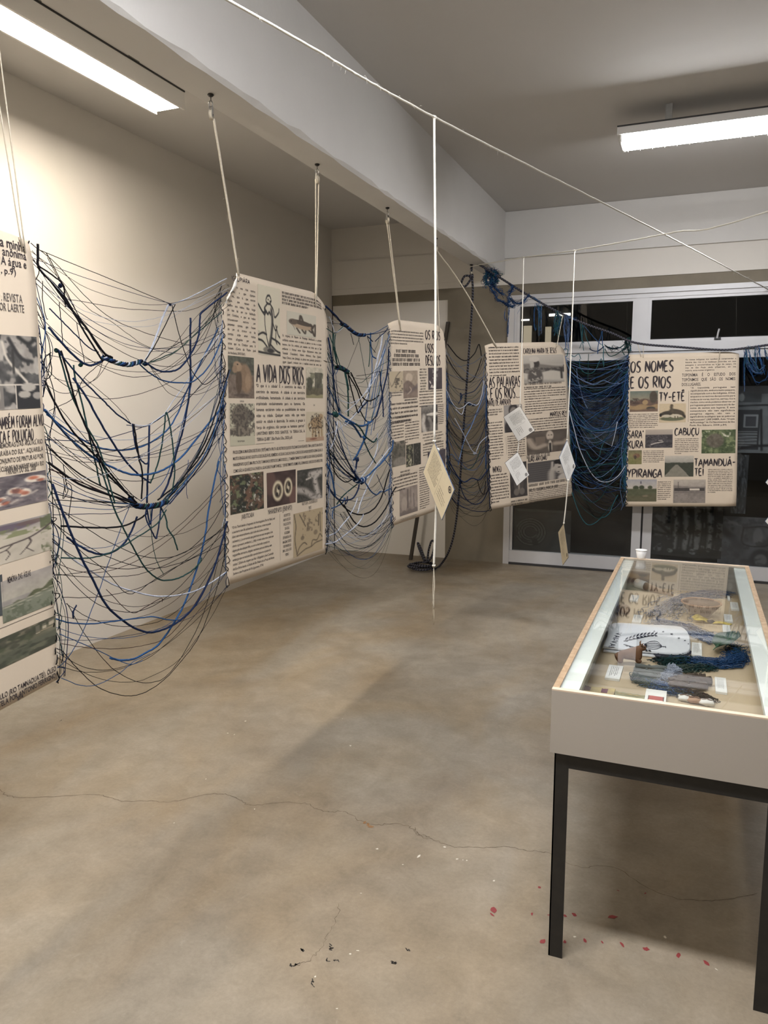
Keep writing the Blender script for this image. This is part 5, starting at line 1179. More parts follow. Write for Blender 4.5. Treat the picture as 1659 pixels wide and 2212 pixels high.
D = [(c1, 'k', 1.3, [(255,180),(370,265),(900,480),(1450,705)]), (c1, 'n', 1.0, [(275,310),(600,440),(1200,640),(1440,705)]), (c1, 'w', 2.2, [(1440,705),(1540,670),(1659,620),(1920,480)]),
 (c1, 'k', 1.2, [(260,190),(450,350),(700,620),(950,820),(1250,940),(1500,1010),(1700,1050),(1910,930)]), (c1, 'k', 1.0, [(290,240),(500,440),(800,730),(1000,840),(1160,960),(1280,1050),(1400,1075),(1520,1040),(1700,900),(1920,640)]),
 (c1, 'k', 1.0, [(280,330),(420,500),(520,640),(700,680),(1000,730),(1300,750),(1659,745),(1920,600)]), (c1, 'w', .9, [(300,400),(600,700),(800,790),(1000,840),(1200,840),(1450,770),(1920,560)]), (c1, 'w', .8, [(320,470),(640,780),(900,860),(1200,890),(1420,850),(1700,660),(1920,520)]),
 (c1, 'k', 4.2, [(270,190),(290,370),(350,440),(430,520),(560,720),(700,920),(820,1110),(900,1160)]), (c1, 'k', 3.2, [(350,440),(500,600),(600,800),(680,970),(760,1100),(820,1190)]), (c1, 'k', 1.5, [(370,265),(540,560),(700,860),(880,1130)]), (c1, 'k', 1.2, [(380,300),(600,680),(800,1000),(890,1140)]),
 (c1, 'k', 2.6, [(290,370),(430,470),(515,540),(545,640),(570,720)]), (c1, 'n', 2.2, [(370,740),(450,830),(600,970),(720,1070),(820,1110)]), (c1, 'n', 4.0, [(360,900),(480,1050),(600,1170),(690,1215),(760,1220),(840,1190),(910,1155)]),
 (c1, 'w', 4.0, [(1215,1185),(1270,1110),(1350,950),(1410,800),(1450,705)]), (c1, 'k', 2.0, [(1215,1180),(1270,1070),(1370,860),(1450,705)]), (c1, 'k', 1.8, [(1455,705),(1500,950),(1530,1090),(1580,1240),(1659,1340),(1750,1380),(1920,1230)]),
 (c1, 'n', 3.8, [(1230,1205),(1330,1265),(1420,1275),(1500,1240),(1580,1120),(1640,960),(1659,820),(1700,760),(1920,600)]), (c1, 'b', 3.0, [(1230,1215),(1320,1290),(1430,1355),(1560,1370),(1659,1350),(1800,1200),(1920,950)]), (c1, 'g', 2.2, [(1240,1210),(1400,1150),(1540,1090),(1659,990),(1920,760)]), (c1, 'f', 1.8, [(1240,1205),(1400,1160),(1560,1060),(1750,880),(1920,700)]),
 (c1, 'k', 1.0, [(1240,1200),(1400,1090),(1659,900),(1920,700)]), (c1, 'k', 1.0, [(1235,1215),(1360,1400),(1450,1470),(1560,1490),(1700,1440),(1920,1300)]), (c1, 'k', 1.0, [(1240,1225),(1400,1390),(1659,1470),(1920,1350)]), (c1, 'k', .9, [(1240,1190),(1450,1050),(1659,810),(1920,560)]),
 (c1, 'n', 4.2, [(1662,815),(1645,1100),(1640,1330),(1630,1500),(1600,1750),(1560,1950),(1500,2200),(1422,2350)]), (c1, 'b', 1.6, [(1659,1300),(1620,1480),(1500,1900),(1380,2200),(1180,2380)]),
 (c1, 'n', 3.0, [(470,1090),(500,1150),(620,1290),(760,1420),(900,1540),(1000,1630),(1120,1720)]), (c1, 'w', 2.0, [(1120,1720),(1180,1735),(1260,1730),(1340,1680),(1420,1630),(1500,1530),(1600,1400),(1659,1290),(1920,900)]), (c1, 'n', 1.6, [(1120,1730),(1260,1745),(1420,1640),(1560,1500),(1700,1260),(1920,940)]), (c1, 'k', 1.0, [(700,1330),(900,1500),(1050,1640),(1120,1720)]),
 (c1, 'n', 3.2, [(1125,1720),(1140,1850),(1150,1950),(1170,2030),(1200,2060),(1225,2030),(1240,1900),(1260,1735)]), (c1, 'k', 3.2, [(1125,1720),(1150,2000),(1170,2150),(1160,2360)]), (c1, 'n', 3.8, [(1270,1735),(1280,1950),(1285,2200),(1290,2400)]), (c1, 'g', 3.0, [(1410,1640),(1400,1800),(1380,2000),(1350,2150),(1320,2230)]), (c1, 'g', 3.0, [(1420,1630),(1440,1800),(1450,2000),(1460,2150),(1450,2300)]),
 (c1, 'k', 3.4, [(400,1350),(500,1600),(620,1800),(800,2000),(960,2180),(1100,2330),(1150,2390)]), (c1, 'k', 3.4, [(480,1100),(560,1300),(650,1560),(760,1800),(830,1960),(900,2150),(1130,2390)]), (c1, 'n', 3.8, [(600,1330),(700,1500),(800,1700),(930,1900),(1060,2060),(1180,2160),(1270,2220)]), (c1, 'g', 3.0, [(480,1090),(600,1450),(740,1740),(830,1920),(900,2212),(940,2400)]), (c1, 'g', 3.0, [(690,1215),(700,1330),(730,1500),(780,1800),(830,2050),(880,2250)]),
 (c1, 'b', 4.2, [(400,1600),(560,1780),(650,1880),(800,2010),(960,2100),(1100,2150),(1250,2150),(1400,2110),(1560,2010),(1659,1900),(1920,1560)]), (c1, 'b', 3.2, [(440,1640),(650,1800),(850,1915),(1000,1945),(1150,1930),(1300,1870),(1450,1760),(1560,1600),(1659,1380),(1900,900)]), (c1, 'k', 1.6, [(420,1120),(450,1290),(410,1330),(420,1170),(480,1110)]),
 (c1, 'w', 1.4, [(400,1600),(700,1780),(1100,1860),(1500,1750),(1900,1450)]), (c1, 'k', 1.2, [(430,1610),(620,1500),(700,1330),(850,1200),(900,1160)]), (c1, 'k', 1.0, [(390,1130),(560,1160),(700,1200),(820,1190)]), (c1, 'k', 1.0, [(420,1370),(560,1460),(700,1420),(840,1320),(900,1190)]), (c1, 'k', .9, [(470,1330),(620,1370),(780,1350),(900,1190)]),
 (c1, 'k', 1.4, [(560,680),(570,860),(565,1050)]), (c1, 'k', 1.4, [(400,500),(410,640),(440,800),(445,830)]), (c1, 'k', 1.2, [(600,860),(640,1050),(690,1215)]),
 (c2, 'k', 4.2, [(330,60),(520,200),(700,270),(850,320),(900,340)]), (c2, 'r', 2.2, [(330,100),(500,170),(700,250),(880,330)]), (c2, 'k', 2.6, [(330,-40),(520,120),(700,230),(890,325)]), (c2, 'k', 1.2, [(345,-110),(560,80),(720,190),(890,310)]), (c2, 'k', 1.2, [(350,-200),(560,20),(760,200),(890,300)]), (c2, 'k', 1.2, [(360,-300),(600,-20),(780,190),(895,300)]), (c2, 'k', 1.6, [(335,260),(520,300),(700,320),(870,330)]), (c2, 'k', 1.4, [(345,305),(600,320),(880,335)]), (c2, 'k', 1.2, [(330,180),(560,280),(760,350),(900,355)]),
 (c2, 'n', 3.0, [(960,350),(940,420),(980,520),(1010,560),(1030,540),(1060,430),(1070,350)]), (c2, 'g', 3.2, [(1100,350),(1130,430),(1130,500),(1160,560),(1185,640)]), (c2, 'g', 1.4, [(1000,350),(1005,560),(1020,700),(1060,800)]), (c2, 'n', 3.2, [(1000,360),(1000,470),(985,350)]),
 (c2, 'g', 3.2, [(650,0),(700,200),(740,350),(790,460),(850,560),(920,670),(1000,780),(1090,840),(1180,830),(1250,790),(1310,730),(1330,690)]), (c2, 'k', 3.4, [(400,480),(600,490),(800,485),(930,440),(1000,400)]), (c2, 'n', 4.0, [(480,560),(560,620),(650,665),(740,660),(840,600),(910,500),(950,420)]), (c2, 'g', 2.6, [(390,690),(560,690),(700,650),(850,560),(1000,460),(1070,370)]),
 (c2, 'n', 4.4, [(340,200),(400,400),(500,660),(600,850),(700,1010),(850,1130),(980,1185),(1080,1170),(1180,1110),(1280,1000),(1380,800),(1450,600),(1500,450)]), (c2, 'b', 4.2, [(750,1360),(830,1375),(920,1370),(1000,1330),(1080,1270),(1160,1140),(1240,980),(1320,750),(1380,550),(1420,350),(1490,50)]), (c2, 'w', 3.2, [(370,570),(500,690),(650,790),(800,880),(1000,940),(1150,945),(1300,910),(1420,850),(1530,780)]),
 (c2, 'k', 1.5, [(400,1300),(500,1420),(650,1550),(820,1605),(950,1600),(1080,1530),(1200,1400),(1330,1200),(1430,900),(1500,600)]), (c2, 'k', 1.3, [(480,1000),(600,1220),(750,1420),(900,1510),(1020,1515),(1120,1470),(1250,1310),(1380,1060),(1480,700)]), (c2, 'b', 1.3, [(385,1485),(520,1535),(650,1530),(800,1460),(900,1380),(1000,1330)]), (c2, 'b', 1.6, [(390,1195),(500,1240),(640,1300),(780,1370),(850,1395),(920,1370)]), (c2, 'b', 2.6, [(385,1100),(480,1125),(600,1130),(750,1110),(900,1090),(1000,1080),(1100,1100),(1200,1105)]), (c2, 'b', 1.4, [(400,1440),(480,1350),(560,1180),(640,950),(720,720),(800,520),(900,300)]),
 (c2, 'r', 1.2, [(400,1260),(600,1290),(800,1295),(950,1280),(1100,1240),(1200,1150),(1330,950),(1440,700),(1500,560)]), (c2, 'k', 1.2, [(380,950),(600,950),(800,920),(950,880),(1100,800),(1300,650),(1500,450)]), (c2, 'k', 1.2, [(370,800),(600,820),(800,815),(950,790),(1200,680),(1500,480)]), (c2, 'k', 1.2, [(470,1000),(640,1100),(850,1150),(1100,1100),(1300,920),(1490,620)]), (c2, 'k', 1.4, [(360,470),(520,640),(700,780),(840,920),(930,920),(1030,850),(1200,740),(1480,600)]),
 (c2, 'r', 1.4, [(700,900),(850,1050),(930,1020),(1030,955),(1040,980)]), (c2, 'n', 2.2, [(470,1000),(450,1040),(455,1090),(465,1050),(500,1010)]), (c2, 'k', 1.4, [(480,180),(500,250),(460,300),(470,200),(495,240),(470,430)]), (c2, 'k', 1.4, [(420,70),(440,180),(430,120),(460,260)]), (c2, 'b', 1.2, [(1270,40),(1250,240),(1260,300)])]
for f, c, r, pts in D: n1.add(c, r, f(pts))
for i in range(13):
    x = rnd.uniform(0, 60); y = rnd.uniform(-420, 0)
    n1.add(rnd.choice('kkgnbgf'), rnd.choice([1.2, 1.4, 2.6, 3.2]), c2([(1100 + rnd.uniform(-15, 15), 320 + rnd.uniform(-20, 20)), (1200 + x * .3, 220 + y * .12), (1340 + x * .5, 80 + y * .4), (1440, -60 + y * .8), (1496, -160 + y)]))
for i in range(7):
    n1.add(rnd.choice('kknb'), 1.2, c2([(345 + i * 3, -60 + i * 130 * .6), (560, 160 + i * 40), (760, 260 + i * 22), (890, 330)]))
n1.twist('nbgwk', 3.4, c1([(880,1150),(960,1185),(1040,1210),(1110,1215),(1160,1200),(1210,1190),(1245,1215)]), .006, 5)
n1.twist('gknbk', 4.2, c2([(865,290),(890,335),(940,350),(1000,348),(1060,338),(1110,310)]), .008, 4)
n1.knot(*c1([(515, 540)])[0], 5, 'n'); n1.knot(*c1([(690, 1215)])[0], 5, 'g'); n1.knot(*c1([(1420, 1630)])[0], 3.5, 'g'); n1.knot(*c2([(890, 330)])[0], 7, 'g'); n1.knot(*c2([(1095, 320)])[0], 7, 'g'); n1.knot(*c1([(1452, 705)])[0], 3, 'n'); n1.knot(*c1([(480, 1095)])[0], 5, 'g')
n1.drape(24, 'kkkkknrbw', (.30, .97), (.05, .28), (.8, 1.5), dv=.22); n1.drape(8, 'kkn', (.0, .3), (.10, .34), (.8, 1.2), dv=.2)
n1.side_run(0, 20, 'kkngb'); n1.side_run(1, 18, 'kkngbw')
for v in np.linspace(.03, .97, 22): n1.whisker(0, rnd.choice('kkgn'), 1.5, v, rnd.uniform(.02, .10))
for v in np.linspace(.05, .97, 14): n1.whisker(1, rnd.choice('kkgn'), 1.3, v, rnd.uniform(.02, .08))
n1.stitch(0, 'k', 2.0, 34); n1.stitch(0, 'g', 2.0, 22, .03, .5); n1.stitch(1, 'k', 1.6, 26, .05)

c3a = cr(.1266, 690, 640); c3b = cr(.1311, 690, 910)
n2 = Net('blue, green and lilac yarn net between the A VIDA DOS RIOS and OS RIOS banners', (XP, 3.90, 0), (XP, 4.95, 0), *E1(s2, 1, .02), *E1(s3, 0, .02), 12)
D = [(c3a, 'n', 5.5, [(80,170),(230,320),(370,470),(450,500)]), (c3a, 'b', 2.2, [(770,655),(930,620),(1050,560),(1170,500)]), (c3a, 'n', 2.2, [(770,660),(930,640),(1060,600),(1160,560)]), (c3a, 'k', 1.4, [(90,180),(200,330),(380,480)]), (c3a, 'k', 1.4, [(80,220),(220,370),(380,480)]), (c3a, 'w', 1.2, [(80,300),(250,400),(380,480)]), (c3a, 'k', 1.4, [(120,450),(240,465),(370,470)]), (c3a, 'g', 2.4, [(110,550),(230,630),(330,550),(390,480)]), (c3a, 'w', 1.6, [(150,350),(190,500),(220,620),(330,540)]),
 (c3a, 'g', 4.0, [(225,640),(240,800),(290,1000),(335,1170)]), (c3a, 'g', 3.0, [(230,650),(270,820),(310,1000),(345,1170)]), (c3a, 'g', 3.0, [(220,650),(215,800),(260,1000),(310,1190)]), (c3a, 'g', 2.6, [(150,650),(200,900),(250,1090),(310,1210)]), (c3a, 'k', 1.6, [(110,780),(170,960),(240,1120),(310,1215)]), (c3a, 'k', 1.4, [(60,1100),(180,1140),(300,1215)]),
 (c3a, 'g', 7.0, [(460,1290),(480,1480),(500,1600)]), (c3a, 'g', 5.0, [(500,1600),(520,1800),(540,2050)]), (c3a, 'k', 4.0, [(480,1290),(540,1420),(600,1560),(640,1720),(690,1900)]), (c3a, 'k', 4.4, [(490,1300),(600,1540),(680,1680),(760,1760),(860,1785),(950,1750),(1010,1690)]), (c3a, 'k', 4.0, [(480,1300),(520,1560),(560,1800),(600,1990)]), (c3a, 'n', 4.6, [(120,700),(160,950),(200,1150),(260,1500),(310,1750),(370,2000)]), (c3a, 'k', 1.2, [(690,690),(580,950),(470,1250)]), (c3a, 'g', 1.6, [(690,690),(720,960),(760,1300),(800,1550),(850,1800)]),
 (c3a, 'n', 3.4, [(780,680),(850,730),(910,770)]), (c3a, 'g', 3.0, [(910,780),(890,980),(850,1200)]), (c3a, 'b', 4.4, [(930,620),(935,760),(945,1000),(990,1060)]), (c3a, 'n', 3.0, [(910,770),(1000,680),(1110,600),(1165,540)]), (c3a, 'k', 2.2, [(790,690),(860,860),(920,960)]), (c3a, 'g', 1.4, [(1060,640),(1000,820),(940,960)]),
 (c3a, 'w', 6.0, [(1110,650),(1060,850),(1000,1050),(950,1300),(900,1500),(860,1650)]), (c3a, 'w', 4.0, [(1140,900),(1080,1050),(1010,1250),(950,1400),(880,1600)]), (c3a, 'n', 5.0, [(1160,900),(1150,1100),(1100,1350),(1030,1550),(960,1800),(900,2050)]), (c3a, 'b', 3.0, [(940,1000),(920,1200),(900,1350),(880,1500),(850,1700),(840,1950),(820,2200)]), (c3a, 'n', 4.4, [(1010,1280),(1020,1500),(1030,1700),(1020,1950),(1010,2060)]), (c3a, 'w', 4.0, [(850,1650),(760,1790),(640,1960),(430,2212)]), (c3a, 'w', 3.0, [(1000,1300),(860,1500),(600,1800),(380,1980)]), (c3a, 'w', 2.0, [(320,1740),(400,1800),(500,1820),(620,1760)]), (c3a, 'n', 5.0, [(830,1790),(760,1850),(690,1900),(620,1990)]),
 (c3a, 'n', 5.0, [(70,1850),(150,1950),(230,2010),(330,2000)]), (c3a, 'b', 6.0, [(330,2000),(450,2090),(560,2160),(640,2212),(740,2190),(840,2130)]), (c3a, 'k', 1.6, [(600,1360),(750,1340),(900,1300),(1190,1230)]), (c3a, 'k', 1.4, [(500,1300),(620,1390),(780,1410),(940,1390),(1180,1300)]), (c3a, 'g', 1.6, [(620,1480),(720,1460),(850,1330),(1000,1180),(1150,1090)]), (c3a, 'k', 3.8, [(700,1930),(790,2060),(860,2130),(940,2140),(1020,2050)]), (c3a, 'k', 2.6, [(640,2030),(690,1990),(760,1880),(850,1700)]), (c3a, 'b', 2.4, [(100,1450),(180,1650),(260,1850),(330,2000)]), (c3a, 'n', 2.4, [(90,1500),(200,1770),(320,1990)]), (c3a, 'k', 1.6, [(290,1640),(380,1700),(500,1720)]), (c3a, 'k', 2.0, [(575,630),(580,720),(585,830)]), (c3a, 'n', 2.4, [(300,1250),(290,1330),(265,1400)]), (c3a, 'b', 2.0, [(300,1260),(250,1330)]),
 (c3b, 'b', 7.0, [(430,0),(560,60),(640,130),(740,260)]), (c3b, 'g', 5.0, [(560,40),(620,120),(680,240),(740,290),(830,340),(890,330),(930,280)]), (c3b, 'b', 6.5, [(800,0),(770,150),(750,290),(700,450),(660,560),(610,640)]), (c3b, 'n', 6.0, [(610,640),(610,760),(590,860),(620,940),(690,970)]), (c3b, 'g', 4.4, [(770,300),(800,420),(860,560),(950,690)]), (c3b, 'b', 5.0, [(740,950),(850,800),(950,700),(1070,560),(1160,450),(1195,310)]), (c3b, 'w', 4.0, [(740,940),(860,810),(960,690),(1080,540),(1150,430)]), (c3b, 'l', 4.0, [(730,960),(870,840),(980,720),(1080,570)]), (c3b, 'w', 3.6, [(740,930),(820,800),(900,660),(980,420),(1000,200)]), (c3b, 'w', 4.6, [(650,1520),(700,1400),(760,1290),(810,1200),(850,1100),(900,950),(970,780)]), (c3b, 'w', 4.0, [(130,1900),(280,1830),(370,1700),(450,1570),(530,1400),(580,1270)]), (c3b, 'w', 4.0, [(80,2020),(250,1990),(400,1880),(530,1760),(620,1640),(660,1530)]), (c3b, 'w', 2.0, [(120,1970),(280,2010),(450,2030),(650,1970),(850,1840),(1000,1680),(1100,1530)]), (c3b, 'w', 2.6, [(90,220),(230,180),(380,110),(470,20)]), (c3b, 'w', 3.4, [(140,460),(200,330),(250,180),(300,0)]),
 (c3b, 'w', 3.0, [(350,0),(420,300),(500,600),(580,850),(640,980)]), (c3b, 'n', 3.6, [(270,0),(310,250),(390,560),(500,820),(640,980)]), (c3b, 'k', 3.4, [(150,480),(190,640),(260,860),(340,970),(400,1000),(480,950)]), (c3b, 'k', 3.6, [(70,390),(250,570),(400,780),(530,900),(620,960)]), (c3b, 'k', 1.4, [(90,610),(300,625),(590,640)]), (c3b, 'n', 5.0, [(80,860),(150,1020),(240,1200),(320,1290),(420,1300),(520,1260),(600,1130),(640,1040)]), (c3b, 'b', 5.0, [(130,700),(180,850),(220,1050),(270,1250)]), (c3b, 'k', 4.6, [(300,1300),(400,1420),(520,1510),(640,1535),(760,1490),(870,1390),(980,1210),(1060,1000),(1140,800)]), (c3b, 'k', 4.6, [(330,1370),(450,1540),(570,1680),(700,1735),(820,1700),(920,1600),(1040,1400),(1120,1200),(1200,1080)]), (c3b, 'k', 2.0, [(130,1640),(250,1780),(400,1980),(550,2070),(680,2090),(850,2020),(1000,1870),(1200,1600)]), (c3b, 'b', 4.4, [(740,1010),(810,1130),(880,1190),(960,1210),(1030,1160),(1100,1160),(1190,1110)]), (c3b, 'b', 4.0, [(250,1440),(320,1400),(380,1350),(420,1260)]), (c3b, 'b', 3.0, [(250,1450),(245,1520),(235,1610)]), (c3b, 'n', 3.4, [(510,1240),(520,1320),(485,1370),(470,1290)]), (c3b, 'b', 2.6, [(1080,560),(1130,660),(1180,740)]), (c3b, 'n', 2.4, [(940,880),(1000,1050),(1080,1220)]), (c3b, 'g', 4.0, [(640,1040),(560,1120),(480,1200),(400,1290),(330,1370)])]
for f, c, r, pts in D: n2.add(c, r, f(pts))
n2.twist('nbkn', 4.0, c3a([(370,470),(450,500),(530,570),(610,630),(690,660),(775,658)]), .008, 5); n2.twist('ggnk', 4.6, c3a([(290,1220),(350,1215),(420,1250),(490,1295)]), .010, 3); n2.twist('bnwb', 4.4, c3b([(590,960),(640,985),(690,975),(740,960)]), .014, 3)
for (x, y, r, c) in [(620, 630, 9, 'n'), (650, 985, 11, 'b'), (740, 270, 8, 'b'), (700, 1000, 10, 'n')]: n2.knot(*c3b([(x, y)])[0], r, c)
n2.knot(*c3a([(270, 2010)])[0], 11, 'g'); n2.knot(*c3a([(350, 1225)])[0], 9, 'g')
for i in range(12): n2.add(rnd.choice('kknlb'), rnd.choice([1.2, 1.4, 2.4]), c3b([(85 + rnd.uniform(0, 40), -100 + i * 62), (220, 250 + i * 45), (420, 650 + i * 25), (640, 980)]), 4)
for i in range(5): n2.add('k', 1.5, c3b([(400, 1490 + i * 12), (600, 1760 + i * 28), (800, 1850 + i * 20), (1000, 1790), (1200, 1560 + i * 20)]), 3)
for i in range(8): n2.add(rnd.choice('bnlg'), 2.4, c3a([(1150 - i * 8, 620 + i * 150), (1060, 1000 + i * 130), (980, 1350 + i * 110), (900, 1750 + i * 90)]), 3)
for i in range(6): n2.add(rnd.choice('kng'), 1.5, c3a([(100, 600 + i * 190), (190, 900 + i * 160), (280, 1250 + i * 130), (340, 1980)]), 3)
fz = {}
n2.drape(14, 'kknnbgw', (.25, 1), (.05, .3), (.9, 1.6)); n2.drape(34, 'knbgf', (.2, 1), (.04, .3), (.6, 1.0), into=fz)
n2.side_run(0, 14, 'nbkgl'); n2.side_run(1, 14, 'nbklw'); n2.side_run(0, 20, 'nbkl', (.7, 1.2), fz); n2.side_run(1, 26, 'nblw', (.7, 1.4), fz); n2.finish(fz)
for v in np.linspace(.05, .97, 12): n2.whisker(0, rnd.choice('kn'), 1.6, v, rnd.uniform(.02, .08)); n2.whisker(1, rnd.choice('kn'), 1.6, v, rnd.uniform(.02, .08))
n2.stitch(0, 'k', 2.4, 26); n2.stitch(1, 'n', 2.4, 26)

c5 = cr(.2803, 690, 640)
n3 = Net('small dark blue yarn net in front of the concrete pillar', s3.P(1, .5), s4.P(0, .5), *E1(s3, 1, .05), *E1(s4, 0, .04), 13)
D = [('k', 4.2, [(970,370),(1050,470),(1120,495),(1190,440),(1230,370),(1250,460)]), ('k', 3.6, [(980,450),(1040,560),(1110,640),(1170,660),(1220,610),(1270,480)]), ('n', 3.4, [(1060,830),(1090,780),(1085,745),(1095,800),(1110,760),(1200,730),(1260,640)]), ('w', 3.4, [(985,720),(1030,820),(1070,865),(1110,850),(1140,820),(1200,840),(1240,780),(1270,650)]), ('b', 5.0, [(965,480),(980,650),(1000,780),(1060,850)]), ('b', 4.0, [(970,750),(990,950),(1000,1150)]), ('l', 4.4, [(1270,680),(1250,790),(1210,900),(1180,1000),(1130,1110),(1080,1300)]), ('w', 3.6, [(1020,940),(1080,1050),(1150,1180),(1200,1215)]), ('w', 4.0, [(1200,1210),(1230,1130),(1275,1080)]), ('n', 5.0, [(985,1260),(1040,1370),(1090,1430),(1150,1400),(1200,1415),(1240,1390),(1290,1330)]), ('n', 4.0, [(1090,1430),(1120,1540),(1180,1600),(1250,1580),(1300,1480)]), ('n', 3.4, [(1000,1500),(1080,1600),(1180,1650),(1260,1660),(1310,1650)]), ('k', 3.4, [(980,1280),(1020,1350),(1090,1440)]), ('k', 3.2, [(1200,1410),(1220,1500),(1245,1520),(1260,1420)]), ('g', 3.4, [(1270,1150),(1230,1270),(1180,1330),(1110,1330)]), ('b', 4.0, [(1280,690),(1285,900),(1290,1100),(1290,1330)]), ('w', 3.2, [(1060,870),(1100,910),(1120,850)]), ('l', 3.4, [(1000,1250),(1040,1220),(1090,1290)])]
for c, r, pts in D: n3.add(c, r, c5(pts))
n3.twist('nbkw', 4.0, c5([(1140,825),(1170,835),(1200,840)]), .008, 2); n3.knot(*c5([(1195, 1212)])[0], 7, 'w'); n3.knot(*c5([(1090, 1432)])[0], 10, 'n')
fz = {}; n3.drape(26, 'knbgl', (.05, .95), (.05, .28), (1.2, 2.2)); n3.drape(50, 'knbkn', (.02, .97), (.05, .3), (.7, 1.2), into=fz); n3.side_run(0, 14, 'bnlk', (1.2, 3.0)); n3.side_run(1, 12, 'bnlk', (1.2, 2.6)); n3.side_run(0, 24, 'bnk', (.8, 1.6), fz); n3.finish(fz)
n3.stitch(0, 'n', 3.0, 24); n3.stitch(1, 'k', 3.2, 24)

c6 = cr(.1176, 1210, 640); c7 = cr(.12203, 1210, 880)
n4 = Net('dense blue and teal yarn net across the dark glass door', s4.P(1, .5), s5.P(0, .5), *E1(s4, 1, .06), *E1(s5, 0, .0), 14)
D = [(c7, 'w', 4.2, [(160,50),(240,350),(330,700),(420,920),(520,1120),(650,1270),(780,1320),(920,1290),(1050,1180),(1150,1030)]), (c7, 'g', 3.6, [(220,1250),(330,1480),(450,1620),(570,1680),(680,1630),(780,1510),(870,1310),(930,1150),(1010,900),(1100,500)]), (c7, 't', 4.0, [(210,1500),(280,1720),(360,1920),(450,2050),(540,2080),(640,2030),(730,1950),(800,1930),(880,1850),(930,1720),(1020,1550)]), (c7, 'g', 2.6, [(250,1620),(400,1780),(550,1900),(680,1960),(780,1870),(930,1700)]), (c7, 't', 3.6, [(460,770),(510,850),(560,920),(620,940),(690,880),(730,720),(800,560)]), (c7, 'b', 4.0, [(360,300),(450,400),(560,460),(680,430),(760,340),(810,250)]), (c7, 'b', 3.6, [(380,290),(560,180),(700,80),(860,0)]), (c7, 'l', 3.2, [(240,660),(330,730),(450,760)]), (c7, 'b', 4.0, [(200,350),(330,320),(600,400),(900,380),(1150,330)]), (c7, 'g', 3.0, [(540,660),(640,640),(740,600),(850,480),(880,300),(890,0)]), (c7, 'w', 3.0, [(1010,250),(960,500),(910,690)]), (c7, 'l', 3.4, [(640,1010),(760,980),(880,860),(1000,680),(1110,480)]), (c7, 't', 3.2, [(280,1080),(420,1050),(560,1060),(700,1020),(900,1000),(1120,1010)]), (c7, 'g', 3.2, [(260,1110),(330,1150),(480,1160),(760,1140),(1130,1090)]), (c7, 'b', 4.0, [(230,1230),(400,1380),(560,1440),(720,1370)]), (c7, 'n', 4.0, [(500,1200),(650,1380),(800,1500),(960,1480),(1120,1420)]), (c7, 'l', 3.0, [(610,1240),(740,1220),(880,1120),(1000,1000),(1080,880)]),
 (c6, 'l', 4.0, [(300,1320),(320,1500),(370,1700),(420,1890),(500,2060)]), (c6, 'l', 3.6, [(90,1100),(160,1330),(300,1480),(500,1590),(640,1620),(790,1550),(950,1600),(1090,1600)]), (c6, 'b', 4.0, [(1220,1420),(1190,1600),(1150,1850),(1080,1940)]), (c6, 't', 3.4, [(360,1150),(360,1280),(430,1390),(540,1420),(640,1360),(720,1200),(760,1150),(800,1260)]), (c6, 't', 3.4, [(1040,1200),(1090,1330),(1180,1410),(1230,1380)]), (c6, 'g', 3.0, [(520,1060),(515,1300),(510,1570)]), (c6, 't', 3.0, [(800,1150),(800,1300)]), (c6, 'l', 3.0, [(210,1260),(420,1330),(700,1340),(1000,1270),(1240,1200)]), (c6, 'b', 3.4, [(540,1560),(800,1430),(1200,1260)]), (c6, 'b', 3.2, [(540,1920),(760,1780),(1000,1600),(1230,1420)]),
 (c6, 't', 4.0, [(400,480),(410,650),(400,800),(440,860)]), (c6, 't', 4.0, [(360,470),(390,700),(400,820)]), (c6, 'b', 3.0, [(430,530),(520,640),(620,760),(750,890)]), (c6, 't', 3.0, [(420,540),(480,760),(540,900),(560,960)]), (c6, 'b', 4.0, [(770,610),(750,720),(700,900),(690,1060)]), (c6, 'b', 3.6, [(775,610),(775,780),(780,900)]), (c6, 'n', 4.4, [(540,960),(600,1000),(680,1010),(760,960),(800,920)]), (c6, 't', 4.4, [(770,880),(800,980),(790,1090),(800,1180)]), (c6, 'g', 5.0, [(830,910),(900,940),(1000,960),(1100,940),(1180,880),(1230,800)]), (c6, 'g', 4.0, [(820,960),(880,1080),(960,1100),(1080,1040),(1180,950)]), (c6, 'w', 3.0, [(560,1090),(700,1020),(790,940),(850,930),(900,990)]), (c6, 't', 3.0, [(360,960),(400,850),(420,900),(430,1000)]), (c6, 'g', 4.4, [(1220,760),(1240,900),(1260,1000),(1250,1080)]), (c6, 'g', 4.4, [(1280,760),(1200,800),(1230,900),(1150,1000),(1180,1080)]), (c6, 't', 3.4, [(200,1080),(260,1110),(340,1060),(380,1150)]), (c6, 'l', 3.4, [(75,380),(80,600),(100,800),(100,1000)]), (c6, 'l', 3.4, [(130,400),(130,640),(140,800),(160,1000)]), (c6, 't', 4.0, [(80,960),(60,1060),(120,1100),(140,980),(80,960)])]
for f, c, r, pts in D: n4.add(c, r, f(pts))
fz = {}
n4.drape(58, 'bbntgll', (.02, .93), (.05, .36), (1.2, 2.2), dv=.34); n4.drape(70, 'bnntgk', (.02, .95), (.03, .3), (.8, 1.3), into=fz, dv=.45); n4.drape(34, 'nnb', (.18, .42), (.05, .16), (1.0, 1.6), into=fz, dv=.15)
n4.side_run(1, 22, 'btlgn', (1.6, 3.4)); n4.side_run(0, 12, 'btn', (1.4, 3.0)); n4.side_run(1, 40, 'btgn', (1, 2), fz); n4.finish(fz)
n4.stitch(0, 'k', 3.4, 24); n4.stitch(1, 'k', 3.4, 30); n4.stitch(1, 'b', 3.0, 22, .02, .9)
for v in np.linspace(.1, .95, 9): n4.whisker(1, rnd.choice('lbt'), 2.2, v, rnd.uniform(.05, .16))

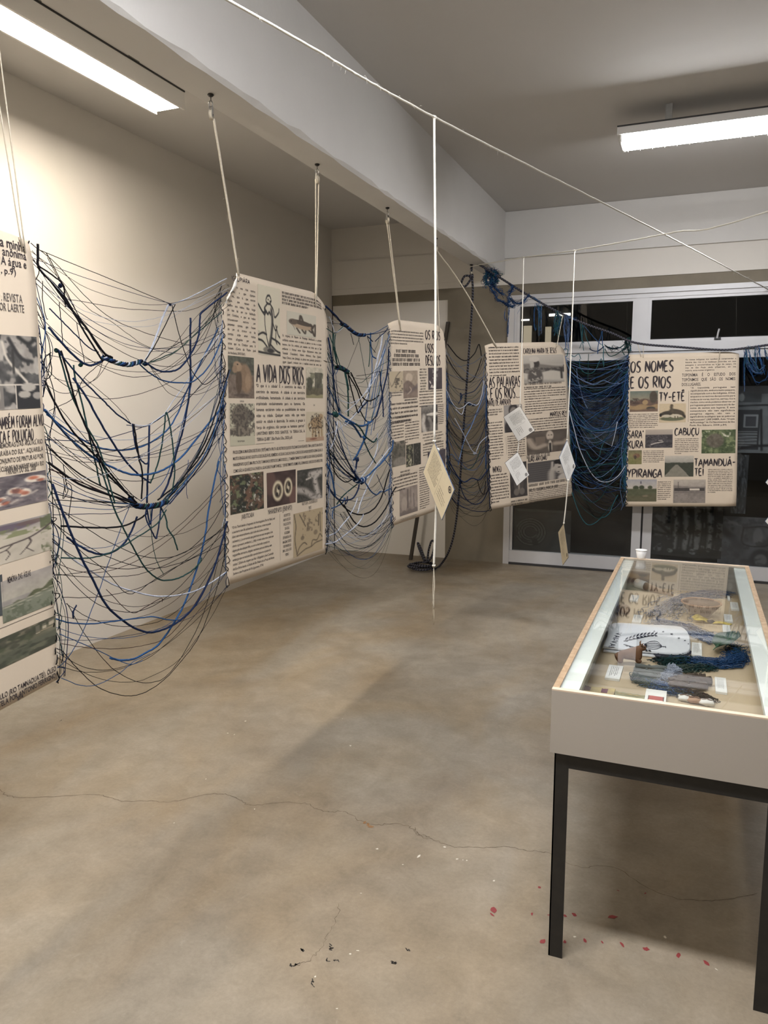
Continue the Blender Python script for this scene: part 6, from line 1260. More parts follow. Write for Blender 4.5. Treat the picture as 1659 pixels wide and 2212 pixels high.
# ------------------------------------------------------------------ yarn hanging on the navy rope
def tangle(label, paths, n, cols, spread, rmm, seed, name='yarn_tangle'):
    """a hank of yarn: many loose strands that follow one or more paths"""
    R = random.Random(seed); t = thing(name, label, 'yarn', 'hanks of yarn on the navy rope'); by = {}
    for i in range(n):
        pts = R.choice(paths); o = A([R.gauss(0, 1), R.gauss(0, 1), R.gauss(0, 1)]) * spread
        a, b = R.uniform(0, .2), R.uniform(.7, 1.0)
        P = spline(pts, 6); P = P[int(a * len(P)):max(int(b * len(P)), int(a * len(P)) + 3)]
        P = [p + o * (.5 + .8 * math.sin(k * .7 + i)) + A([R.uniform(-1, 1), R.uniform(-1, 1), R.uniform(-1, 1)]) * spread * .45 for k, p in enumerate(P)]
        by.setdefault(R.choice(cols), MB()).tube(spline(P, 3), rmm * R.uniform(.7, 1.3) / 1000, 4)
    for c, q in by.items(): q.build('yarn_hank', M['y' + c], t, True)['kind'] = 'stuff'
    return t
c8r = cr(.14467, 1000, 540)
def rp(L, y=7.1): return [on_y(*p, y) for p in c8r(L)]
tangle('thick blue yarn tangle tied on the rope nearest the beam end', [rp([(400,290),(350,380),(350,480),(380,550)]), rp([(430,300),(440,400),(420,500),(470,560)]), rp([(470,320),(500,400),(480,480),(400,520)]), rp([(360,300),(420,350),(490,330),(440,430)])], 150, 'bnbnt', .017, 1.9, 1)
tangle('swag of blue yarn drooping below the rope before the concrete band', [rp([(430,480),(480,560),(560,640),(660,690)]), rp([(400,540),(470,650),(520,740),(600,780),(680,800)]), rp([(690,680),(680,780),(690,860)]), rp([(690,680),(740,560),(720,540)]), rp([(680,700),(760,780),(880,790),(960,700),(1000,680)]), rp([(600,790),(700,840),(800,830)])], 130, 'bnbn', .011, 1.7, 2)
tangle('thin blue strands hanging beside the left window jamb', [rp([(690,820),(680,1000),(670,1200),(680,1250),(690,1200)]), rp([(640,850),(620,1000),(650,1050),(655,900)]), rp([(860,800),(830,920),(780,1010)]), rp([(690,860),(680,1050),(660,1350)])], 16, 'bnl', .004, 1.5, 3)
tangle('blue yarn loop falling from the rope before the lit doorways', [rp([(1040,690),(1120,760),(1170,790)]), rp([(1130,790),(1130,1000),(1130,1340)]), rp([(1170,790),(1170,1000),(1160,1330)]), rp([(1080,800),(1060,1000),(1080,1190),(1110,1100)]), rp([(1100,800),(1130,900),(1150,1100)])], 36, 'btbl', .006, 1.5, 4)
tangle('turquoise hank on the rope left of the OS NOMES banner', [rp([(1390,900),(1380,1000),(1370,1150),(1360,1370)], 7.2), rp([(1440,930),(1430,1050),(1400,1200),(1420,1350)], 7.2), rp([(1410,910),(1420,1000),(1440,1100),(1390,1200)], 7.2)], 60, 'tbtgf', .010, 1.5, 5)
tangle('pale blue strands on the rope before the upper window light', [rp([(1530,1000),(1520,1200),(1540,1520)], 7.25), rp([(1570,1010),(1580,1200),(1560,1520)], 7.25), rp([(1610,1000),(1620,1150),(1600,1300)], 7.25), rp([(1500,960),(1620,1020),(1700,1050)], 7.25)], 34, 'lbln', .007, 1.6, 6)
c9 = cr(.1983, 1330, 720)
def r9(L): return [on_y(*p, 7.42) for p in c9(L)]
tangle('bright blue yarn hanging from the rope at the right picture edge', [r9([(1420,150),(1430,300),(1450,400)]), r9([(1440,140),(1480,300),(1560,430),(1600,450)]), r9([(1530,130),(1520,260),(1560,400),(1640,330)]), r9([(1560,130),(1580,300),(1640,480)]), r9([(1420,160),(1440,330),(1500,490),(1560,540),(1659,470),(1700,300)]), r9([(1400,160),(1400,400),(1395,680)]), r9([(1620,140),(1640,240),(1659,300)]), r9([(1440,300),(1520,430),(1620,420)])], 90, 'bbnbtl', .009, 1.5, 7)
tangle('teal yarn bunch knotted at the top left corner of the OS NOMES banner', [[n4.pt(*p) for p in c6(L_)] for L_ in ([(1230,760),(1200,850),(1240,950),(1270,1050)], [(1280,770),(1260,880),(1200,960),(1120,960)], [(1100,940),(1000,960),(900,950),(830,910)], [(1240,800),(1290,900),(1290,1000),(1250,1080)])], 60, 'gtgkn', .010, 1.6, 8)

# ------------------------------------------------------------------ stick against the wall, drawings behind the glass
st = thing('wooden_stick', 'dark square stick leaning against the white infill panel', 'stick')
a, b = on_z(887, 1209, .0), on_y(968, 695, 7.645)
d = (b - a); L_ = np.linalg.norm(d); d /= L_; sx = np.cross(d, (0, 1, 0)); sx /= np.linalg.norm(sx); sy = np.cross(sx, d)
q = MB(); w = .016
base = [a + sx * w * i + sy * w * j for i, j in ((-1, -1), (1, -1), (1, 1), (-1, 1))]
base = [p + d * ((.001 - p[2]) / d[2]) for p in base]
q.add(base + [p + d * (L_ - .02) for p in base], [(3, 2, 1, 0), (4, 5, 6, 7), (0, 1, 5, 4), (1, 2, 6, 5), (2, 3, 7, 6), (3, 0, 4, 7)])
M['dark_wood'] = mat('dark_stained_wood', (0.035, 0.028, 0.022), 0.6, (20, 0.5, (0.06, 0.045, 0.03)))
q.build('shaft', M['dark_wood'], st)
q = MB(); e = [p + d * (L_ - .02) for p in base]; q.add(e + [p + d * .018 for p in e], [(3, 2, 1, 0), (4, 5, 6, 7), (0, 1, 5, 4), (1, 2, 6, 5), (2, 3, 7, 6), (3, 0, 4, 7)]); q.build('tip', M['black'], st)

def drawing(label, px0, py0, px1, py1, fn, nx=60, ny=60, y=None):
    y = YF + .028 if y is None else y
    a, b = on_y(px0, py0, y), on_y(px1, py1, y); gx = np.linspace(0, 1, nx + 1); gy = np.linspace(0, 1, ny + 1); X, Y = np.meshgrid(gx, gy)
    c = np.clip(fn(X, Y).c * 1.45, 1, 250) / 255; c = np.where(c <= .04045, c / 12.92, ((c + .055) / 1.055) ** 2.4)
    t = thing('charcoal_drawing', label, 'drawing', 'charcoal drawings behind the glass')
    q = MB(); q.box((a[0], y + .001, b[2]), (b[0], y + .004, a[2])); q.build('backing_sheet', M['black'], t)
    q = MB(); q.v = [(a[0] + (b[0] - a[0]) * X[j, i], y, a[2] + (b[2] - a[2]) * Y[j, i]) for j in range(ny + 1) for i in range(nx + 1)]; w = nx + 1
    q.f = [(j * w + i, (j + 1) * w + i, (j + 1) * w + i + 1, j * w + i + 1) for j in range(ny) for i in range(nx)]; q.m = [0] * len(q.f)
    q.build('drawn_face', M['print'], t, cols=np.concatenate([c.reshape(-1, 3), np.ones((c.size // 3, 1))], axis=1)); return t
def d_swirl(x, y):
    p = Pic(x, y, (36, 36, 36)); p.noise(4, 10, 3)
    for k in range(9):
        a = [(.34 + (.08 + k * .02) * math.cos(t + k * .5) * 1.1, .5 + (.10 + k * .026) * math.sin(t + k * .5)) for t in np.linspace(0, 5.5, 9)]; p.line(a, .008, (82, 82, 80) if k % 2 else (10, 10, 10), .8)
    p.put(np.clip((x - .62) * 4, 0, 1) * (y > .45 + .3 * np.abs(x - .8)), (70, 70, 72), .5); p.ell(.42, .72, .05, .07, (6, 6, 6)); p.rect(.1, 0, .9, .06, (64, 64, 64), .5); return p
drawing('dim charcoal drawing with a swirling form at the foot of the left glass door', 1103, 1097, 1231, 1204, d_swirl)
def d_trunks(x, y):
    p = Pic(x, y, (16, 16, 17)); p.spots(7, .5, (74, 74, 76), 4, .8, lambda x, y: (y < .85).astype(float))
    for cx, w in [(.36, .05), (.5, .07), (.66, .09), (.83, .07)]: p.line([(cx - .04, .0), (cx + .01, .45), (cx, .85)], w * .55, (86, 86, 86), .85); p.line([(cx + .05, .0), (cx + .07, .5), (cx + .04, .88)], .012, (4, 4, 5)); p.line([(cx - .07, .1), (cx - .05, .5), (cx - .05, .88)], .012, (4, 4, 5))
    p.line([(0, .35), (.15, .45), (.3, .62)], .025, (4, 4, 4)); p.line([(0, .56), (.3, .62)], .02, (5, 5, 5)); p.ell(.12, .88, .06, .05, (70, 70, 72)); p.ell(.62, .9, .06, .05, (80, 80, 82)); p.ell(.3, .9, .04, .04, (76, 80, 78)); p.spots(18, .55, (6, 6, 6), 9, .8); p.rect(0, .95, 1, 1, (22, 22, 22)); return p
drawing('black charcoal drawing of thick trunks under the OS NOMES banner', 1406, 1080, 1557, 1208, d_trunks, 84, 72)
def d_machine(x, y):
    p = Pic(x, y, (58, 58, 62)); p.noise(4, 18, 3); p.line([(.35, .2), (.7, .18), (.7, .5), (.36, .5), (.35, .2)], .012, (26, 26, 28)); p.ell(.56, .35, .07, .16, (84, 84, 86), .7); p.ell(.62, .78, .16, .2, (34, 34, 38), .8); p.ell(.62, .78, .09, .11, (76, 76, 78)); p.line([(0, .2), (.15, .35), (.3, .55)], .06, (36, 36, 40), .8); p.line([(.1, .1), (.3, .14)], .03, (88, 88, 90), .7); p.spots(10, .55, (38, 38, 42), 8, .6); return p
drawing('grey charcoal drawing of a window and wheel at the bottom right glass', 1555, 1114, 1700, 1240, d_machine, 64, 56, YF + .032)
def d_house(x, y):
    p = Pic(x, y, (84, 86, 90)); p.noise(5, 16, 3); K = (24, 24, 28); p.grad(0, .12, (46, 46, 50), (60, 60, 64))
    p.rect(.08, .36, .5, .95, (40, 41, 46)); p.rect(.2, .42, .46, .62, (104, 106, 110)); p.rect(.24, .45, .42, .6, (50, 50, 56)); p.rect(.1, .68, .46, .9, (92, 94, 98)); p.put(.5 + .5 * np.sin(y * 120), (40, 40, 44), .5 * 1.0) if False else None
    for k in range(5): p.line([(.1, .70 + k * .045), (.46, .69 + k * .045)], .007, K)
    p.line([(0, .3), (1, .27)], .012, K); p.line([(.5, .36), (.55, .95)], .02, K); p.line([(.62, .1), (.66, .5), (.85, .75), (1, .85)], .014, K); p.rect(.66, .1, .82, .25, K); p.rect(.1, .1, .5, .24, (54, 56, 60)); p.line([(.85, .1), (.78, .55)], .014, K); p.ell(.15, .17, .05, .06, (108, 110, 112)); p.line([(0, .97), (.4, .9), (.8, .88)], .02, K); return p
drawing('grey charcoal drawing of a doorway right of the OS NOMES banner', 1585, 834, 1702, 980, d_house, 60, 72)
drawing('dark drawing between the two larger grey drawings at the right', 1585, 982, 1610, 1110, lambda x, y: Pic(x, y, (30, 32, 36)).noise(6, 24, 3).spots(9, .58, (78, 80, 86), 5, .7), 20, 50, YF + .036)
drawing('barely visible dark sheet behind the blue yarn net', 1262, 860, 1335, 960, lambda x, y: Pic(x, y, (52, 54, 60)).noise(5, 24, 3).spots(8, .55, (20, 20, 24), 5, .8), 36, 40)

# ------------------------------------------------------------------ glazed display case
M['case_paint'] = mat('grey_beige_lacquer', (0.395, 0.360, 0.315), 0.6, (4, 0.12, (0.35, 0.32, 0.28)), (80, 0.06))
M['ply'] = mat('plywood_edge', (0.33, 0.22, 0.125), 0.6, (45, 0.6, (0.5, 0.37, 0.24)), (120, 0.3))
M['ply_light'] = mat('pale_ply_veneer', (0.66, 0.54, 0.42), 0.6, (60, 0.4, (0.52, 0.40, 0.28)))
M['ledge'] = mat('white_ledge_paint', (0.80, 0.83, 0.80), 0.55, (12, 0.2, (0.7, 0.73, 0.70)))
M['liner'] = mat('beige_baseboard', (0.50, 0.385, 0.25), 0.65, (3, 0.25, (0.44, 0.335, 0.21)))
M['inner'] = mat('inner_side_paint', (0.50, 0.51, 0.49), 0.6)
CX0, CX1, CY0, CY1, CZ0, CZ1, TH = -.341, .269, 2.07, 4.13, .634, .821, .018
case = thing('display_case', 'long grey display case with a glass top on black angle-iron legs', 'display case')
def cp(name, lo, hi, m, parent=case): q = MB(); q.box(lo, hi); return q.build(name, M[m], parent)
zt = CZ1 - .004
front = cp('front_board', (CX0, CY0, CZ0), (CX1, CY0 + TH, zt), 'case_paint'); cp('plywood_edge', (CX0, CY0, zt), (CX1, CY0 + TH, CZ1), 'ply_light', front)
back = cp('back_board', (CX0, CY1 - TH, CZ0), (CX1, CY1, zt), 'case_paint'); cp('plywood_edge', (CX0, CY1 - TH, zt), (CX1, CY1, CZ1), 'ply_light', back)
lef = cp('side_board', (CX0, CY0 + TH, CZ0), (CX0 + TH, CY1 - TH, zt), 'case_paint'); cp('plywood_edge', (CX0, CY0 + TH, zt), (CX0 + TH, CY1 - TH, CZ1), 'ply', lef)
rig = cp('side_board', (CX1 - TH, CY0 + TH, CZ0), (CX1, CY1 - TH, zt), 'case_paint'); cp('plywood_edge', (CX1 - TH, CY0 + TH, zt), (CX1, CY1 - TH, CZ1), 'ply', rig)
ZI = .672
cp('base_board', (CX0 + TH, CY0 + TH, CZ0 + .002), (CX1 - TH, CY1 - TH, ZI), 'liner')
xl, xr = CX0 + TH, CX1 - TH
cp('glass_ledge', (xl, CY0 + TH, CZ1 - .030), (xl + .050, CY1 - TH, CZ1 - .012), 'ledge'); cp('glass_ledge', (xr - .050, CY0 + TH, CZ1 - .030), (xr, CY1 - TH, CZ1 - .012), 'ledge')
cp('inner_side', (xl, CY0 + TH, ZI), (xl + .020, CY1 - TH, CZ1 - .030), 'inner'); cp('inner_side', (xr - .020, CY0 + TH, ZI), (xr, CY1 - TH, CZ1 - .030), 'inner')
q = MB(); q.box((xl + .001, CY0 + TH + .001, CZ1 - .011), (xr - .001, CY1 - TH - .001, CZ1 - .005)); q.build('glass_top', M['case_glass'], case)
# angle-iron stand
def angle_leg(x, y, sx, sy):
    w, t, h = .040, .004, CZ0 - .004; q = MB()
    q.box((min(x, x + sx * w), min(y, y + sy * t), 0), (max(x, x + sx * w), max(y, y + sy * t), h)); q.box((min(x, x + sx * t), min(y, y + sy * w), 0), (max(x, x + sx * t), max(y, y + sy * w), h)); return q.build('leg', M['black'], case)
ix, iy = .012, .010
for x, sx in ((CX0 + ix, 1), (CX1 - ix, -1)):
    for y, sy in ((CY0 + iy, 1), (CY1 - iy, -1)): angle_leg(x, y, sx, sy)
for y, s_ in ((CY0 + iy, 1), (CY1 - iy, -1)):
    q = MB(); q.box((CX0 + ix + .004, min(y, y + s_ * .004) + .0002, CZ0 - .044), (CX1 - ix - .004, max(y, y + s_ * .004) - .0002, CZ0 - .004)); q.box((CX0 + ix, min(y, y + s_ * .04), CZ0 - .004), (CX1 - ix, max(y, y + s_ * .04), CZ0 - .0005)); q.build('end_rail', M['black'], case)
for x, s_ in ((CX0 + ix, 1), (CX1 - ix, -1)):
    q = MB(); q.box((min(x, x + s_ * .004) + .0002, CY0 + iy + .045, CZ0 - .044), (max(x, x + s_ * .004) - .0002, CY1 - iy - .045, CZ0 - .004)); q.box((min(x, x + s_ * .04), CY0 + iy + .041, CZ0 - .004), (max(x, x + s_ * .04), CY1 - iy - .041, CZ0 - .0005)); q.build('side_rail', M['black'], case)

# ------------------------------------------------------------------ things in and on the case
def q8(x, y, z=ZI): return on_z(1170 + .2948 * x, 1160 + .2948 * y, z)
cup_c = q8(728, 160, CZ1 - .005); cup_c[2] = CZ1 - .005
cup = thing('plastic_cup', 'small white plastic cup standing on the far corner of the glass', 'cup')
M['cup'] = mat('white_plastic', (0.82, 0.82, 0.82), 0.35)
q = MB(); q.lathe([(.019, .0005), (.0205, .002), (.0275, .046), (.0268, .046), (.0198, .003)], cup_c, 24); q.build('cup_wall', M['cup'], cup, True)
q = MB(); q.lathe([(.0268, .0455), (.0295, .0455), (.0300, .0470), (.0295, .0485), (.0268, .0485)], cup_c, 24); q.build('rim', M['cup'], cup, True)

# folded shirt
M['shirt'] = mat('white_jersey', (0.74, 0.75, 0.79), 0.9, (20, 0.12, (0.66, 0.67, 0.72)), (200, 0.15)); M['navy_cloth'] = mat('navy_cloth', (0.014, 0.016, 0.035), 0.9)
shirt = thing('folded_shirt', 'folded white football shirt with VAI-VAI lettering and a crown print', 'shirt')
out = [q8(*p) for p in [(445,842),(478,760),(515,668),(760,676),(985,688),(1050,712),(1082,760),(1088,820),(1084,866),(1050,888),(960,892),(740,874)]]
def slab(name, poly, z0, z1, m, parent, bev=.006):
    q = MB(); c = np.mean(poly, axis=0); n = len(poly)
    rings = []
    for k, z in ((0, z0), (1.0, z0 + bev * .5), (1.0, z1 - bev), (0.4, z1 - bev * .3), (-.3, z1)):
        rings.append([(p[0] + (p[0] - c[0]) / max(np.linalg.norm((p - c)[:2]), 1e-6) * bev * .5 * (k - 1), p[1] + (p[1] - c[1]) / max(np.linalg.norm((p - c)[:2]), 1e-6) * bev * .5 * (k - 1), z) for p in poly])
    for r in rings: q.add(r, [])
    for i in range(len(rings) - 1):
        for k in range(n): q.f.append((i * n + k, i * n + (k + 1) % n, (i + 1) * n + (k + 1) % n, (i + 1) * n + k)); q.m.append(0)
    q.f.append(tuple((len(rings) - 1) * n + k for k in range(n))); q.m.append(0)
    q.f.append(tuple(range(n - 1, -1, -1))); q.m.append(0)
    return q.build(name, m, parent)
P0 = spline(out + [out[0]], 4)[:-1]
slab('lower_fold', [p + A([.003, -.006, 0]) for p in P0], ZI + .0005, ZI + .010, M['shirt'], shirt)
dk = [q8(*p) for p in [(800,860),(1080,850),(1060,892),(960,908),(850,896)]]; slab('dark_lining', [p + A([0, -.004, 0]) for p in spline(dk + [dk[0]], 4)[:-1]], ZI + .010, ZI + .013, M['navy_cloth'], shirt, .002)
ZS = ZI + .022
slab('upper_fold', P0, ZI + .0132, ZS, M['shirt'], shirt)
def on_shirt(x, y): p = q8(x, y, ZS); return A([p[0], p[1], ZS + .0008])
# VAI-VAI reads towards the viewer, letter tops to the right
a0, a1, a2 = on_shirt(548, 700), on_shirt(486, 812), on_shirt(592, 702)
ex = (a1 - a0); Lx = np.linalg.norm(ex[:2]); ey = a2 - a0; q = MB()
put = lambda x, y: A([a0[0], a0[1], ZS + .0008]) + ex * (x / Lx) + ey * (-y / np.linalg.norm(ey[:2]))
set_line(q, put, 'VAI-VAI', 0, Lx, 0, np.linalg.norm(ey[:2]) * 1.36, 3.0, 'L'); q.build('shirt_lettering', M['navy_cloth'], shirt)
def poly_print(name, pts, m=M['navy_cloth']):
    q = MB(); q.add([on_shirt(*p) for p in pts], [tuple(range(len(pts)))]); return q.build(name, m, shirt)
for (cx, cy, r) in [(826,692,11),(890,695,12),(953,713,15),(1006,742,13),(1050,760,11),(1075,785,8),(1070,852,8),(1035,855,9),(855,856,9)]:
    poly_print('star', [(cx + r * (1 if k % 2 == 0 else .42) * math.cos(k * .6283), cy + .62 * r * (1 if k % 2 == 0 else .42) * math.sin(k * .6283)) for k in range(10)])
for i in range(9):                                        # laurel leaves
    t = i / 8; x, y = 610 + 215 * t, 758 - 36 * t - 14 * math.sin(3 * t)
    for s_ in (-1, 1): poly_print('laurel_leaf', [(x, y), (x + 8, y + s_ * 13 - 3), (x + 26, y + s_ * 17 - 8), (x + 20, y + s_ * 5 - 3)])
    x, y = 612 + 190 * t, 790 + 36 * t + 8 * math.sin(3 * t)
    if i < 8: poly_print('laurel_leaf', [(x, y), (x + 6, y + 12), (x + 24, y + 14), (x + 18, y + 2)])
poly_print('laurel_stem', [(600, 762), (820, 718), (840, 716), (822, 723), (602, 768)]); poly_print('laurel_stem', [(600, 785), (700, 812), (812, 832), (700, 818), (600, 790)])
for k in range(5):                                        # crown bands
    o = -24 + 12 * k
    q = MB(); pts = [(762, 796 + o * .55), (800, 794 + o * 1.15), (845, 794 + o * 1.1), (880, 802 + o * .2)]
    P = spline(pts, 5)
    for i in range(len(P) - 1): q.quad(*[on_shirt(*p) for p in (P[i] + A([0, -2.2]), P[i + 1] + A([0, -2.2]), P[i + 1] + A([0, 2.2]), P[i] + A([0, 2.2]))])
    q.build('crown_band', M['navy_cloth'], shirt)
poly_print('crown_base', [(750, 783), (768, 780), (774, 806), (756, 810)]); poly_print('crown_cross', [(882, 800), (912, 805), (914, 809), (882, 806)]); poly_print('crown_cross', [(904, 799), (908, 799), (912, 815), (907, 815)])

# clay animal
M['clay'] = mat('fired_clay', (0.22, 0.105, 0.052), 0.75, (60, 0.5, (0.15, 0.07, 0.035)), (120, 0.3))
def skin(name, verts, edges, radii, m, parent, sub=2):
    me = bpy.data.meshes.new(name); me.from_pydata([tuple(map(float, v)) for v in verts], edges, [])
    o = bpy.data.objects.new(name, me); COL.objects.link(o)
    sk = o.modifiers.new('skin', 'SKIN'); sk.use_smooth_shade = True
    for i, r in enumerate(radii): me.skin_vertices[0].data[i].radius = (r, r)
    me.skin_vertices[0].data[0].use_root = True
    ss = o.modifiers.new('sub', 'SUBSURF'); ss.levels = sub; ss.render_levels = sub
    dg = bpy.context.evaluated_depsgraph_get(); m2 = bpy.data.meshes.new_from_object(o.evaluated_get(dg))
    bpy.data.objects.remove(o); bpy.data.meshes.remove(me); m2.name = name; m2.materials.clear(); m2.materials.append(m)
    m2.polygons.foreach_set('use_smooth', [True] * len(m2.polygons))
    o = bpy.data.objects.new(name, m2); COL.objects.link(o); o.parent = parent; return o
an = thing('clay_animal', 'small brown clay animal beside the folded shirt', 'figurine')
b0, b1 = q8(548, 940), q8(735, 945); ax = (b1 - b0); al = np.linalg.norm(ax); ux = ax / al; uy = np.array([-ux[1], ux[0], 0])
def an_p(l, s_, h): return b0 + ux * al * l + uy * s_ + A([0, 0, h])
skin('clay_body', [an_p(.5, 0, .042), an_p(.22, 0, .042), an_p(.08, 0, .040), an_p(.80, 0, .046), an_p(.88, 0, .066), an_p(1.02, 0, .070), an_p(1.14, 0, .064), an_p(.14, -.014, .012), an_p(.14, .014, .012), an_p(.86, -.014, .012), an_p(.86, .014, .012), an_p(-.06, 0, .034)],
     [(0, 1), (1, 2), (0, 3), (3, 4), (4, 5), (5, 6), (2, 7), (2, 8), (3, 9), (3, 10), (2, 11)], [.018, .018, .016, .016, .013, .012, .007, .010, .010, .010, .010, .009], M['clay'], an)
for s_ in (-1, 1):
    q = MB(); q.tube(spline([an_p(.93, s_ * .008, .076), an_p(.93, s_ * .014, .084), an_p(.97, s_ * .017, .089)], 4), .004, 6, taper=lambda t: 1.1 - .8 * t); q.build('horn', M['clay'], an, True)
    q = MB(); q.blob(an_p(1.03, s_ * .010, .073), (.0022, .0022, .0022), 1, 0, 8, 6); q.build('eye', M['black'], an, True)

# little text cards
def label_card(x0, y0, x1, y1, label, th=.008, lines=5):
    t = thing('text_card', label, 'card', 'white text cards in the display case')
    a, b, c = q8(x0, y1), q8(x1, y1), q8((x0 + x1) / 2, y0); w = (b - a)[0]; l = c[1] - a[1]
    q = MB(); q.box((a[0], a[1], ZI + .0004), (a[0] + w, a[1] + l, ZI + th)); q.build('foam_board', M['card_white'], t)
    q = MB(); R = random.Random(int(x0 + y0)); put = lambda u, v: A([a[0] + u, a[1] + l - v, ZI + th + .0006])
    for i in range(lines):                                # lines run away from the viewer
        pv = lambda u, v, i=i: put(w * (.2 + .6 * i / lines) + v * 0 + (w * .10 - (w * .10 - v)) , u)
        greek_line(q, pv, l * .12, l * R.uniform(.7, .9), w * .06, w * .085, R)
    q.build('card_text', M['ink_soft'], t); return t
label_card(462, 952, 574, 1046, 'white text card in front of the clay animal')
label_card(1274, 1046, 1358, 1148, 'white text card at the near right of the display case')
label_card(1097, 788, 1174, 876, 'white text card between the shirt and the green leaf')
label_card(1330, 658, 1384, 708, 'white text card just behind the green leaf')
label_card(1340, 580, 1400, 628, 'white text card beside the yellow ribbon')
label_card(1388, 490, 1446, 540, 'white text card nearest the right-hand ledge of the case')
label_card(642, 436, 704, 474, 'white text card under the dark-capped rattle', lines=3)
label_card(660, 582, 728, 634, 'white text card left of the pale yarn')
label_card(1364, 438, 1381, 470, 'small white card at the far right of the yarn', lines=2)

# yarn skein winding through the case
def skein(label, path, n, cols, width, height, rmm, seed, loop=.012):
    R = random.Random(seed); t = thing('yarn_skein', label, 'yarn', 'yarn laid in the display case'); by = {}
    C = spline([q8(*p) for p in path], 10); n_c = len(C)
    for i in range(n):
        a = R.randint(0, max(0, n_c - 12)); b = min(n_c, a + R.randint(10, 26)); col = cols[min(len(cols) - 1, int((a + b) / 2 / n_c * len(cols)))]
        off = R.gauss(0, .45) * width; lp = R.uniform(.3, 1) * loop; ph = R.uniform(0, 6.28); fr = R.uniform(.7, 1.6); hz = R.uniform(.1, 1) * height * max(.25, 1 - abs(off) / width * .7)
        P = []
        for k in range(a, b):
            T = C[min(k + 1, n_c - 1)] - C[max(k - 1, 0)]; T /= max(np.linalg.norm(T), 1e-9); N = A([-T[1], T[0], 0])
            P.append(C[k] + N * (off + lp * math.sin(fr * k + ph)) + T * lp * .9 * math.cos(fr * k * 1.3 + ph) + A([0, 0, .002 + hz + .003 * math.sin(k * 1.1 + ph)]))
        by.setdefault(R.choice(col), MB()).tube(spline(P, 3), rmm * R.uniform(.75, 1.2) / 1000, 4)
    for c, q in by.items(): q.build('yarn_mass', M['y' + c], t, True)['kind'] = 'stuff'
    return t
skein('pale grey-blue yarn heaped at the far end of the display case', [(1420,440),(1260,420),(1120,440),(1000,480),(900,550),(850,600)], 230, ['nb', 'bl', 'lw', 'lw', 'lwf', 'lw'], .085, .020, 1.0, 21)
skein('lilac and blue yarn curving behind the folded shirt', [(830,620),(900,650),(1020,670),(1120,710),(1220,750),(1300,790)], 240, ['w', 'wl', 'wb', 'bnw', 'wl', 'b'], .055, .022, 1.1, 22)
skein('bright blue and teal yarn around the green leaf', [(1400,800),(1430,850),(1440,900),(1380,940),(1260,940),(1150,930),(1020,920),(920,925),(840,935)], 300, ['gb', 'bg', 'b', 'b', 'bl', 'bbl', 'gb', 'g', 'gk'], .050, .024, 1.1, 23)
skein('moss green yarn in front of the bright blue yarn', [(1300,985),(1200,965),(1080,975),(1000,985),(960,960)], 90, ['fg', 'g', 'gf', 'f', 'g'], .03, .016, 1.1, 24)
skein('small lilac tuft lying on the grey sticks', [(930,980),(960,1000),(980,1020),(930,1040),(910,1070)], 110, ['w'], .022, .030, 1.1, 25, .016)
skein('green, blue and brown yarn at the near end of the display case', [(650,1030),(720,1060),(800,1085),(880,1110),(960,1140),(1050,1160),(1150,1185),(1240,1225)], 260, ['bn', 'gf', 'fg', 'bl', 'bn', 'bfr', 'rk', 'rk'], .040, .018, 1.1, 26)
# sticks
M['slate'] = mat('grey_weathered_stick', (0.13, 0.14, 0.135), 0.8, (40, 0.5, (0.19, 0.20, 0.19)), (80, 0.4)); M['bark'] = mat('brown_bark', (0.075, 0.050, 0.036), 0.9, (50, 0.6, (0.16, 0.115, 0.085)), (140, 0.9))
def stick(name, pa, pb, r, m, label, seed, flat=1.0, z=0.0, cat='stick', group=None):
    R = random.Random(seed); a, b = q8(*pa), q8(*pb); t = thing(name, label, cat, group); n = 12; q = MB()
    pts = [a + (b - a) * k / n + A([R.uniform(-1, 1) * r * .12, R.uniform(-1, 1) * r * .12, r * flat + .0006 + z]) for k in range(n + 1)]
    q.tube(pts, r, 8, taper=lambda s_: .82 + .18 * math.sin(s_ * 9 + seed))
    if flat < 1: q.v = [(x, y, ZI + z + .0008 + (zz - ZI - z - .0008) * flat if zz > ZI + z else ZI + z + .0008) for x, y, zz in q.v]
    q.build('stick_shaft', M[m], t, True)
    for k in range(3):
        i = R.randint(2, n - 2); q = MB(); q.blob(pts[i] + A([0, 0, r * .7]), (r * .45, r * .3, r * .3), seed + k, .2, 8, 6); q.build('knot_hole', M[m], t, True)
    return t
stick('grey_stick', (685,965), (925,985), .010, 'slate', 'hindmost grey stick under the lilac tuft', 1, group='grey sticks'); stick('grey_stick', (672,998), (960,1022), .011, 'slate', 'middle grey stick under the lilac tuft', 2, group='grey sticks'); stick('grey_stick', (668,1022), (880,1046), .010, 'slate', 'foremost grey stick under the lilac tuft', 3, group='grey sticks')
stick('brown_stick', (1000,1055), (1195,1050), .013, 'bark', 'hindmost brown bark stick', 4, group='brown bark sticks'); stick('brown_stick', (930,1088), (1235,1090), .017, 'bark', 'thick middle brown bark stick', 5, group='brown bark sticks'); stick('brown_stick', (925,1118), (1205,1125), .015, 'bark', 'foremost brown bark stick', 6, group='brown bark sticks')
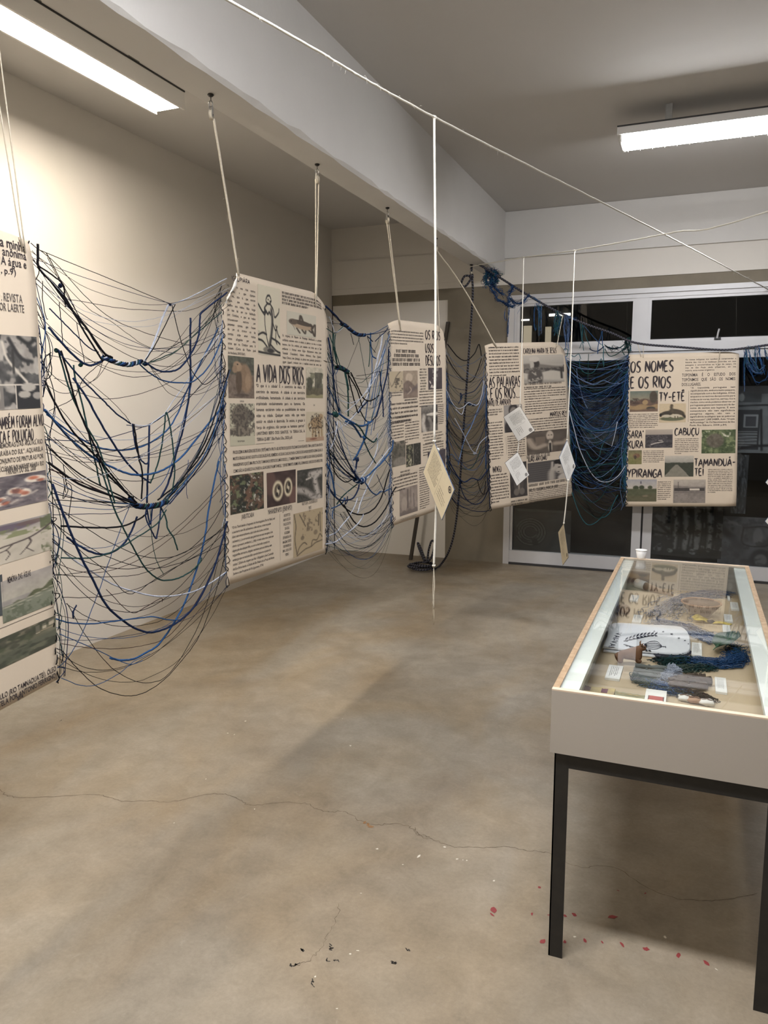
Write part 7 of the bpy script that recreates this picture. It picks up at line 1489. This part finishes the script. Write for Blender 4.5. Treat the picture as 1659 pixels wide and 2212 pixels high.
# bowl
bc = q8(1165, 575); bowl = thing('clay_bowl', 'flaring terracotta bowl near the far end of the case', 'bowl')
M['terra'] = mat('terracotta', (0.40, 0.22, 0.125), 0.7, (30, 0.4, (0.33, 0.17, 0.09)), (90, 0.2)); M['terra_dark'] = mat('dark_terracotta', (0.15, 0.085, 0.06), 0.75, (40, 0.5, (0.2, 0.11, 0.07)))
q = MB(); q.lathe([(.034, .0006), (.040, .004), (.062, .030), (.082, .056), (.086, .060)], bc, 32); q.build('bowl_wall', M['terra_dark'], bowl, True)  # wall in a darker terracotta than the inside
q = MB(); q.lathe([(.086, .058), (.087, .063), (.082, .064), (.074, .054), (.03, .046), (.001, .045)], bc, 32); q.build('bowl_inside', M['terra'], bowl, True)
# yellow ribbon, leaf, rattle, seed, patterned cloths
M['yellow'] = mat('yellow_ribbon', (0.62, 0.47, 0.07), 0.7, (30, 0.3, (0.5, 0.36, 0.05))); M['leaf'] = mat('dark_green_leaf', (0.008, 0.055, 0.022), 0.4, (20, 0.5, (0.02, 0.09, 0.04)), (40, 0.3), coat=.2); M['leaf_rib'] = mat('leaf_rib', (0.05, 0.18, 0.07), 0.5)
rb = thing('yellow_ribbon', 'crumpled yellow ribbon with a dark strap, in front of the bowl', 'ribbon')
def strip(pts, width, m, name, parent, th=.0015):
    P = spline(pts, 6); q = MB(); n = len(P); rows = []
    for i in range(n):
        T = P[min(i + 1, n - 1)] - P[max(i - 1, 0)]; N = A([-T[1], T[0], 0]); N /= max(np.linalg.norm(N), 1e-9)
        rows.append([P[i] - N * width, P[i] + N * width, P[i] + N * width + A([0, 0, th]), P[i] - N * width + A([0, 0, th])])
    for r in rows: q.add(r, [])
    for i in range(n - 1):
        for k in range(4): q.f.append((i * 4 + k, i * 4 + (k + 1) % 4, i * 4 + 4 + (k + 1) % 4, i * 4 + 4 + k)); q.m.append(0)
    q.f += [(3, 2, 1, 0), tuple((n - 1) * 4 + k for k in range(4))]; q.m += [0, 0]
    return q.build(name, M[m], parent)
def zq(x, y, h): return q8(x, y) + A([0, 0, h])
for k in range(4): strip([zq(1110 + 5 * k, 600 + 9 * k, .003 + .004 * k), zq(1140, 598 + 12 * k, .016), zq(1175, 604 + 10 * k, .008 + .003 * k), zq(1210, 612 + 8 * k, .003 + .002 * k)], .010, 'yellow', 'ribbon_fold', rb)
strip([zq(1255, 632, .002), zq(1300, 636, .006), zq(1345, 640, .004), zq(1385, 648, .002)], .016, 'yellow', 'ribbon_tail', rb); strip([zq(1208, 622, .002), zq(1230, 628, .010), zq(1256, 634, .003)], .018, 'navy_cloth', 'strap', rb)
lf = thing('green_leaf', 'large dark green leaf lying on the blue yarn', 'leaf')
la, lb_ = zq(1275, 868, .030), zq(1425, 770, .034); d = lb_ - la; N = A([-d[1], d[0], 0]); N /= np.linalg.norm(N); q = MB(); n = 12
for i in range(n + 1):
    t = i / n; w = .042 * math.sin(math.pi * min(1, t * .93 + .05)) ** .7
    for s_ in (-1, -.5, 0, .5, 1): q.v.append(tuple(la + d * t + N * w * s_ + A([0, 0, .014 * abs(s_) + .004 * math.sin(9 * t + s_ * 3)])))
for i in range(n):
    for k in range(4): q.f.append((i * 5 + k, i * 5 + k + 1, i * 5 + 6 + k, i * 5 + 5 + k)); q.m.append(0)
o = q.build('leaf_blade', M['leaf'], lf, True); so = o.modifiers.new('solid', 'SOLIDIFY'); so.thickness = .001
q = MB(); q.tube([la + d * t + A([0, 0, .0035 + .004 * math.sin(9 * t)]) for t in np.linspace(-.12, .98, 14)], .0016, 5); q.build('midrib', M['leaf_rib'], lf, True)
for t in (.25, .5): 
    for s_ in (-1, 1): q = MB(); q.tube([la + d * t + A([0, 0, .006]), la + d * (t + .12) + N * .022 * s_ + A([0, 0, .014])], .0009, 4); q.build('side_vein', M['leaf_rib'], lf, True)
rt = thing('rattle', 'tapering brown rattle with a white band and dark cap', 'rattle')
ra, rb2 = zq(672, 365, .026), zq(960, 440, .008); d = rb2 - ra
def cone(name, t0, t1, r0, r1, m): q = MB(); q.tube([ra + d * t for t in np.linspace(t0, t1, 6)], 1.0, 14, taper=lambda s_: r0 + (r1 - r0) * s_); q.build(name, m, rt, True)
M['rattle_wood'] = mat('beaded_brown', (0.30, 0.19, 0.11), 0.6, (60, 0.6, (0.12, 0.08, 0.06)), (120, .6))
cone('dark_cap', 0, .08, .022, .025, M['black']); cone('white_band', .08, .32, .024, .022, M['card_white']); cone('tapered_body', .32, 1, .021, .005, M['rattle_wood'])
sd = thing('round_seed', 'round brown seed half hidden under the reflection at the far left', 'seed'); q = MB(); c = zq(600, 560, .022); q.blob(c, (.030, .030, .0215), 3, .03, 18, 12); q.build('seed_shell', M['rattle_wood'], sd, True); q = MB(); q.lathe([(.004, .0), (.003, .006)], c + A([0, 0, .0205]), 8); q.build('stalk', M['bark'], sd, True)
M['cloth_yellow'] = mat('yellow_print_cloth', (0.58, 0.46, 0.19), 0.85, (40, 0.5, (0.2, 0.08, 0.1)), (60, 0.2)); M['cloth_green'] = mat('green_print_cloth', (0.22, 0.22, 0.11), 0.85, (50, 0.6, (0.35, 0.33, 0.2)), (60, 0.2)); M['purple'] = mat('purple_print', (0.14, 0.03, 0.07), 0.85); M['red_ink'] = mat('red_ink', (0.42, 0.06, 0.05), 0.8)
pc = thing('patterned_cloth', 'yellow and purple patterned cloth along the near edge of the case', 'cloth'); pa, pb = q8(298, 1106), q8(560, 1140)
yf = CY0 + TH + .012
def flat(name, x0, x1, y0, y1, z0, z1, m, parent): 
    q = MB(); n = 8; R = random.Random(int(x0 * 1000))
    poly = [A([x0 + (x1 - x0) * k / n, y0, 0]) for k in range(n + 1)] + [A([x1 - (x1 - x0) * k / n, y1 + R.uniform(-.006, .006), 0]) for k in range(n + 1)]
    return slab(name, poly, z0, z1, M[m], parent, .003)
fy = pa[1]
flat('cloth_fold', pa[0], q8(540, 1138)[0], yf, fy, ZI + .0006, ZI + .012, 'cloth_yellow', pc); flat('cloth_motif', pa[0] + .004, pa[0] + .03, fy - .045, fy - .012, ZI + .0122, ZI + .0132, 'purple', pc); flat('cloth_motif', pa[0] + .065, pa[0] + .085, fy - .05, fy - .018, ZI + .0122, ZI + .0132, 'purple', pc)
gc = thing('patterned_cloth', 'mottled green cloth next to the yellow one at the near edge', 'cloth'); flat('cloth_fold', q8(545, 1138)[0], q8(760, 1160)[0], yf, fy - .012, ZI + .0006, ZI + .009, 'cloth_green', gc); flat('cloth_hem', q8(545, 1138)[0] + .004, q8(760, 1160)[0] - .004, fy - .032, fy - .026, ZI + .0092, ZI + .0098, 'cloth_yellow', gc)
tg = thing('printed_tag', 'white tag with a red printed frame at the near edge of the case', 'tag'); x0, x1 = q8(765, 1160)[0], q8(915, 1185)[0]; ty = q8(840, 1165)[1]
q = MB(); q.box((x0, yf, ZI + .019), (x1, ty, ZI + .021)); q.build('tag_paper', M['card_white'], tg)
for (a, b, c, d_) in [(.15, .9, .2, .28), (.15, .9, .78, .86), (.15, .19, .2, .86), (.86, .9, .2, .86), (.4, .65, .46, .54)]: q = MB(); q.box((x0 + (x1 - x0) * a, yf + (ty - yf) * c, ZI + .021), (x0 + (x1 - x0) * b, yf + (ty - yf) * d_, ZI + .0214)); q.build('red_print', M['red_ink'], tg)
q = MB(); q.box((x0 + .006, yf + .004, ZI + .0006), (x1 - .006, ty - .004, ZI + .019)); q.build('tag_block', M['liner'], tg)
for i, (x, y, m, lb3) in enumerate([(1050, 1205, 'card_white', 'pale shell left of the orange shell by the near edge'), (1120, 1222, 'terra', 'orange shell among the near brown yarn'), (1210, 1238, 'card_white', 'pale shell right of the orange shell by the near edge')]):
    sh = thing('shell', lb3, 'shell'); q = MB(); c = zq(x, y, .012); q.blob(c, (.022, .014, .0105), 10 + i, .18, 14, 8); q.build('shell_body', M[m], sh, True); q = MB(); q.tube(spline([c + A([-.016, 0, .008]), c + A([0, -.004, .0115]), c + A([.016, 0, .008])], 4), .0016, 5); q.build('shell_ridge', M['terra_dark'], sh, True)
